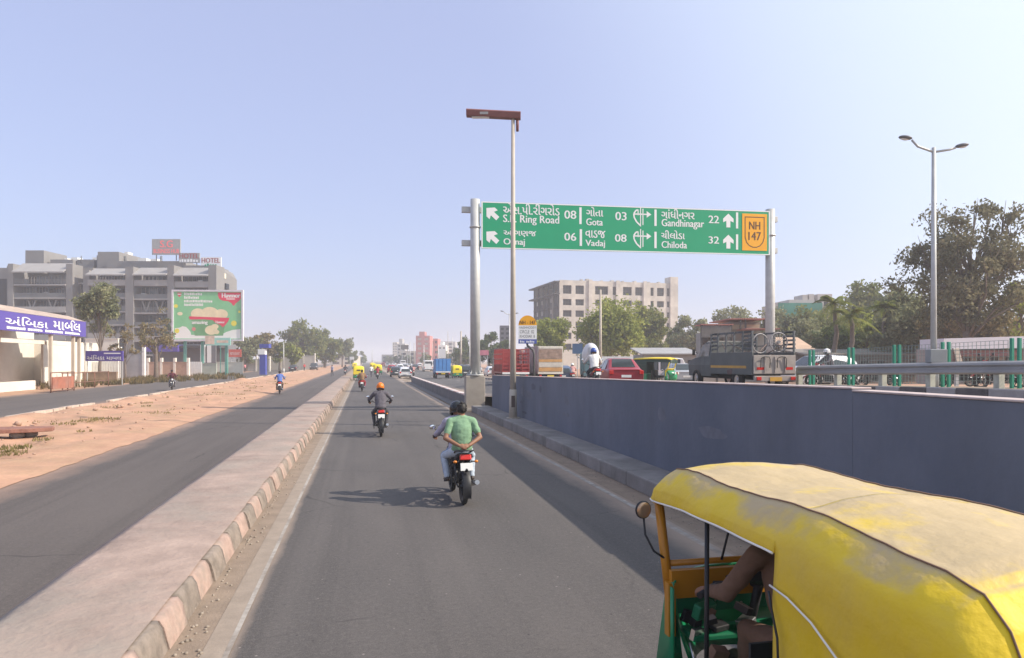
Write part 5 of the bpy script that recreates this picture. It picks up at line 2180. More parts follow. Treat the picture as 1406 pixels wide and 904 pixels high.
for (a, c, b, d) in holes:
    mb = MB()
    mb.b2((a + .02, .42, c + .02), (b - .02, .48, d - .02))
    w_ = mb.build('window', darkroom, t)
    if (b - a) > 1.2 and len([1 for o in C.objects if o.name.startswith('grille')]) < 45:
        mb = MB()
        n_ = 3
        for g in range(1, n_):
            xg = lerp(a, b, g / n_)
            mb.b2((xg - .05, .36, c), (xg + .05, .41, d))
        mb.b2((a, .36, lerp(c, d, .5) - .05), (b, .405, lerp(c, d, .5) + .05))
        mb.build('grille', rawd, w_)
mb = MB()
for i, (p, q_) in enumerate(((386, 388), (402.5, 404.5), (419, 421), (435, 437), (451, 453), (467, 469))):  # open side frame, left
    ext = 1.6 if i < 2 else .5
    mb.b2((-ext, -.6 if i < 2 else 0, z_(p) - .35), (-.02, 24.5 if i < 2 else 23, z_(p)))
for yy in (.3, 4.6, 9, 13.5, 18, 22.4):
    mb.b2((-.45, yy, 0), (-.05, yy + .5, z_(387.9)))
mb.b2((.02, .52, 0), (.15, 22.9, z_(405)))
mb.b2((-2.2, -.2, 0), (-1.8, .2, z_(402)))
mb.build('side_frame', rawd, t)
for yy in (6, 14.5, 19.5):
    for p in (413, 429, 445, 461):
        mb = MB()
        mb.b2((-.03, yy, z_(p)), (.015, yy + 1.6, z_(p - 6)))
        mb.build('pale_opening_block', rawc, t)  # solid pale blocks, light through the side openings put into their colour

# ---- shophouse behind the pickup
TT = 62.0
k = TT / F
t = bld('shophouse', 'two storey shophouse with red roofed balcony behind the grey pickup', 965, TT)
x_ = lambda px: (px - 965) * k
z_ = lambda py: H + (HOR - py) * k - gz(*(gt(965, TT).xy))
paleb = mat('pale_yellow_wall', (.52, .47, .34), .85, .1, .8)
greyb = mat('grey_plaster', (.30, .29, .27), .9, .15, .8)
mb = MB()
mb.b2((x_(972), 1.5, 0), (x_(1060), 4, z_(455)))
mb.b2((x_(1010), 1.5, z_(454.9)), (x_(1052), 4, z_(440)))
mb.build('wall', greyb, t)
mb = MB()
mb.b2((x_(1012), 1.3, z_(451)), (x_(1050), 1.48, z_(444)))
mb.build('upper_wall', paleb, t)
mb = MB()
mb.b2((x_(962), -.3, z_(446)), (x_(1006), 2, z_(444.5)))
mb.b2((x_(1002), 0, z_(438)), (x_(1053), 6.5, z_(436.5)))
mb.b2((x_(1018), -1.2, z_(452.5)), (x_(1064), 1.4, z_(451)))
mb.build('roof', mat('faded_red_sheet', (.40, .17, .14), .8, .15, 1), t)
mb = MB()
for px in (963, 984, 1003):
    mb.b2((x_(px) - .08, -.2, 0), (x_(px) + .08, 0, z_(446)))
for px in (1017, 1024, 1050):
    mb.b2((x_(px) - .06, .02, z_(452)), (x_(px) + .06, .15, z_(438)))
mb.build('column', rawd, t)
mb = MB()
mb.b2((x_(968), 1.42, z_(475)), (x_(1000), 1.49, z_(458)))
mb.build('shutter', mat('shop_dark', (.10, .085, .08), .7), t)
mb = MB()
mb.b2((x_(962), -.25, z_(463)), (x_(1003), -.15, z_(447)))
mb.build('balcony_screen', mat('screen_dark', (.16, .15, .14), .8, .3, 2), t)

def lowhouse(name, label, a, b, pt, TT, wallm_, roofm, dep=7, ov=.4, slope=.8, win=3):
    dx, dy = ray(a)
    g = gz(dx * TT, dy * TT)
    k = TT / F
    o = thing(name, label, 'building', (dx * TT, dy * TT, g - .05), -TH)
    L = (b - a) * k
    h = H + (HOR - pt) * k - g
    mb = MB()
    mb.b2((0, 0, 0), (L, dep, h - slope))
    mb.build('wall', wallm_, o)
    mb = MB()
    mb.add([(-ov, -ov, h - slope), (L + ov, -ov, h - slope), (L + ov, dep, h), (-ov, dep, h), (-ov, -ov, h - slope + .12), (L + ov, -ov, h - slope + .12), (L + ov, dep, h + .12), (-ov, dep, h + .12)],
           [(0, 1, 2, 3), (4, 7, 6, 5), (0, 4, 5, 1), (1, 5, 6, 2), (2, 6, 7, 3), (3, 7, 4, 0)])
    mb.build('roof', roofm, o)
    for i in range(win):
        x0 = L * (i + .25) / win
        mb = MB()
        mb.b2((x0, -.03, (h - slope) * .3), (x0 + L * .4 / win, -.002, (h - slope) * .78))
        mb.build('window', darkroom, o)
    return o
tinm = mat('tin_sheet', (.36, .35, .34), .6, .15, 1, metal=.2)
lowhouse('roadside_shed', 'grey plastered shed with tin roof behind the green rickshaw', 884, 958, 477, 80, greyb, tinm, win=4)
lowhouse('brick_shed', 'long low brown shed under the bushy trees', 806, 884, 490, 85, mat('brown_wall', (.24, .15, .12), .9, .2, 1), tinm, win=5)
lowhouse('small_house', 'small house with pale orange roof right of the pickup', 1088, 1119, 462, 66, greyb, mat('orange_roof', (.52, .36, .25), .9, .15, 1), dep=5, slope=1.6, win=2)
lowhouse('market_shed', 'low dark market stalls behind the green mesh fence', 1108, 1290, 479, 58, mat('stall_dark', (.17, .15, .135), .9, .3, .8), mat('stall_roof', (.27, .24, .21), .9, .2, 1), dep=5, slope=.5, win=8)
# white long building at the right edge
TT = 44.0
k = TT / F
t = bld('white_building', 'long low building with white fascia and maroon band at the right edge', 1296, TT)
g = gz(*(gt(1296, TT).xy))
x_ = lambda px: (px - 1296) * k
z_ = lambda py: H + (HOR - py) * k - g
mb = MB()
mb.b2((0, 1.4, 0), (x_(1470), 3.0, z_(478)))
mb.build('wall', mat('dusty_wall', (.33, .28, .25), .9, .15, .8), t)
mb = MB()
mb.add([(0, 0, z_(479)), (x_(1470), 0, z_(476)), (x_(1470), 0, z_(459)), (0, 0, z_(464)), (0, 2.6, z_(479)), (x_(1470), 2.6, z_(476)), (x_(1470), 2.6, z_(459)), (0, 2.6, z_(464))],
       [(0, 1, 2, 3), (4, 7, 6, 5), (0, 3, 7, 4), (1, 5, 6, 2), (3, 2, 6, 7), (0, 4, 5, 1)])
mb.build('fascia', mat('fascia_white', (.62, .62, .66), .7, .06, .6), t)
mb = MB()
mb.b2((.1, .3, z_(488)), (x_(1470), 1.3, z_(480)))
mb.build('awning', mat('awning_maroon', (.20, .10, .10), .8, .15, 1), t)
for i in range(6):
    mb = MB()
    x0 = x_(1302 + i * 20)
    mb.b2((x0, 1.3, 0.1), (x0 + 1.0 * k * 9, 1.39, z_(490)))
    mb.build('doorway', mat('doorway_dark', (.05, .045, .045), .7) if 'doorway_dark' not in bpy.data.materials else bpy.data.materials['doorway_dark'], t)

# ---- building behind green safety net
TT = 130.0
k = TT / F
t = bld('netted_building', 'building under construction wrapped in green safety net behind trees', 1062, TT)
x_ = lambda px: (px - 1062) * k
g = 0
z_ = lambda py: H + (HOR - py) * k
mb = MB()
mb.b2((0, 0, 0), (x_(1150), 6, z_(418)))
mb.b2((x_(1105), 1, z_(417.9)), (x_(1112), 5, z_(404)))
mb.b2((x_(1114), 1, z_(417.9)), (x_(1121), 5, z_(403)))
mb.b2((x_(1126), 1, z_(417.9)), (x_(1146), 8, z_(403)))
mb.b2((x_(1085), .5, z_(417.9)), (x_(1120), 8, z_(411)))
mb.build('wall', mat('pale_concrete', (.46, .43, .40), .9, .12, .4), t)
mb = MB()
mb.b2((x_(1068), -.4, z_(470)), (x_(1128), -.1, z_(416)))
mb.build('safety_net', mat('net_green', (.04, .20, .15), .85, .3, .4), t)
for i, px in enumerate((1122, 1131, 1140)):
    for py in (414, 424):
        mb = MB()
        mb.b2((x_(px), -.06, z_(py + 6)), (x_(px + 6), -.002, z_(py)))
        mb.build('window', darkroom, t)

# ---- far city
def block(label, a, b, pt, TT, m, fl=5, dep=14, group='far city blocks', top=None, wm=None):
    dx, dy = ray(a)
    k = TT / F
    o = thing('far_building', label, 'building', (dx * TT, dy * TT, -.05), -TH, group)
    L = (b - a) * k
    h = H + (HOR - pt) * k
    nx = max(2, int(L / 4))
    us, vs = [0], [0]
    for i in range(nx):
        us += [L * (i + .25) / nx, L * (i + .8) / nx]
    us.append(L)
    for j in range(fl):
        vs += [h * (j + .35) / (fl + .3), h * (j + .85) / (fl + .3)]
    vs.append(h)
    mb = MB()
    hs = facade(mb, us, vs, lambda i, j: i % 2 == 1 and j % 2 == 1, 0, .4)
    mb.b2((0, .41, 0), (L, dep, h))
    if top:
        mb.b2((L * .2, 2, h + .001), (L * .6, dep * .7, h + top))
    mb.build('wall', m, o)
    for j in range(fl):
        mb = MB()
        for (p, q, r, s) in hs[j::fl]:
            mb.b2((p + .01, .36, q + .01), (r - .01, .40, s - .01))
        mb.build('window', wm or darkroom, o)
    return o
pinkw = mat('pink_red_wall', (.46, .19, .17), .8, .15, .1)
greyw = mat('far_grey_wall', (.42, .40, .38), .85, .1, .1)
creamf = mat('far_cream_wall', (.56, .50, .42), .85, .1, .1)
darkw = mat('far_dark_wall', (.16, .16, .17), .7, .1, .1)
block('pink and red office block far down the road', 571, 590, 461, 330, pinkw, 6, top=2, wm=creamf)
block('lower red fronted block joined to the pink office block', 590.5, 601, 465, 345, pinkw, 5)
block('far grey tower left of the pink office block', 545, 556, 472, 420, greyw, 6, top=3)
block('pale far tower just left of the dark billboard', 539, 545, 470, 520, creamf, 8)
block('pale low block below the dark billboard', 548, 571, 482, 360, creamf, 3)
block('white block right of the red fronted block', 601.5, 612, 474, 300, white, 4, top=1.5)
block('long grey block behind the blue goods van', 600, 625, 469, 420, greyw, 6)
block('cream far block between pole and gantry post', 613, 640, 478, 380, creamf, 4)
block('low pale block at the end of the road', 524, 540, 487, 430, creamf, 2)
block('dark slab tower behind the dark trees beside the gantry', 686, 700, 447, 210, darkw, 9)
block('pale grey house roof between the trees beyond the sheds', 930, 968, 478, 120, greyw, 2)
block('far white terrace beyond the left trees', 452, 486, 489, 330, creamf, 2)

# far boards
def board(name, label, a, b, pt, pb, TT, m, legs=(.15, .85), legm=None, cat='sign', foot=None, rz=-TH, dep=.15):
    dx, dy = ray(a)
    g = gz(dx * TT, dy * TT)
    k = TT / F
    o = thing(name, label, cat, (dx * TT, dy * TT, g), rz)
    z_ = lambda py: H + (HOR - py) * k - g
    mb = MB()
    mb.b2((0, 0, z_(pb)), ((b - a) * k, dep, z_(pt)))
    p = mb.build('board', m, o)
    if legs:
        mb = MB()
        for f_ in legs:
            x_ = (b - a) * k * f_
            mb.b2((x_ - .06 * k * 8, dep * .3, 0 if foot is None else foot), (x_ + .06 * k * 8, dep * .8, z_(pb) - .002))
        mb.build('post', legm or galv, o)
    return o, p, k, z_
board('billboard', 'dark billboard on posts just left of the pink block', 550.5, 561, 474, 480, 260, mat('board_brown', (.13, .11, .10), .6), cat='billboard')
board('billboard', 'white advert hoarding right of the pink block above the van', 601, 612, 479, 492, 230, swhite, cat='billboard')
board('banner', 'pink striped awning banner behind the gantry post', 658, 671, 481, 488, 110, mat('awning_pink', (.65, .22, .27), .7, .3, 1.5), cat='awning')
board('direction_board', 'blue direction board on a post beside the bushy tree', 786, 800, 472, 486, 70, paint('board_blue', (.06, .12, .22), rough=.5), legs=(.5,))
board('shop_board', 'white shop board beyond the dark trees at the left', 480, 486, 490, 494, 230, swhite)

# ---- left side boards
o, p, k, z_ = board('shop_sign', 'small purple sign board on posts right of the marble shop', 117.5, 168.5, 482, 496, 67, purple, legs=(.03, .97))
mb = MB()
put_text(mb, 'અંિબકા માબલ', 2.0 * k, z_(494.5), 49 * k, z_(487.6), -.004, 0, .012)
for a, b in ((25, 48),):
    mb.b2((a * k, -.003, z_(486.2)), (b * k, -.001, z_(484.6)))
mb.build('lettering', swhite, p)
o, p, k, z_ = board('signboard', 'green and white lettered board under the big billboard', 281.5, 316.5, 464, 474.5, 110, paint('board_mint', (.33, .62, .52), rough=.5), legs=(.6,), legm=paint('post_teal', (.10, .30, .24)))
mb = MB()
mb.b2((0.02, -.012, z_(473)), (13 * k, -.001, z_(461)))
mb.b2((16 * k, -.01, z_(471)), (32 * k, -.001, z_(467.5)))
mb.build('sticker', mat('sticker_cream', (.72, .55, .42), .6, .3, 1.2), p)
o, p, k, z_ = board('signboard', 'small red board at the end of the cream wall', 314, 331, 480, 490.5, 125, mat('board_red', (.62, .12, .09), .6, .1, 1), legs=(.2, .8))
mb = MB()
put_text(mb, 'RESTAURANT', 2 * k, z_(487.5), 15 * k, z_(484), -.01)
mb.build('lettering', swhite, p)
t = thing('fuel_pylon', 'blue and white roadside pylon sign left of the green trees', 'pylon sign', tuple(gt(354, 115)), -TH)
k = 115 / F
z_ = lambda py: H + (HOR - py) * k
mb = MB()
mb.b2((2 * k, .1, 0), (10 * k, .9, z_(487)))
mb.build('base_panel', paint('pylon_blue', (.05, .07, .34), rough=.4), t)
mb = MB()
mb.b2((0, 0, z_(487)), (9.5 * k, 1, z_(479.5)))
mb.build('white_panel', swhite, t)
mb = MB()
mb.b2((2 * k, 0, z_(478)), (15 * k, 1.2, z_(472.5)))
mb.b2((2.5 * k, .2, z_(479.4)), (4 * k, .5, z_(478.01)))
mb.build('top_panel', paint('pylon_blue', (.05, .07, .34), rough=.4), t)

# ---- the green ice cream billboard
TT = 112.0
dx, dy = ray(238.5)
k = TT / F
t = thing('billboard', 'large green ice cream billboard in white frame above the boundary wall', 'billboard', (dx * TT, dy * TT, 0), -TH + R(3))
z_ = lambda py: H + (HOR - py) * k
W = 91.5 * k
zb, zt_ = z_(466), z_(400.5)
mb = MB()
mb.b2((0, 0, zb), (W, .25, zt_))
bd = mb.build('board', mat('advert_green', (.20, .50, .24), .6, .12, .3, col2=(.30, .58, .33), c2amt=.6, c2scale=.12), t)
mb = MB()
f_ = .28
mb.b2((-f_, -.15, zb - f_), (W + f_, .3, zb - .001)); mb.b2((-f_, -.15, zt_ + .001), (W + f_, .3, zt_ + f_))
mb.b2((-f_, -.15, zb), (-.001, .3, zt_)); mb.b2((W + .001, -.15, zb), (W + f_, .3, zt_))
mb.build('frame', mat('frame_pale', (.62, .58, .62), .6), t)
bx = lambda px: (px - 238.5) * k
def blob(pts, y, m):
    q_ = MB()
    q_.add([(bx(a), y, z_(b)) for a, b in pts], [tuple(range(len(pts)))])
    return q_.build('artwork', m, bd)
def disc(px, py, rx, ry, n=20):
    return [(px + rx * math.cos(2 * PI * i / n), py + ry * math.sin(2 * PI * i / n)) for i in range(n)]
adr = mat('advert_red', (.72, .04, .09), .5, .06)
adc = mat('advert_cream', (.80, .66, .42), .6, .12, 1.2)
adw = mat('advert_white', (.82, .80, .74), .6, .05, .6)
ady = mat('advert_yellow', (.78, .66, .07), .6, .1)
adt = mat('advert_tub_green', (.16, .36, .16), .6, .2, .8)
blob([(240, 465), (240, 451), (247, 450), (250, 448), (255, 449), (258, 452), (261, 456), (262, 460), (300, 461), (309, 456), (318, 453), (328.5, 452), (328.5, 465)], -.006, adw)
blob([(298, 401.5), (329, 401.5), (329, 410), (326.5, 413), (322, 416.5), (320, 419.5), (318.5, 419.5), (316, 416), (312, 413.5), (305, 413), (300, 410.5), (298, 406)], -.006, adr)
blob([(243.3, 402), (249, 402), (248.6, 405.5), (246.2, 408.3), (243.8, 405.5)], -.006, adr)
blob([(243.6, 403.6), (248.8, 403.6), (248.6, 404.9), (243.8, 404.9)], -.010, adw)
for px, py, rx, ry in ((271, 431, 9.5, 7.5), (287, 430, 12, 8.5), (302, 431.5, 9.5, 7)):
    blob(disc(px, py, rx, ry), -.012 - px * 1e-5, adc)
blob([(262, 438.5), (309, 437.5), (305, 461), (267, 461)], -.018, adt)
blob([(259, 434.5), (313.5, 436.5), (312, 441), (308, 446.5), (304.5, 449.5), (301, 446), (295, 443.5), (291, 439.5), (278, 438.5), (260, 438.8)], -.024, adr)
for px, py, rx, ry in ((289, 453.5, 8.5, 6.5), (294, 448.5, 5, 3.5), (296, 456, 4, 3)):
    blob(disc(px, py, rx, ry), -.03 - px * 1e-5, adc)
for px, py, rx in ((241.5, 420.5, 2.6), (319.5, 444, 3.8), (243, 454.5, 3.2), (327, 428, 1.6)):
    blob(disc(px, py, rx, rx), -.008, ady)
blob(disc(247, 431, 3.6, 2.4), -.009, adc)
blob(disc(265.5, 452, 2.6, 2.6), -.026, mat('advert_pink', (.7, .22, .2), .6))
mb = MB()
put_text(mb, 'Havmor', bx(303.5), z_(408.6), bx(328), z_(402.5), -.012, 0, .05)
mb.b2((bx(309), -.012, z_(411)), (bx(321), -.010, z_(409.8)))
rr = random.Random(4)
for row, (a, b) in enumerate(((252.5, 276), (252.5, 272), (252.5, 289), (252.5, 278))):
    x_ = a
    while x_ < b:
        w_ = rr.uniform(1.0, 2.0)
        mb.b2((bx(x_), -.012, z_(405.6 + row * 4.9)), (bx(x_ + w_), -.010, z_(401.9 + row * 4.9 + rr.uniform(0, 1))))
        x_ += w_ + .55
mb.build('lettering', adw, bd)
mb = MB()
put_text(mb, 'amazing', bx(263), z_(446.5), bx(284), z_(440.5), -.026, 0, .04)
put_text(mb, 'Havmor', bx(295), z_(444), bx(307), z_(440.6), -.030, 0, .02)
mb.build('lettering', adw, bd)
mb = MB()
for px in (252, 275.5, 308):
    mb.b2((bx(px) - .2, .35, 0), (bx(px) + .2, .75, zt_ - 1))
for py in (462, 440, 415):
    mb.b2((.3, .31, z_(py)), (W - .3, .6, z_(py) + .25))
mb.build('post', paint('post_teal', (.10, .30, .24)), t)

# shed with purple awning behind the billboard
TT = 125
dx, dy = ray(198)
t = thing('roadside_eatery', 'dark open eatery with a purple awning under the billboard', 'building', (dx * TT, dy * TT, 0), -TH)
k = TT / F
z_ = lambda py: H + (HOR - py) * k
bx2 = lambda px: (px - 198) * k
mb = MB()
mb.b2((0, 3, 0), (bx2(300), 8, z_(472)))
mb.build('wall', darkw, t)
mb = MB()
mb.b2((bx2(198), 0, z_(483)), (bx2(244), 3, z_(474)))
mb.build('awning', purple, t)
mb = MB()
mb.b2((bx2(244.1), .5, z_(478)), (bx2(300), 3, z_(474.5)))
mb.build('roof', rawd, t)
for px in (278, 287, 293):
    mb = MB()
    mb.box((bx2(px), .2, z_(486)), (.8, .3, 3.2))
    mb.build('display_panel', swhite if px != 293 else darkw, t)

# boundary walls and fences along the far verge
def bwall(name, label, a, b, pt, pb, TT, m, pill=0, pm=None, cat='wall', bars=0):
    dx, dy = ray(a)
    k = TT / F
    o = thing(name, label, cat, (dx * TT, dy * TT, 0), -TH)
    z_ = lambda py: max(-.1, H + (HOR - py) * k)
    L = (b - a) * k
    mb = MB()
    if bars:
        for i in range(bars):
            x_ = L * (i + .5) / bars
            mb.b2((x_ - .12, 0, .1), (x_ + .12, .12, z_(pt)))
        mb.b2((0, .02, z_(pt) - .25), (L, .1, z_(pt) - .1))
        mb.b2((0, .02, .25), (L, .1, .4))
    else:
        mb.b2((0, 0, 0), (L, .25, z_(pt)))
        mb.b2((-.03, -.06, z_(pt) + .001), (L + .03, .31, z_(pt) + .10))
    mb.build('panel', m, o)
    for i in range(pill):
        x_ = L * i / max(1, pill - 1)
        mb = MB()
        mb.b2((x_ - .17, -.06, 0), (x_ + .17, .31, z_(pt) + .7))
        mb.build('pillar', pm or creamw, o)
    return o
brick = mat('dusty_brick', (.42, .27, .19), .9, .2, 1.5, .2, 10)
bwall('boundary_wall', 'dusty brick coloured boundary wall with white pillars below the billboard', 203, 258, 498, 516, 104, brick, 4, creamw)
bwall('bar_fence', 'pale barred fence panel right of the brick boundary wall', 255, 277, 497, 514, 108, white, 0, None, 'fence', 9)
bwall('boundary_wall', 'grey green low wall below the teal billboard posts', 277.5, 297, 500, 513, 112, mat('wall_greygreen', (.36, .40, .34), .9, .15, 1))
bwall('boundary_wall', 'cream wall with faint writing near the red board', 297.5, 333, 498, 513, 116, creamw)
bwall('boundary_wall', 'long white compound wall behind the parked dark car', 370, 432, 489, 504, 170, mat('white_wall', (.58, .54, .48), .9, .12, .4), 5)
bwall('metal_gate', 'tall grey sheet metal gate left of the brick boundary wall', 164, 197, 484, 512, 92, mat('gate_grey', (.33, .33, .35), .6, .15, 1), 2, white, 'gate')
bwall('boundary_wall', 'low brown wall between the purple sign and the grey gate', 113, 160, 512, 524, 72, mat('brown_low_wall', (.30, .22, .15), .9, .25, 1.5))
bwall('iron_fence', 'white railing under the small purple sign board', 120, 163, 497, 524, 76, white, 0, None, 'fence', 12)
bwall('store_front', 'cream low store wall behind the small purple sign', 117, 162, 466, 520, 90, creamw, 0, None, 'building')
bwall('boundary_wall', 'dusty compound wall further along beyond the blue pylon', 334, 370, 494, 506, 150, greyb, 3)

# ================================================================== TREES
L_olive = leafmat('leaf_olive', (0.085, 0.109, 0.034), (0.179, 0.205, 0.061), (0.336, 0.312, 0.12), 0.40)
L_dark = leafmat('leaf_dark', (0.049, 0.07, 0.034), (0.108, 0.148, 0.059), (0.202, 0.229, 0.094), 0.42)
L_lime = leafmat('leaf_lime', (0.134, 0.167, 0.033), (0.267, 0.3, 0.068), (0.446, 0.446, 0.134), 0.40)
L_brown = leafmat('leaf_brown', (0.129, 0.116, 0.057), (0.245, 0.206, 0.105), (0.396, 0.291, 0.164), 0.42)
L_dust = leafmat('leaf_dusty', (0.125, 0.14, 0.081), (0.251, 0.263, 0.138), (0.401, 0.376, 0.226), 0.42)
L_grey = leafmat('leaf_grey_olive', (.095, .095, .055), (.175, .165, .095), (.26, .23, .14), .45)
branchm = mat('branch_bark', (.17, .135, .11), .9, .25, 6, .4, 20)

def leaf_mesh(name, pts, size, m, parent, rng, droop=0.0, elong=1.5):
    n = len(pts)
    P = np.asarray(pts)
    d1 = rng.normal(size=(n, 3))
    d1[:, 2] -= droop
    d1 /= np.linalg.norm(d1, axis=1)[:, None]
    d2 = rng.normal(size=(n, 3))
    d2 -= (d2 * d1).sum(1)[:, None] * d1
    d2 /= np.linalg.norm(d2, axis=1)[:, None]
    s = size * rng.uniform(.55, 1.25, n)[:, None]
    a, b = d1 * s * elong * .5, d2 * s * .5
    vs = np.stack([P - a, P + b * .8 - a * .1, P + a, P - b * .8 - a * .1], 1).reshape(-1, 3)
    me = bpy.data.meshes.new(name)
    me.vertices.add(n * 4)
    me.vertices.foreach_set('co', vs.ravel())
    me.loops.add(n * 4)
    me.loops.foreach_set('vertex_index', np.arange(n * 4, dtype=np.int32))
    me.polygons.add(n)
    me.polygons.foreach_set('loop_start', np.arange(0, n * 4, 4, dtype=np.int32))
    me.materials.append(m)
    me.update()
    me.validate()
    o = bpy.data.objects.new(name, me)
    C.objects.link(o)
    o.parent = parent
    return o

def tree(label, loc, h, w, lm, seed=0, n=7000, leaf=.3, trunk=.25, clear=.28, clumps=26, gap=1.0, group=None, name='tree', rz=0, thin=False, bot=None, droop=.3, showlimbs=True):
    """h total height, w crown width, clear = fraction of height without leaves"""
    rng = np.random.default_rng(seed)
    rr = random.Random(seed)
    t = thing(name, label, name.split('_')[-1], loc, rz, group)
    mb = MB()
    top = h * (clear + (1 - clear) * .45)
    bend = [V((0, 0, 0))]
    nseg = 5
    for i in range(1, nseg + 1):
        z = top * i / nseg
        bend.append(V((rr.uniform(-.05, .05) * h * .5 * i / nseg, rr.uniform(-.05, .05) * h * .5 * i / nseg, z)))
    mb.tube(bend, [lerp(trunk * 1.2, trunk * .45, i / nseg) for i in range(nseg + 1)], 8)
    cz, ch = h * (clear + 1) / 2, h * (1 - clear) / 2
    cs = []
    for i in range(clumps):
        for _ in range(30):
            p = rng.normal(size=3)
            p /= np.linalg.norm(p)
            r = rr.uniform(.35, .92)
            c = np.array([p[0] * r * w / 2, p[1] * r * w / 2, cz + p[2] * r * ch])
            lowfac = 1 - .35 * max(0, (cz - c[2]) / ch)
            if abs(c[0]) < w / 2 * lowfac and all(np.linalg.norm((c - q) / np.array([w, w, h])) > .075 for q in cs):
                break
        cs.append(c)
    for c in cs:
        b = bend[rr.randint(2, nseg)]
        e = V(c)
        mid = b.lerp(e, .5) + V((rr.uniform(-.06, .06) * w, rr.uniform(-.06, .06) * w, rr.uniform(-.02, .08) * h))
        rad = trunk * .34
        mb.tube([b, mid, e], [rad, rad * .6, rad * .18], 5)
        for _ in range(3):
            f = V((rr.uniform(-1, 1), rr.uniform(-1, 1), rr.uniform(-.3, 1))) * w * .11
            mb.tube([mid.lerp(e, .6), e + f], [rad * .35, rad * .1], 4)
    mb.build('trunk', branchm, t)
    per = n // clumps
    pts = []
    for c in cs:
        rad = w * rr.uniform(.09, .16) * gap
        k = int(per * rr.uniform(.6, 1.4))
        sub = rng.normal(size=(max(3, k // 30), 3)) * rad * .55 + c
        q = sub[rng.integers(0, len(sub), k)] + rng.normal(size=(k, 3)) * rad * .36 * np.array([1, 1, .8])
        pts.append(q)
    pts = np.concatenate(pts)
    pts = pts[pts[:, 2] > .12 * h * clear + .1]
    leaf_mesh('crown', pts, leaf, lm, t, rng, droop)
    return t

def ptree(label, px, tt, pyt, wpx, lm, **k):
    g = gt(px, tt)
    kk = tt / F
    h = H + (HOR - pyt) * kk - g.z
    return tree(label, tuple(g), h, wpx * kk, lm, **k)

# left, nearer
ptree('thin brownish tree rising in front of the grey commercial block', 137, 74, 366, 56, L_dust, seed=11, n=5200, leaf=.26, trunk=.16, clear=.42, clumps=20, gap=1.05)
ptree('pruned tree with bare forked limbs in front of the boundary wall', 214, 82, 438, 66, L_brown, seed=23, n=1700, leaf=.22, trunk=.26, clear=.45, clumps=16, gap=.8)
ptree('small thin sapling left of the pruned tree', 172, 86, 447, 40, L_brown, seed=24, n=900, leaf=.22, trunk=.12, clear=.35, clumps=12, gap=.8)
G = 'trees beyond the far left road'
ptree('dark narrow evergreen by the left edge of the billboard', 232, 135, 421, 14, L_dark, seed=31, n=2200, leaf=.34, clear=.1, clumps=12, group=G)
ptree('dusty tree just right of the billboard', 338, 150, 450, 40, L_dust, seed=32, n=3500, leaf=.45, clear=.15, clumps=18, group=G)
ptree('rust tinged tree behind the blue pylon', 358, 160, 456, 42, L_brown, seed=33, n=3500, leaf=.45, clear=.15, clumps=18, group=G)
ptree('low green tree right of the blue pylon', 384, 165, 467, 40, L_olive, seed=34, n=3000, leaf=.45, clear=.2, clumps=16, group=G)
ptree('green tree with feathery low crown over the compound wall', 401, 158, 476, 30, L_lime, seed=35, n=2200, leaf=.45, clear=.25, clumps=14, group=G)
ptree('tallest broad dark tree beyond the far left road', 418, 200, 441, 60, L_olive, seed=36, n=7000, leaf=.6, trunk=.5, clear=.15, clumps=30, group=G)
ptree('second broad tree just right of the tallest one', 446, 215, 456, 46, L_olive, seed=37, n=4500, leaf=.6, trunk=.4, clear=.2, clumps=22, group=G)
ptree('pale hazy tree right of the broad trees', 470, 240, 465, 30, L_dust, seed=38, n=2400, leaf=.7, clear=.2, clumps=14, group=G)
ptree('faint tree near the end of the left road', 484, 300, 480, 22, L_olive, seed=39, n=1600, leaf=.8, clear=.15, clumps=12, group=G)
ptree('faintest low tree where the left road ends', 496, 400, 485, 16, L_olive, seed=40, n=1200, leaf=1.0, clear=.1, clumps=10, group=G)
G = 'roadside trees right of the main road'
ptree('dark dense tree behind the gantry post', 672, 150, 452, 40, L_dark, seed=51, n=5000, leaf=.45, trunk=.3, clear=.1, clumps=24, group=G)
ptree('dark low tree left of the gantry post', 640, 190, 468, 34, L_dark, seed=52, n=3500, leaf=.55, clear=.1, clumps=18, group=G)
ptree('dark tree next to the slab tower', 692, 140, 461, 26, L_dark, seed=53, n=2600, leaf=.45, clear=.1, clumps=14, group=G)
ptree('yellow green tree just right of the milestone board', 757, 105, 437, 58, L_lime, seed=54, n=6500, leaf=.36, trunk=.25, clear=.14, clumps=26, group=G)
ptree('broad olive tree in front of the unfinished building', 838, 100, 415, 104, L_lime, seed=55, n=12000, leaf=.36, trunk=.4, clear=.16, clumps=44, group=G)
ptree('tall green tree right of the broad olive tree', 889, 112, 419, 62, L_olive, seed=56, n=7000, leaf=.38, trunk=.3, clear=.14, clumps=28, group=G)
ptree('dark tree at the corner of the unfinished building', 932, 125, 444, 44, L_dark, seed=57, n=4200, leaf=.42, clear=.12, clumps=20, group=G)
ptree('dusty tree left behind the shophouse', 956, 118, 428, 62, L_dust, seed=58, n=3800, leaf=.42, clear=.15, clumps=18, group=G)
ptree('wide dark tree directly behind the shophouse', 1004, 125, 421, 70, L_dust, seed=59, n=6000, leaf=.42, clear=.15, clumps=26, group=G)
ptree('dark tree behind the gantry far post', 1076, 95, 424, 84, L_dust, seed=60, n=9000, leaf=.36, clear=.1, clumps=28, group=G)
ptree('dark leafy tree left of the palms', 1122, 92, 421, 92, L_olive, seed=61, n=9500, leaf=.34, clear=.1, clumps=26, group=G)
ptree('tall hazy tree behind the palms', 1196, 100, 388, 104, L_olive, seed=62, n=12000, leaf=.4, trunk=.35, clear=.12, clumps=34, group=G)
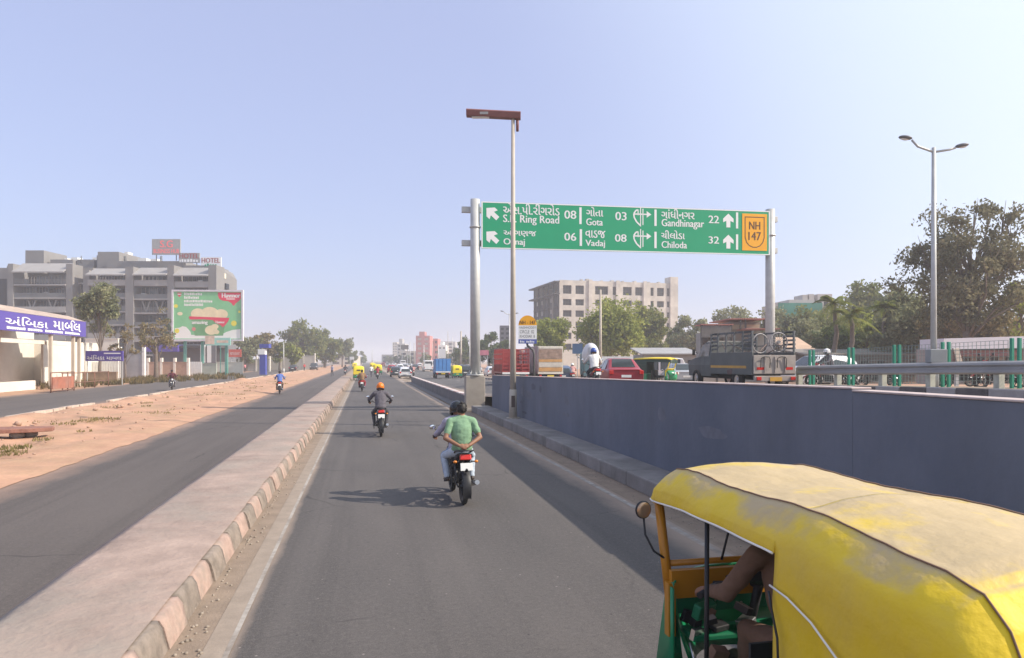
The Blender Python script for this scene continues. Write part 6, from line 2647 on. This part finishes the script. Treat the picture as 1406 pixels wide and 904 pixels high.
ptree('yellow leaved shrub below the palms', 1192, 66, 437, 70, L_lime, seed=63, n=5500, leaf=.3, clear=.05, clumps=18, group=G)
ptree('dark round shrub below the palms behind the fence', 1148, 64, 446, 64, L_dark, seed=64, n=6500, leaf=.28, clear=.05, clumps=20, group=G)
ptree('dark thick tree left of the tall brownish tree', 1250, 60, 398, 104, L_dust, seed=65, n=12000, leaf=.3, trunk=.25, clear=.08, clumps=34, group=G)
ptree('tallest brownish tree with visible limbs at the right edge', 1330, 50, 272, 192, L_grey, seed=66, n=16000, leaf=.20, trunk=.34, clear=.24, clumps=66, gap=.62, group=G, droop=.8)
ptree('brown leaved tree low in front of the tallest one', 1330, 54, 398, 120, L_brown, seed=67, n=7500, leaf=.26, trunk=.2, clear=.12, clumps=32, group=G)
ptree('yellowish bushy tree at the right edge of the frame', 1398, 53, 372, 76, L_lime, seed=68, n=5000, leaf=.26, trunk=.2, clear=.1, clumps=24, group=G)
G = 'far street trees'
for i, (px, tt, py, w_) in enumerate(((608, 260, 483, 20), (622, 280, 478, 22), (584, 280, 486, 18), (560, 330, 488, 14), (632, 240, 484, 20), (548, 340, 488, 16), (534, 420, 489, 12))):
    ptree(['far street tree by the white block', 'far street tree right of the blue goods van', 'far street tree below the pink block', 'far street tree left of the pink block', 'far street tree left of the gantry pier', 'far street tree under the dark billboard', 'farthest street tree by the road end'][i],
          px, tt, py, w_, L_dark if i % 2 else L_olive, seed=80 + i, n=1500, leaf=.8, clear=.1, clumps=10, group=G)

ptree('leafy tree filling the gap between the pickup and the dark shrub', 1102, 78, 440, 70, L_dust, seed=90, n=6500, leaf=.32, clear=.06, clumps=26, group='roadside trees right of the main road')
ptree('low green tree behind the market stalls by the lamp post', 1222, 72, 436, 80, L_olive, seed=91, n=7000, leaf=.32, clear=.06, clumps=26, group='roadside trees right of the main road')
# palms
def palm(label, px, tt, pyt, rpx, seed):
    rr = random.Random(seed)
    g = gt(px, tt)
    kk = tt / F
    h = H + (HOR - pyt) * kk - g.z
    r = rpx * kk
    t = thing('palm_tree', label, 'palm tree', tuple(g), 0, 'palms behind the fence')
    mb = MB()
    hc = h - r * .35
    pts = [(rr.uniform(-.1, .1) * i * .3, rr.uniform(-.1, .1) * i * .3, hc * i / 8) for i in range(9)]
    mb.tube(pts, [lerp(.26, .14, i / 8) for i in range(9)], 8)
    mb.build('trunk', branchm, t)
    top = V(pts[-1])
    for k in range(20):
        a = 2 * PI * k / 20 + rr.uniform(-.15, .15)
        el = rr.uniform(-.25, 1.15)
        mb = MB()
        P = []
        d = V((math.cos(a) * math.cos(el), math.sin(a) * math.cos(el), math.sin(el)))
        for i in range(9):
            s = i / 8
            P.append(top + d * r * s + V((0, 0, -r * .62 * s * s)))
        mb.tube(P, [.03 * (1 - .8 * i / 8) + .006 for i in range(9)], 4)
        sd = V((-math.sin(a), math.cos(a), 0))
        for i in range(1, 26):
            s = i / 25
            p = top + d * r * s + V((0, 0, -r * .62 * s * s))
            ln = r * .26 * math.sin(PI * min(1, .15 + s * .8)) + .05
            fw = (d + V((0, 0, -1.2 * s))).normalized()
            for q in (-1, 1):
                e = p + (sd * q * .8 + fw * .5 + V((0, 0, -.45))).normalized() * ln
                mb.add([p - fw * .035, p + fw * .035, e], [(0, 1, 2)])
        mb.build('frond', L_lime if k % 3 == 0 else L_olive, t, normals=False)
palm('palm with spreading yellow green fronds, nearer of the pair', 1168, 57, 421, 40, 3)
palm('taller darker palm behind its yellow green neighbour', 1146, 59, 405, 34, 5)
palm('palm head showing against the sky beside the tall hazy tree', 1216, 60, 412, 32, 8)

# dry weeds and shrubs along the far verge: uncountable ground cover
sp = []
rr = random.Random(9)
for _ in range(160):
    px = rr.uniform(60, 330)
    q = gp(px, lerp(531, 516, (px - 60) / 270) + rr.uniform(-3, 4))
    sp.append((q.x, q.y, 0, rr.uniform(.3, .9)))
grass_tufts('weeds', sp, .55, leafmat('weed_leaf', (.07, .06, .02), (.15, .12, .05), (.26, .19, .10), .3), 40)

# ================================================================== TRAFFIC AND PEOPLE
wheelred = paint('bike_red', (.45, .03, .03))
bikeblk = paint('bike_black', (.02, .02, .024))
bikeblu = paint('bike_blue', (.04, .07, .2))
bikegry = paint('bike_grey', (.22, .22, .24))

# ---- the near motorcycle with two men
q = gp(636, 694)
NX_, NY_ = q.x, q.y + .63 + .05
nb = motorcycle('black motorcycle with two riders, nearest on the road', (NX_, NY_, 0), R(1.5), bikeblk)
person(pillion_pose(True), (greenshirt, jeans_pale), 'bare headed pillion in sage green shirt, hands clasped behind his back', (NX_, NY_, 0), R(1.5), voxel=.0095)
person(rider_pose(), (lavshirt, jeans), 'rider in lavender shirt and black helmet in front of the green shirted pillion', (NX_, NY_, 0), R(1.5), voxel=.013, sleeve='long', helmet=helmblack)

# ---- second motorcycle, orange helmet
q = gp(523, 600)
bx_, by_ = q.x, q.y + .63
motorcycle('motorcycle with red tail lamp under the rider in orange helmet', (bx_, by_, 0), R(0.5), bikegry)
person(rider_pose(wide=.05), (greyjacket, darktrous), 'lone rider in grey jacket and orange helmet', (bx_, by_, 0), R(.5), voxel=.016, sleeve='long', helmet=helmorange)

GB = 'motorcycles riding on the roads'
def bike_rider(px, py, lab_b, lab_p, bodym, cols, helmet=None, rz=0.0, sleeve='long', pil=None, off=.63, t=None, guard=True):
    q = gp(px, py) if t is None else gt(px, t)
    L = (q.x - off * math.sin(rz) * -1 * -1, q.y + off * math.cos(rz), q.z)
    motorcycle(lab_b, L, rz, bodym, GB, guard=guard)
    person(rider_pose(), cols, lab_p, L, rz, voxel=.026, sleeve=sleeve, helmet=helmet)
    if pil:
        person(pillion_pose(), pil[0], pil[1], L, rz, voxel=.026, sleeve='short')

bike_rider(497, 538, 'red motorcycle with two riders just left of the orange helmet', 'rider in dark red shirt on the red motorcycle by the kerb', wheelred, (maroonshirt, darktrous), None, 0, pil=((olive, maroonshirt), 'pillion in brown checked top on the red motorcycle by the kerb'))
bike_rider(518.5, 521, 'far motorcycle ridden by a man in maroon shirt beside the rickshaws', 'rider in maroon shirt far ahead beside the yellow rickshaws', wheelred, (maroonshirt, darktrous), None, 0)
bike_rider(384, 541.5, 'motorcycle at the sand edge ridden by a man in blue shirt', 'rider in blue shirt on the left carriageway by the sand', bikegry, (blueshirt, darktrous), None, R(6))
bike_rider(236, 536, 'dark motorcycle coming towards the camera on the far left road', 'rider in dark maroon jacket coming towards the camera on the far left road', bikeblk, (cloth('dark_maroon_cloth', (.12, .035, .045)), cloth('grey_trouser_cloth', (.22, .22, .25))), None, R(195))
bike_rider(568, 517, 'motorcycle right of the white hatchback', 'rider in pink shirt right of the white hatchback', bikegry, (cloth('pink_shirt_cloth', (.52, .28, .26)), darktrous), helmblack, 0)
bike_rider(820, 526, 'red and black motorcycle above the wall left of the red sedan', 'rider in white shirt and blue helmet above the wall', wheelred, (whiteshirt, darktrous), helmblue, R(-8), t=27)
bike_rider(787, 519, 'motorcycle right of the dark hatchback beyond the wall', 'rider in red and white top beyond the wall', wheelred, (cloth('red_white_cloth', (.55, .30, .28)), darktrous), helmwhite, R(-12), t=58)
bike_rider(1158, 540, 'motorcycle passing behind the mesh fence', 'rider in white helmet passing behind the mesh fence', bikeblk, (greyjacket, darktrous), helmwhite, R(85), t=30)
bike_rider(1332, 540, 'motorcycle behind the mesh fence near the white building', 'rider in pale shirt behind the mesh fence near the white building', bikeblk, (whiteshirt, darktrous), None, R(80), t=30)
bike_rider(474, 519, 'motorcycle waiting past the end of the median crowd', 'rider in black behind the two walkers on the median', bikeblk, (darktrous, darktrous), helmblack, 0, t=112)

# parked motorcycles at the right, behind the guard rail
GP = 'motorcycles parked behind the guard rail'
for px, tt_, lb, col in ((1140, 27, 'red and white motorcycle parked behind the rail by the pickup', wheelred), (1205, 30, 'dark motorcycle parked behind the rail at the middle green posts', bikeblk), (1322, 25, 'black motorcycle parked behind the rail below the leaning board', bikeblk), (1372, 24, 'red tanked motorcycle parked behind the rail at the right edge', wheelred)):
    q = gt(px, tt_)
    motorcycle(lb, tuple(q), R(62 if px < 1250 else 75), col, GP)
q = at(1316, 500, 22)
t = thing('leaning_board', 'cream edged board leaning sideways behind the guard rail', 'board', (q.x, q.y, gz(q.x, q.y)), -TH)
mb = MB()
mb.box((0, 0, .95), (.17, .10, .80), 0, (0, R(-14), 0))
mb.box((-.16, .03, .92), (.2, .08, .78), 1, (0, R(-14), 0))
mb.build('panel', [mat('board_cream', (.62, .53, .42), .7), mat('board_maroon', (.18, .11, .1), .8)], t, bevel=.01)
mb = MB()
mb.b2((-.05, .06, 0), (.05, .14, .60))
mb.build('stand', galv, t)

# ---- auto rickshaws
yelnew = paint('rickshaw_bright_yellow', (.80, .60, .02), rough=.5)
RX, RY = 2.53, 3.22
rk_ = rickshaw('yellow dusty roofed auto rickshaw closest to the camera, driver visible inside', (RX, RY, 0), 0, detail=True, canopy=yeldust)
J = {'pel': (-.06, .28, .78), 'che': (-.09, .37, 1.12), 'nek': (-.10, .44, 1.33), 'hd': (-.10, .48, 1.45)}
for a, k_ in (('L', -1), ('R', 1)):
    J['s' + a] = (-.10 + .195 * k_, .41, 1.27)
    J['e' + a] = (-.06 + .38 * k_, .50, 1.03)
    J['w' + a] = (.45 * k_, .70, .985)
    J['h' + a] = (.46 * k_, .79, .965)
    J['h_' + a] = (-.06 + .11 * k_, .30, .76)
    J['k' + a] = (-.04 + .18 * k_, .64, .74)
    J['a' + a] = (-.03 + .18 * k_, .68, .42)
    J['t' + a] = (-.03 + .19 * k_, .84, .375)
person(J, (khaki, khaki), 'rickshaw driver in khaki shirt gripping the handlebar', (RX, RY, 0), 0, voxel=.012, sleeve='long')
GR = 'auto rickshaws in the traffic'
far = rickshaw('yellow rickshaw with green back by the kerb, ahead of the red motorcycle', tuple(gt(492.5, 84)), 0, GR, canopy=yelnew)
for px, tt_, lb, rz in ((626, 92, 'yellow rickshaw with green back just right of the blue goods van', 0), (519, 118, 'yellow rickshaw ahead of the maroon shirted rider', 0), (513, 150, 'further yellow rickshaw ahead of the maroon shirted rider', 0), (511, 200, 'farthest yellow rickshaw down the road', 0), (487, 190, 'distant yellow rickshaw at the left road end', 0)):
    dup(far, lb, tuple(gt(px, tt_)), rz, GR)
grncan = paint('rickshaw_green_hood', (.03, .30, .14), rough=.5)
darkhood = paint('rickshaw_dark_hood', (.025, .05, .035), rough=.6)
for px, tt_, lb, rz in ((899, 43, 'green rickshaw with yellow roof edge left of the grey pickup', R(-135)), (870, 64, 'second green rickshaw half hidden behind the red sedan', R(-125))):
    o = dup(far, lb, tuple(gt(px, tt_)), rz, GR, swap={'rickshaw_orange_yellow': yelnew, 'rickshaw_bright_yellow': darkhood})
    mb = MB()
    mb.loft([[(-.58, y, z), (-.50, y, z + .07), (0, y, z + .12), (.50, y, z + .07), (.58, y, z), (.5, y, z + .03), (0, y, z + .08), (-.5, y, z + .03)] for y, z in ((-1.2, 1.62), (0, 1.66), (1.0, 1.65), (1.27, 1.60))])
    mb.build('roof_cover', yelnew, o)

# ---- cars
cwhite = paint('car_white', (.72, .72, .72), rough=.25, coat=.5)
cdark = paint('car_dark', (.04, .045, .05), rough=.25, coat=.5)
csilv = paint('car_silver', (.40, .41, .43), rough=.3, coat=.5)
cred = paint('car_red', (.30, .02, .03), rough=.3, coat=.15)
cblue = paint('car_blue', (.06, .09, .16), rough=.25, coat=.5)
GC = 'cars in the traffic'
hb = car('white hatchback ahead on the near road', tuple(gt(556, 93)), 0, cwhite, GC, 'hatch')
sd_ = car('maroon sedan seen above the wall beside the blue helmeted rider', tuple(gt(848, 34)), R(-10), cred, GC, 'sedan')
sv = car('dark sports utility car right of the yellow rickshaw', tuple(gt(636, 98)), 0, cdark, GC, 'suv')
W_, D_, S_, B_2 = {'car_white': None}, None, None, None
for src, px, tt_, rz, sw, lb in (
    (hb, 543.5, 101, 0, {'car_white': cdark}, 'dark hatchback directly left of the white hatchback'),
    (hb, 537.5, 135, 0, {'car_white': cred}, 'small red hatchback left of the dark one'),
    (hb, 674, 105, 0, None, 'white hatchback behind the gantry post base'),
    (hb, 684, 125, 0, None, 'farther white hatchback behind the red frame lorry'),
    (hb, 770, 60, R(-10), {'car_white': cblue}, 'dark blue hatchback right of the painted lorries'),
    (sd_, 932, 47, R(-12), {'car_red': csilv}, 'silver sedan between the green rickshaw and the pickup'),
    (hb, 884, 66, R(-60), None, 'white hatchback behind the green rickshaw'),
    (hb, 700, 100, 0, {'car_white': csilv}, 'silver hatchback behind the pale lamp pole'),
    (sd_, 403, 150, 0, {'car_red': cdark}, 'dark sedan driving on the far left road'),
    (sv, 431, 165, R(180), None, 'dark blue grey utility car coming on the far left road'),
    (hb, 549, 165, 0, None, 'far white hatchback past the dark pair'),
    (hb, 556, 190, 0, {'car_white': csilv}, 'far silver hatchback past the white one'),
    (sd_, 562, 210, 0, {'car_red': cwhite}, 'far white sedan below the dark billboard'),
    (sd_, 570, 170, 0, {'car_red': cdark}, 'far dark sedan near the far poles'),
    (hb, 576, 230, 0, None, 'distant white hatchback below the pink block'),
    (sd_, 532, 230, 0, {'car_red': csilv}, 'distant silver sedan in the near lanes'),
    (hb, 526, 260, 0, {'car_white': cred}, 'distant red hatchback in the near lanes'),
    (sd_, 541, 280, 0, {'car_red': cwhite}, 'very distant white sedan mid road'),
    (hb, 550, 300, 0, {'car_white': cdark}, 'very distant dark hatchback mid road'),
    (sd_, 643, 150, R(180), {'car_red': cwhite}, 'white sedan coming towards us behind the utility car'),
    (hb, 655, 140, R(180), {'car_white': csilv}, 'silver hatchback coming towards us behind the gantry post'),
    (hb, 1120, 33, R(95), None, 'white hatchback passing behind the fence near the pickup'),
):
    dup(src, lb, tuple(gt(px, tt_)), rz, GC, sw)

# ---- vans and lorries
GV = 'vans and lorries in the traffic'
bluegoods = paint('van_blue', (.07, .22, .50), rough=.45, var=.12)
bl = lorry('blue panelled goods van ahead on the main road', tuple(gt(606, 90)), 0, paint('cab_blue', (.05, .15, .35)), bluegoods, GV, L=4.2, Wd=1.95, Ht=2.55, bed=.95, name='goods_van', cat='van', ribs=False)
wv = van('white van far ahead between the poles and the blue goods van', tuple(gt(587, 150)), 0, cwhite, GV, L=5.0, Wd=1.9, Ht=2.4)
dup(wv, 'white minibus behind the white hatchback', tuple(gt(553, 240)), 0, GV)
dup(wv, 'white van nearest the tall grey pole in the far lanes', tuple(gt(597, 190)), R(180), GV)
dup(wv, 'white van parked under the trees behind the red frame lorry', tuple(gt(716, 110)), 0, GV)
dup(wv, 'white van coming on the far road right of the green rickshaw', tuple(gt(915, 75)), R(-110), GV)
rl = lorry('red framed open lorry left of the pale lamp pole', tuple(gt(699, 52)), R(-2), paint('lorry_red', (.33, .055, .05)), paint('lorry_red', (.33, .055, .05)), GV, L=5.5, Wd=2.0, Ht=2.65, bed=1.0, open_top=True)
deco = mat('painted_tailboard', (.62, .58, .50), .6, .1, 1)
decob = mat('painted_lorry_side', (.42, .40, .37), .7, .2, 1.5)
pl = lorry('cream painted lorry just right of the pale lamp pole', tuple(gt(720, 62)), 0, white, decob, GV, L=5.5, Wd=2.0, Ht=2.9, bed=1.0, rearm=deco)
def bands(root, seq, yb=-2.80, z0=1.02, z1=2.84, hw=.90):
    tot = sum(f for f, _ in seq)
    z = z0
    for f, m_ in seq:
        h = (z1 - z0) * f / tot
        mb = MB()
        mb.b2((-hw, yb - .045, z + .02), (hw, yb - .004, z + h - .02))
        mb.build('tail_panel', m_, root)
        z += h
b_or, b_br, b_pk, b_wh, b_gy = (mat('band_orange', (.50, .27, .10), .6, .2, 3), mat('band_brown', (.27, .19, .15), .8, .4, 4), mat('band_pink', (.50, .24, .24), .7, .3, 3), mat('band_white', (.52, .48, .42), .7, .2, 3), mat('band_grey', (.24, .25, .25), .7, .2, 3))
p2 = dup(pl, 'painted lorry with orange tailboard right of the milestone post', tuple(gt(742, 54)), R(1), GV)
bands(pl, ((.8, b_gy), (.5, b_pk), (.9, b_wh), (1.2, b_br), (.4, b_wh)))
bands(p2, ((.7, b_or), (.8, b_wh), (.5, b_or), (1.6, b_br), (.3, b_wh)))

# concrete mixer
q = gt(810, 62)
t = thing('mixer_lorry', 'concrete mixer lorry with pale drum behind the blue helmeted rider', 'lorry', tuple(q), R(-14), GV)
t.scale = (.72, .72, 1.03)
mb = MB()
secs = []
for y, r in ((-2.6, .45), (-2.2, .78), (-1.2, 1.05), (-.2, 1.05), (1.0, .70), (1.3, .45)):
    zc = 2.25 + (-y) * .10
    secs.append([(r * math.cos(a), y, zc + r * math.sin(a)) for a in [2 * PI * i / 22 for i in range(22)]])
mb.loft(secs)
mb.build('drum', mat('drum_white', (.58, .57, .57), .5, .1, 1.5), t)
mb = MB()
mb.b2((-1.05, 1.7, .6), (1.05, 3.3, 2.6))
mb.build('cab', paint('mixer_teal', (.12, .22, .24)), t, bevel=.12)
mb = MB()
mb.b2((-.9, 3.26, 1.6), (.9, 3.32, 2.4))
mb.build('windscreen', glassd, t)
mb = MB()
mb.b2((-.45, -3, .75), (.45, 3.2, 1.0))
mb.b2((-.8, -2.5, 1.0), (.8, -2.2, 1.9)); mb.b2((-.6, .9, 1.0), (.6, 1.2, 1.7))
mb.b2((-1.0, -3.05, .6), (1.0, -2.9, .85))
mb.build('chassis', paint('mixer_teal', (.12, .22, .24)), t, bevel=.02)
mb = MB()
mb.loft([[(-.45, -2.9, 3.0), (.45, -2.9, 3.0), (.3, -2.5, 2.9), (-.3, -2.5, 2.9)], [(-.2, -3.1, 1.6), (.2, -3.1, 1.6), (.2, -2.95, 1.6), (-.2, -2.95, 1.6)]])
mb.build('chute', galv, t)
for x in (-.85, .85):
    for y in (-2.3, -1.2, 2.5):
        add_wheel(t, x, y, .5, .28, x, steel)

# ---- grey pickup with slatted cargo body
q = gt(1063, 23.4)
px_, py_ = q.x, q.y + 2.35
t = thing('pickup_truck', 'old grey pickup truck with slatted cargo rack and yellow side stripe', 'pickup truck', (px_, py_, q.z - .06), R(-1.0))
t.scale = (1.05, 1.04, 1.12)
tgrey = mat('pickup_grey', (.115, .122, .115), .6, .15, 1.5, .1, 10, dust=.5, col2=(.16, .15, .135), c2amt=.6)
tailm = mat('tailgate_beige', (.36, .31, .27), .7, .2, 2.5, col2=(.26, .2, .17), c2amt=.7)
stripe = paint('stripe_yellow', (.55, .30, .05), var=.2)
hw = .74
mb = MB()
for s in (-1, 1):
    mb.b2((s * hw - .03, -2.3, .52), (s * hw + .03, .55, 1.22))
mb.b2((-hw + .03, -2.27, .52), (hw - .03, .5, .60))
mb.b2((-hw + .03, .49, .6), (hw - .03, .55, 1.6))
mb.build('cargo_body', tgrey, t, bevel=.012)
mb = MB()
for s in (-1, 1):
    for y in (-2.26, -1.7, -1.13, -.57, .0, .5):
        mb.b2((s * hw - .025, y - .03, 1.222), (s * hw + .025, y + .03, 1.86))
    for i in range(5):
        z = 1.30 + i * .125
        mb.b2((s * hw + .027, -2.28, z), (s * hw + .05, -1.55 if i > 2 else -1.66, z + .06))
        mb.b2((s * hw + .027, .05, z), (s * hw + .05, .53, z + .06))
    mb.b2((s * hw + .027, -2.28, 1.80), (s * hw + .05, .53, 1.86))
    mb.b2((s * hw + .027, -2.28, 1.42), (s * hw + .045, .53, 1.45))
mb.build('cargo_rack', mat('rack_grey', (.13, .135, .135), .7, .2, 3), t)
mb = MB()
mb.b2((-hw - .034, -1.95, .72), (-hw - .031, .50, .80))
mb.build('side_stripe', stripe, t)
mb = MB()
mb.b2((-hw + .0, -2.36, .56), (hw - .0, -2.31, 1.12))
for s in (-1, 0, 1):
    mb.b2((s * .36 - .02, -2.39, .60), (s * .36 + .02, -2.362, 1.08))
tg = mb.build('tailgate', tailm, t, bevel=.01)
mb = MB()
for x in (-.36, .22):
    mb = MB()
    mb.tube([(x - .16, -2.40, .74), (x - .16, -2.42, 1.02), (x - .05, -2.42, 1.07), (x + .12, -2.42, 1.07), (x + .16, -2.42, 1.0), (x + .16, -2.40, .74)], .013, 6)
    mb.build('handle', black, tg)
for s in (-1, 1):
    mb = MB()
    mb.b2((s * .50 - .14, -2.365, .68), (s * .50 + .14, -2.361, .76))
    mb.build('red_marker', redlamp, tg)
mb = MB()
mb.b2((-hw, -2.42, .34), (hw, -2.33, .50))
mb.build('bumper', tailm, t, bevel=.015)
for s in (-1, 1):
    mb = MB()
    mb.box((s * .60, -2.44, .42), (.16, .04, .10))
    mb.build('tail_lamp', redlamp, t, bevel=.008)
mb = MB()
mb.box((0, -2.43, .40), (.42, .012, .12))
mb.build('number_plate', stripe, t)
mb = MB()
secs = []
for y, zt, w_ in ((.62, 1.62, .70), (1.15, 1.64, .70), (1.42, 1.56, .68), (1.85, 1.10, .70), (2.45, .98, .68), (2.58, .72, .62)):
    secs.append([(-w_, y, .42), (-w_ - .03, y, .8), (-w_, y, min(1.08, zt - .04)), (-w_ + .10, y, zt - .05), (-w_ + .2, y, zt), (w_ - .2, y, zt), (w_ - .10, y, zt - .05), (w_, y, min(1.08, zt - .04)), (w_ + .03, y, .8), (w_, y, .42)])
mb.loft(secs, 0, True, True, False)
mb.build('cab', tgrey, t, bevel=.03)
for s in (-1, 1):
    mb = MB()
    mb.add([(s * .708, .78, 1.10), (s * .708, 1.62, 1.10), (s * .628, 1.40, 1.50), (s * .628, .80, 1.55)], [(0, 1, 2, 3)])
    mb.build('side_window', mat('cab_glass_tan', (.24, .21, .17), .15, .3, 2) if 'cab_glass_tan' not in bpy.data.materials else bpy.data.materials['cab_glass_tan'], t)
for s in (-1, 1):
    mb = MB()
    mb.tube([(s * .72, 1.6, 1.2), (s * .86, 1.64, 1.28)], .012, 6)
    mb.box((s * .88, 1.64, 1.25), (.10, .04, .2))
    mb.build('mirror', black, t)
mb = MB()
mb.b2((-.4, -2.3, .36), (.4, 2.3, .50))
mb.build('chassis', black, t)
for x in (-.66, .66):
    for y in (-1.25, 1.75):
        add_wheel(t, x, y, .34, .2, x, steel)

# load on the pickup: wheel hoops and frames
def hoop(name, label, c, r, spokes=0, tilt=0.0, col=galv, ax=(0, 1, 0)):
    o = thing(name, label, name.split('_')[-1], (px_ + c[0], py_ + c[1], q.z - .06 + c[2] * 1.12), tilt, 'load on the pickup')
    mb = MB()
    mb.torus((0, 0, 0), ax, r, .022, 28, 6)
    mb.build('rim', col, o)
    if spokes:
        mb = MB()
        for i in range(spokes):
            a = PI * 2 * i / spokes
            mb.cyl((0, 0, 0), (r * math.cos(a), 0, r * math.sin(a)), .008, .008, 5)
        mb.cyl((0, -.05, 0), (0, .05, 0), .06, .06, 10)
        mb.build('spoke', col, o)
    return o
hoop('spoked_wheel', 'large spoked metal wheel upright on the pickup load', (.36, -2.05, 1.52), .33, 14, 0, mat('hoop_grey', (.36, .33, .31), .6))
hoop('metal_hoop', 'plain curved hoop left of the spoked wheel on the pickup', (-.30, -2.0, 1.48), .33, 0, .15, bpy.data.materials['hoop_grey'])
t2 = thing('scrap_metal', 'tangle of dark metal bars and crates loaded low in the pickup bed', 'scrap metal', (px_, py_, q.z - .06), 0, 'load on the pickup')
rr = random.Random(12)
mb = MB()
for i in range(16):
    a = V((rr.uniform(-.6, .6), rr.uniform(-2.2, -.2), rr.uniform(.64, 1.3)))
    b = V((rr.uniform(-.65, .65), rr.uniform(-2.2, .2), rr.uniform(.9, 1.75)))
    mb.tube([a, a.lerp(b, .5) + V((0, 0, .1)), b], .018, 6)
mb.build('bar', mat('frame_rust', (.16, .11, .09), .75, .3, 4), t2)
mb = MB()
for i in range(5):
    mb.box((rr.uniform(-.4, .4), rr.uniform(-1.9, -.4), .62 + .14 + i * .08), (rr.uniform(.4, .8), rr.uniform(.5, .9), rr.uniform(.1, .22)), 0, (rr.uniform(-.2, .2), rr.uniform(-.2, .2), rr.uniform(0, 1)))
mb.build('crate', mat('scrap_brown', (.15, .10, .09), .8, .3, 3), t2, bevel=.01)

# ---- pedestrians on the far end of the median
GW = 'people walking on the median'
for px, tt_, lb, cols, st, rz in ((478, 88, 'walker in dark clothes at the end of the median', (cloth('navy_cloth', (.05, .06, .09)), darktrous), .3, 0),
                                  (470, 95, 'walker in white shirt left of the dark dressed one', (whiteshirt, greyjacket), .25, .3),
                                  (465, 104, 'person in grey top left of the white shirted walker', (lavshirt, darktrous), .2, 2.6)):
    q2 = gt(px, tt_)
    person(stand_pose(st), cols, lb, (q2.x, q2.y, .28 if (-3 < q2.x < -1.6 and q2.y < 95) else 0), rz, GW, voxel=.028, sleeve='long')
for px, tt_, lb, cols, rz in ((346, 140, 'person in pink top by the blue pylon', (cloth('pink_top_cloth', (.55, .2, .22)), darktrous), 1), (427, 150, 'person in red top near the far left roadside', (redtop, darktrous), .5), (664, 60, 'person in pale clothes standing behind the gantry pier', (whiteshirt, cloth('beige_trouser_cloth', (.45, .36, .28))), 2)):
    q2 = gt(px, tt_)
    person(stand_pose(.1), cols, lb, tuple(q2), rz, 'people standing at the roadside', voxel=.03, sleeve='short')

# ================================================================== HAZE
hz = MB()
hz.b2((-1750, -320, -1.2), (1750, 2650, 36))
hm = bpy.data.materials.new('haze_air')
hm.use_nodes = True
n = hm.node_tree.nodes
n.remove(n['Principled BSDF'])
pv = n.new('ShaderNodeVolumePrincipled')
pv.inputs['Color'].default_value = (0.97, 0.97, 1.0, 1)
pv.inputs['Density'].default_value = HAZE
pv.inputs['Anisotropy'].default_value = 0.3
hm.node_tree.links.new(pv.outputs[0], n['Material Output'].inputs['Volume'])
tag(hz.build('haze', hm), kind='stuff')
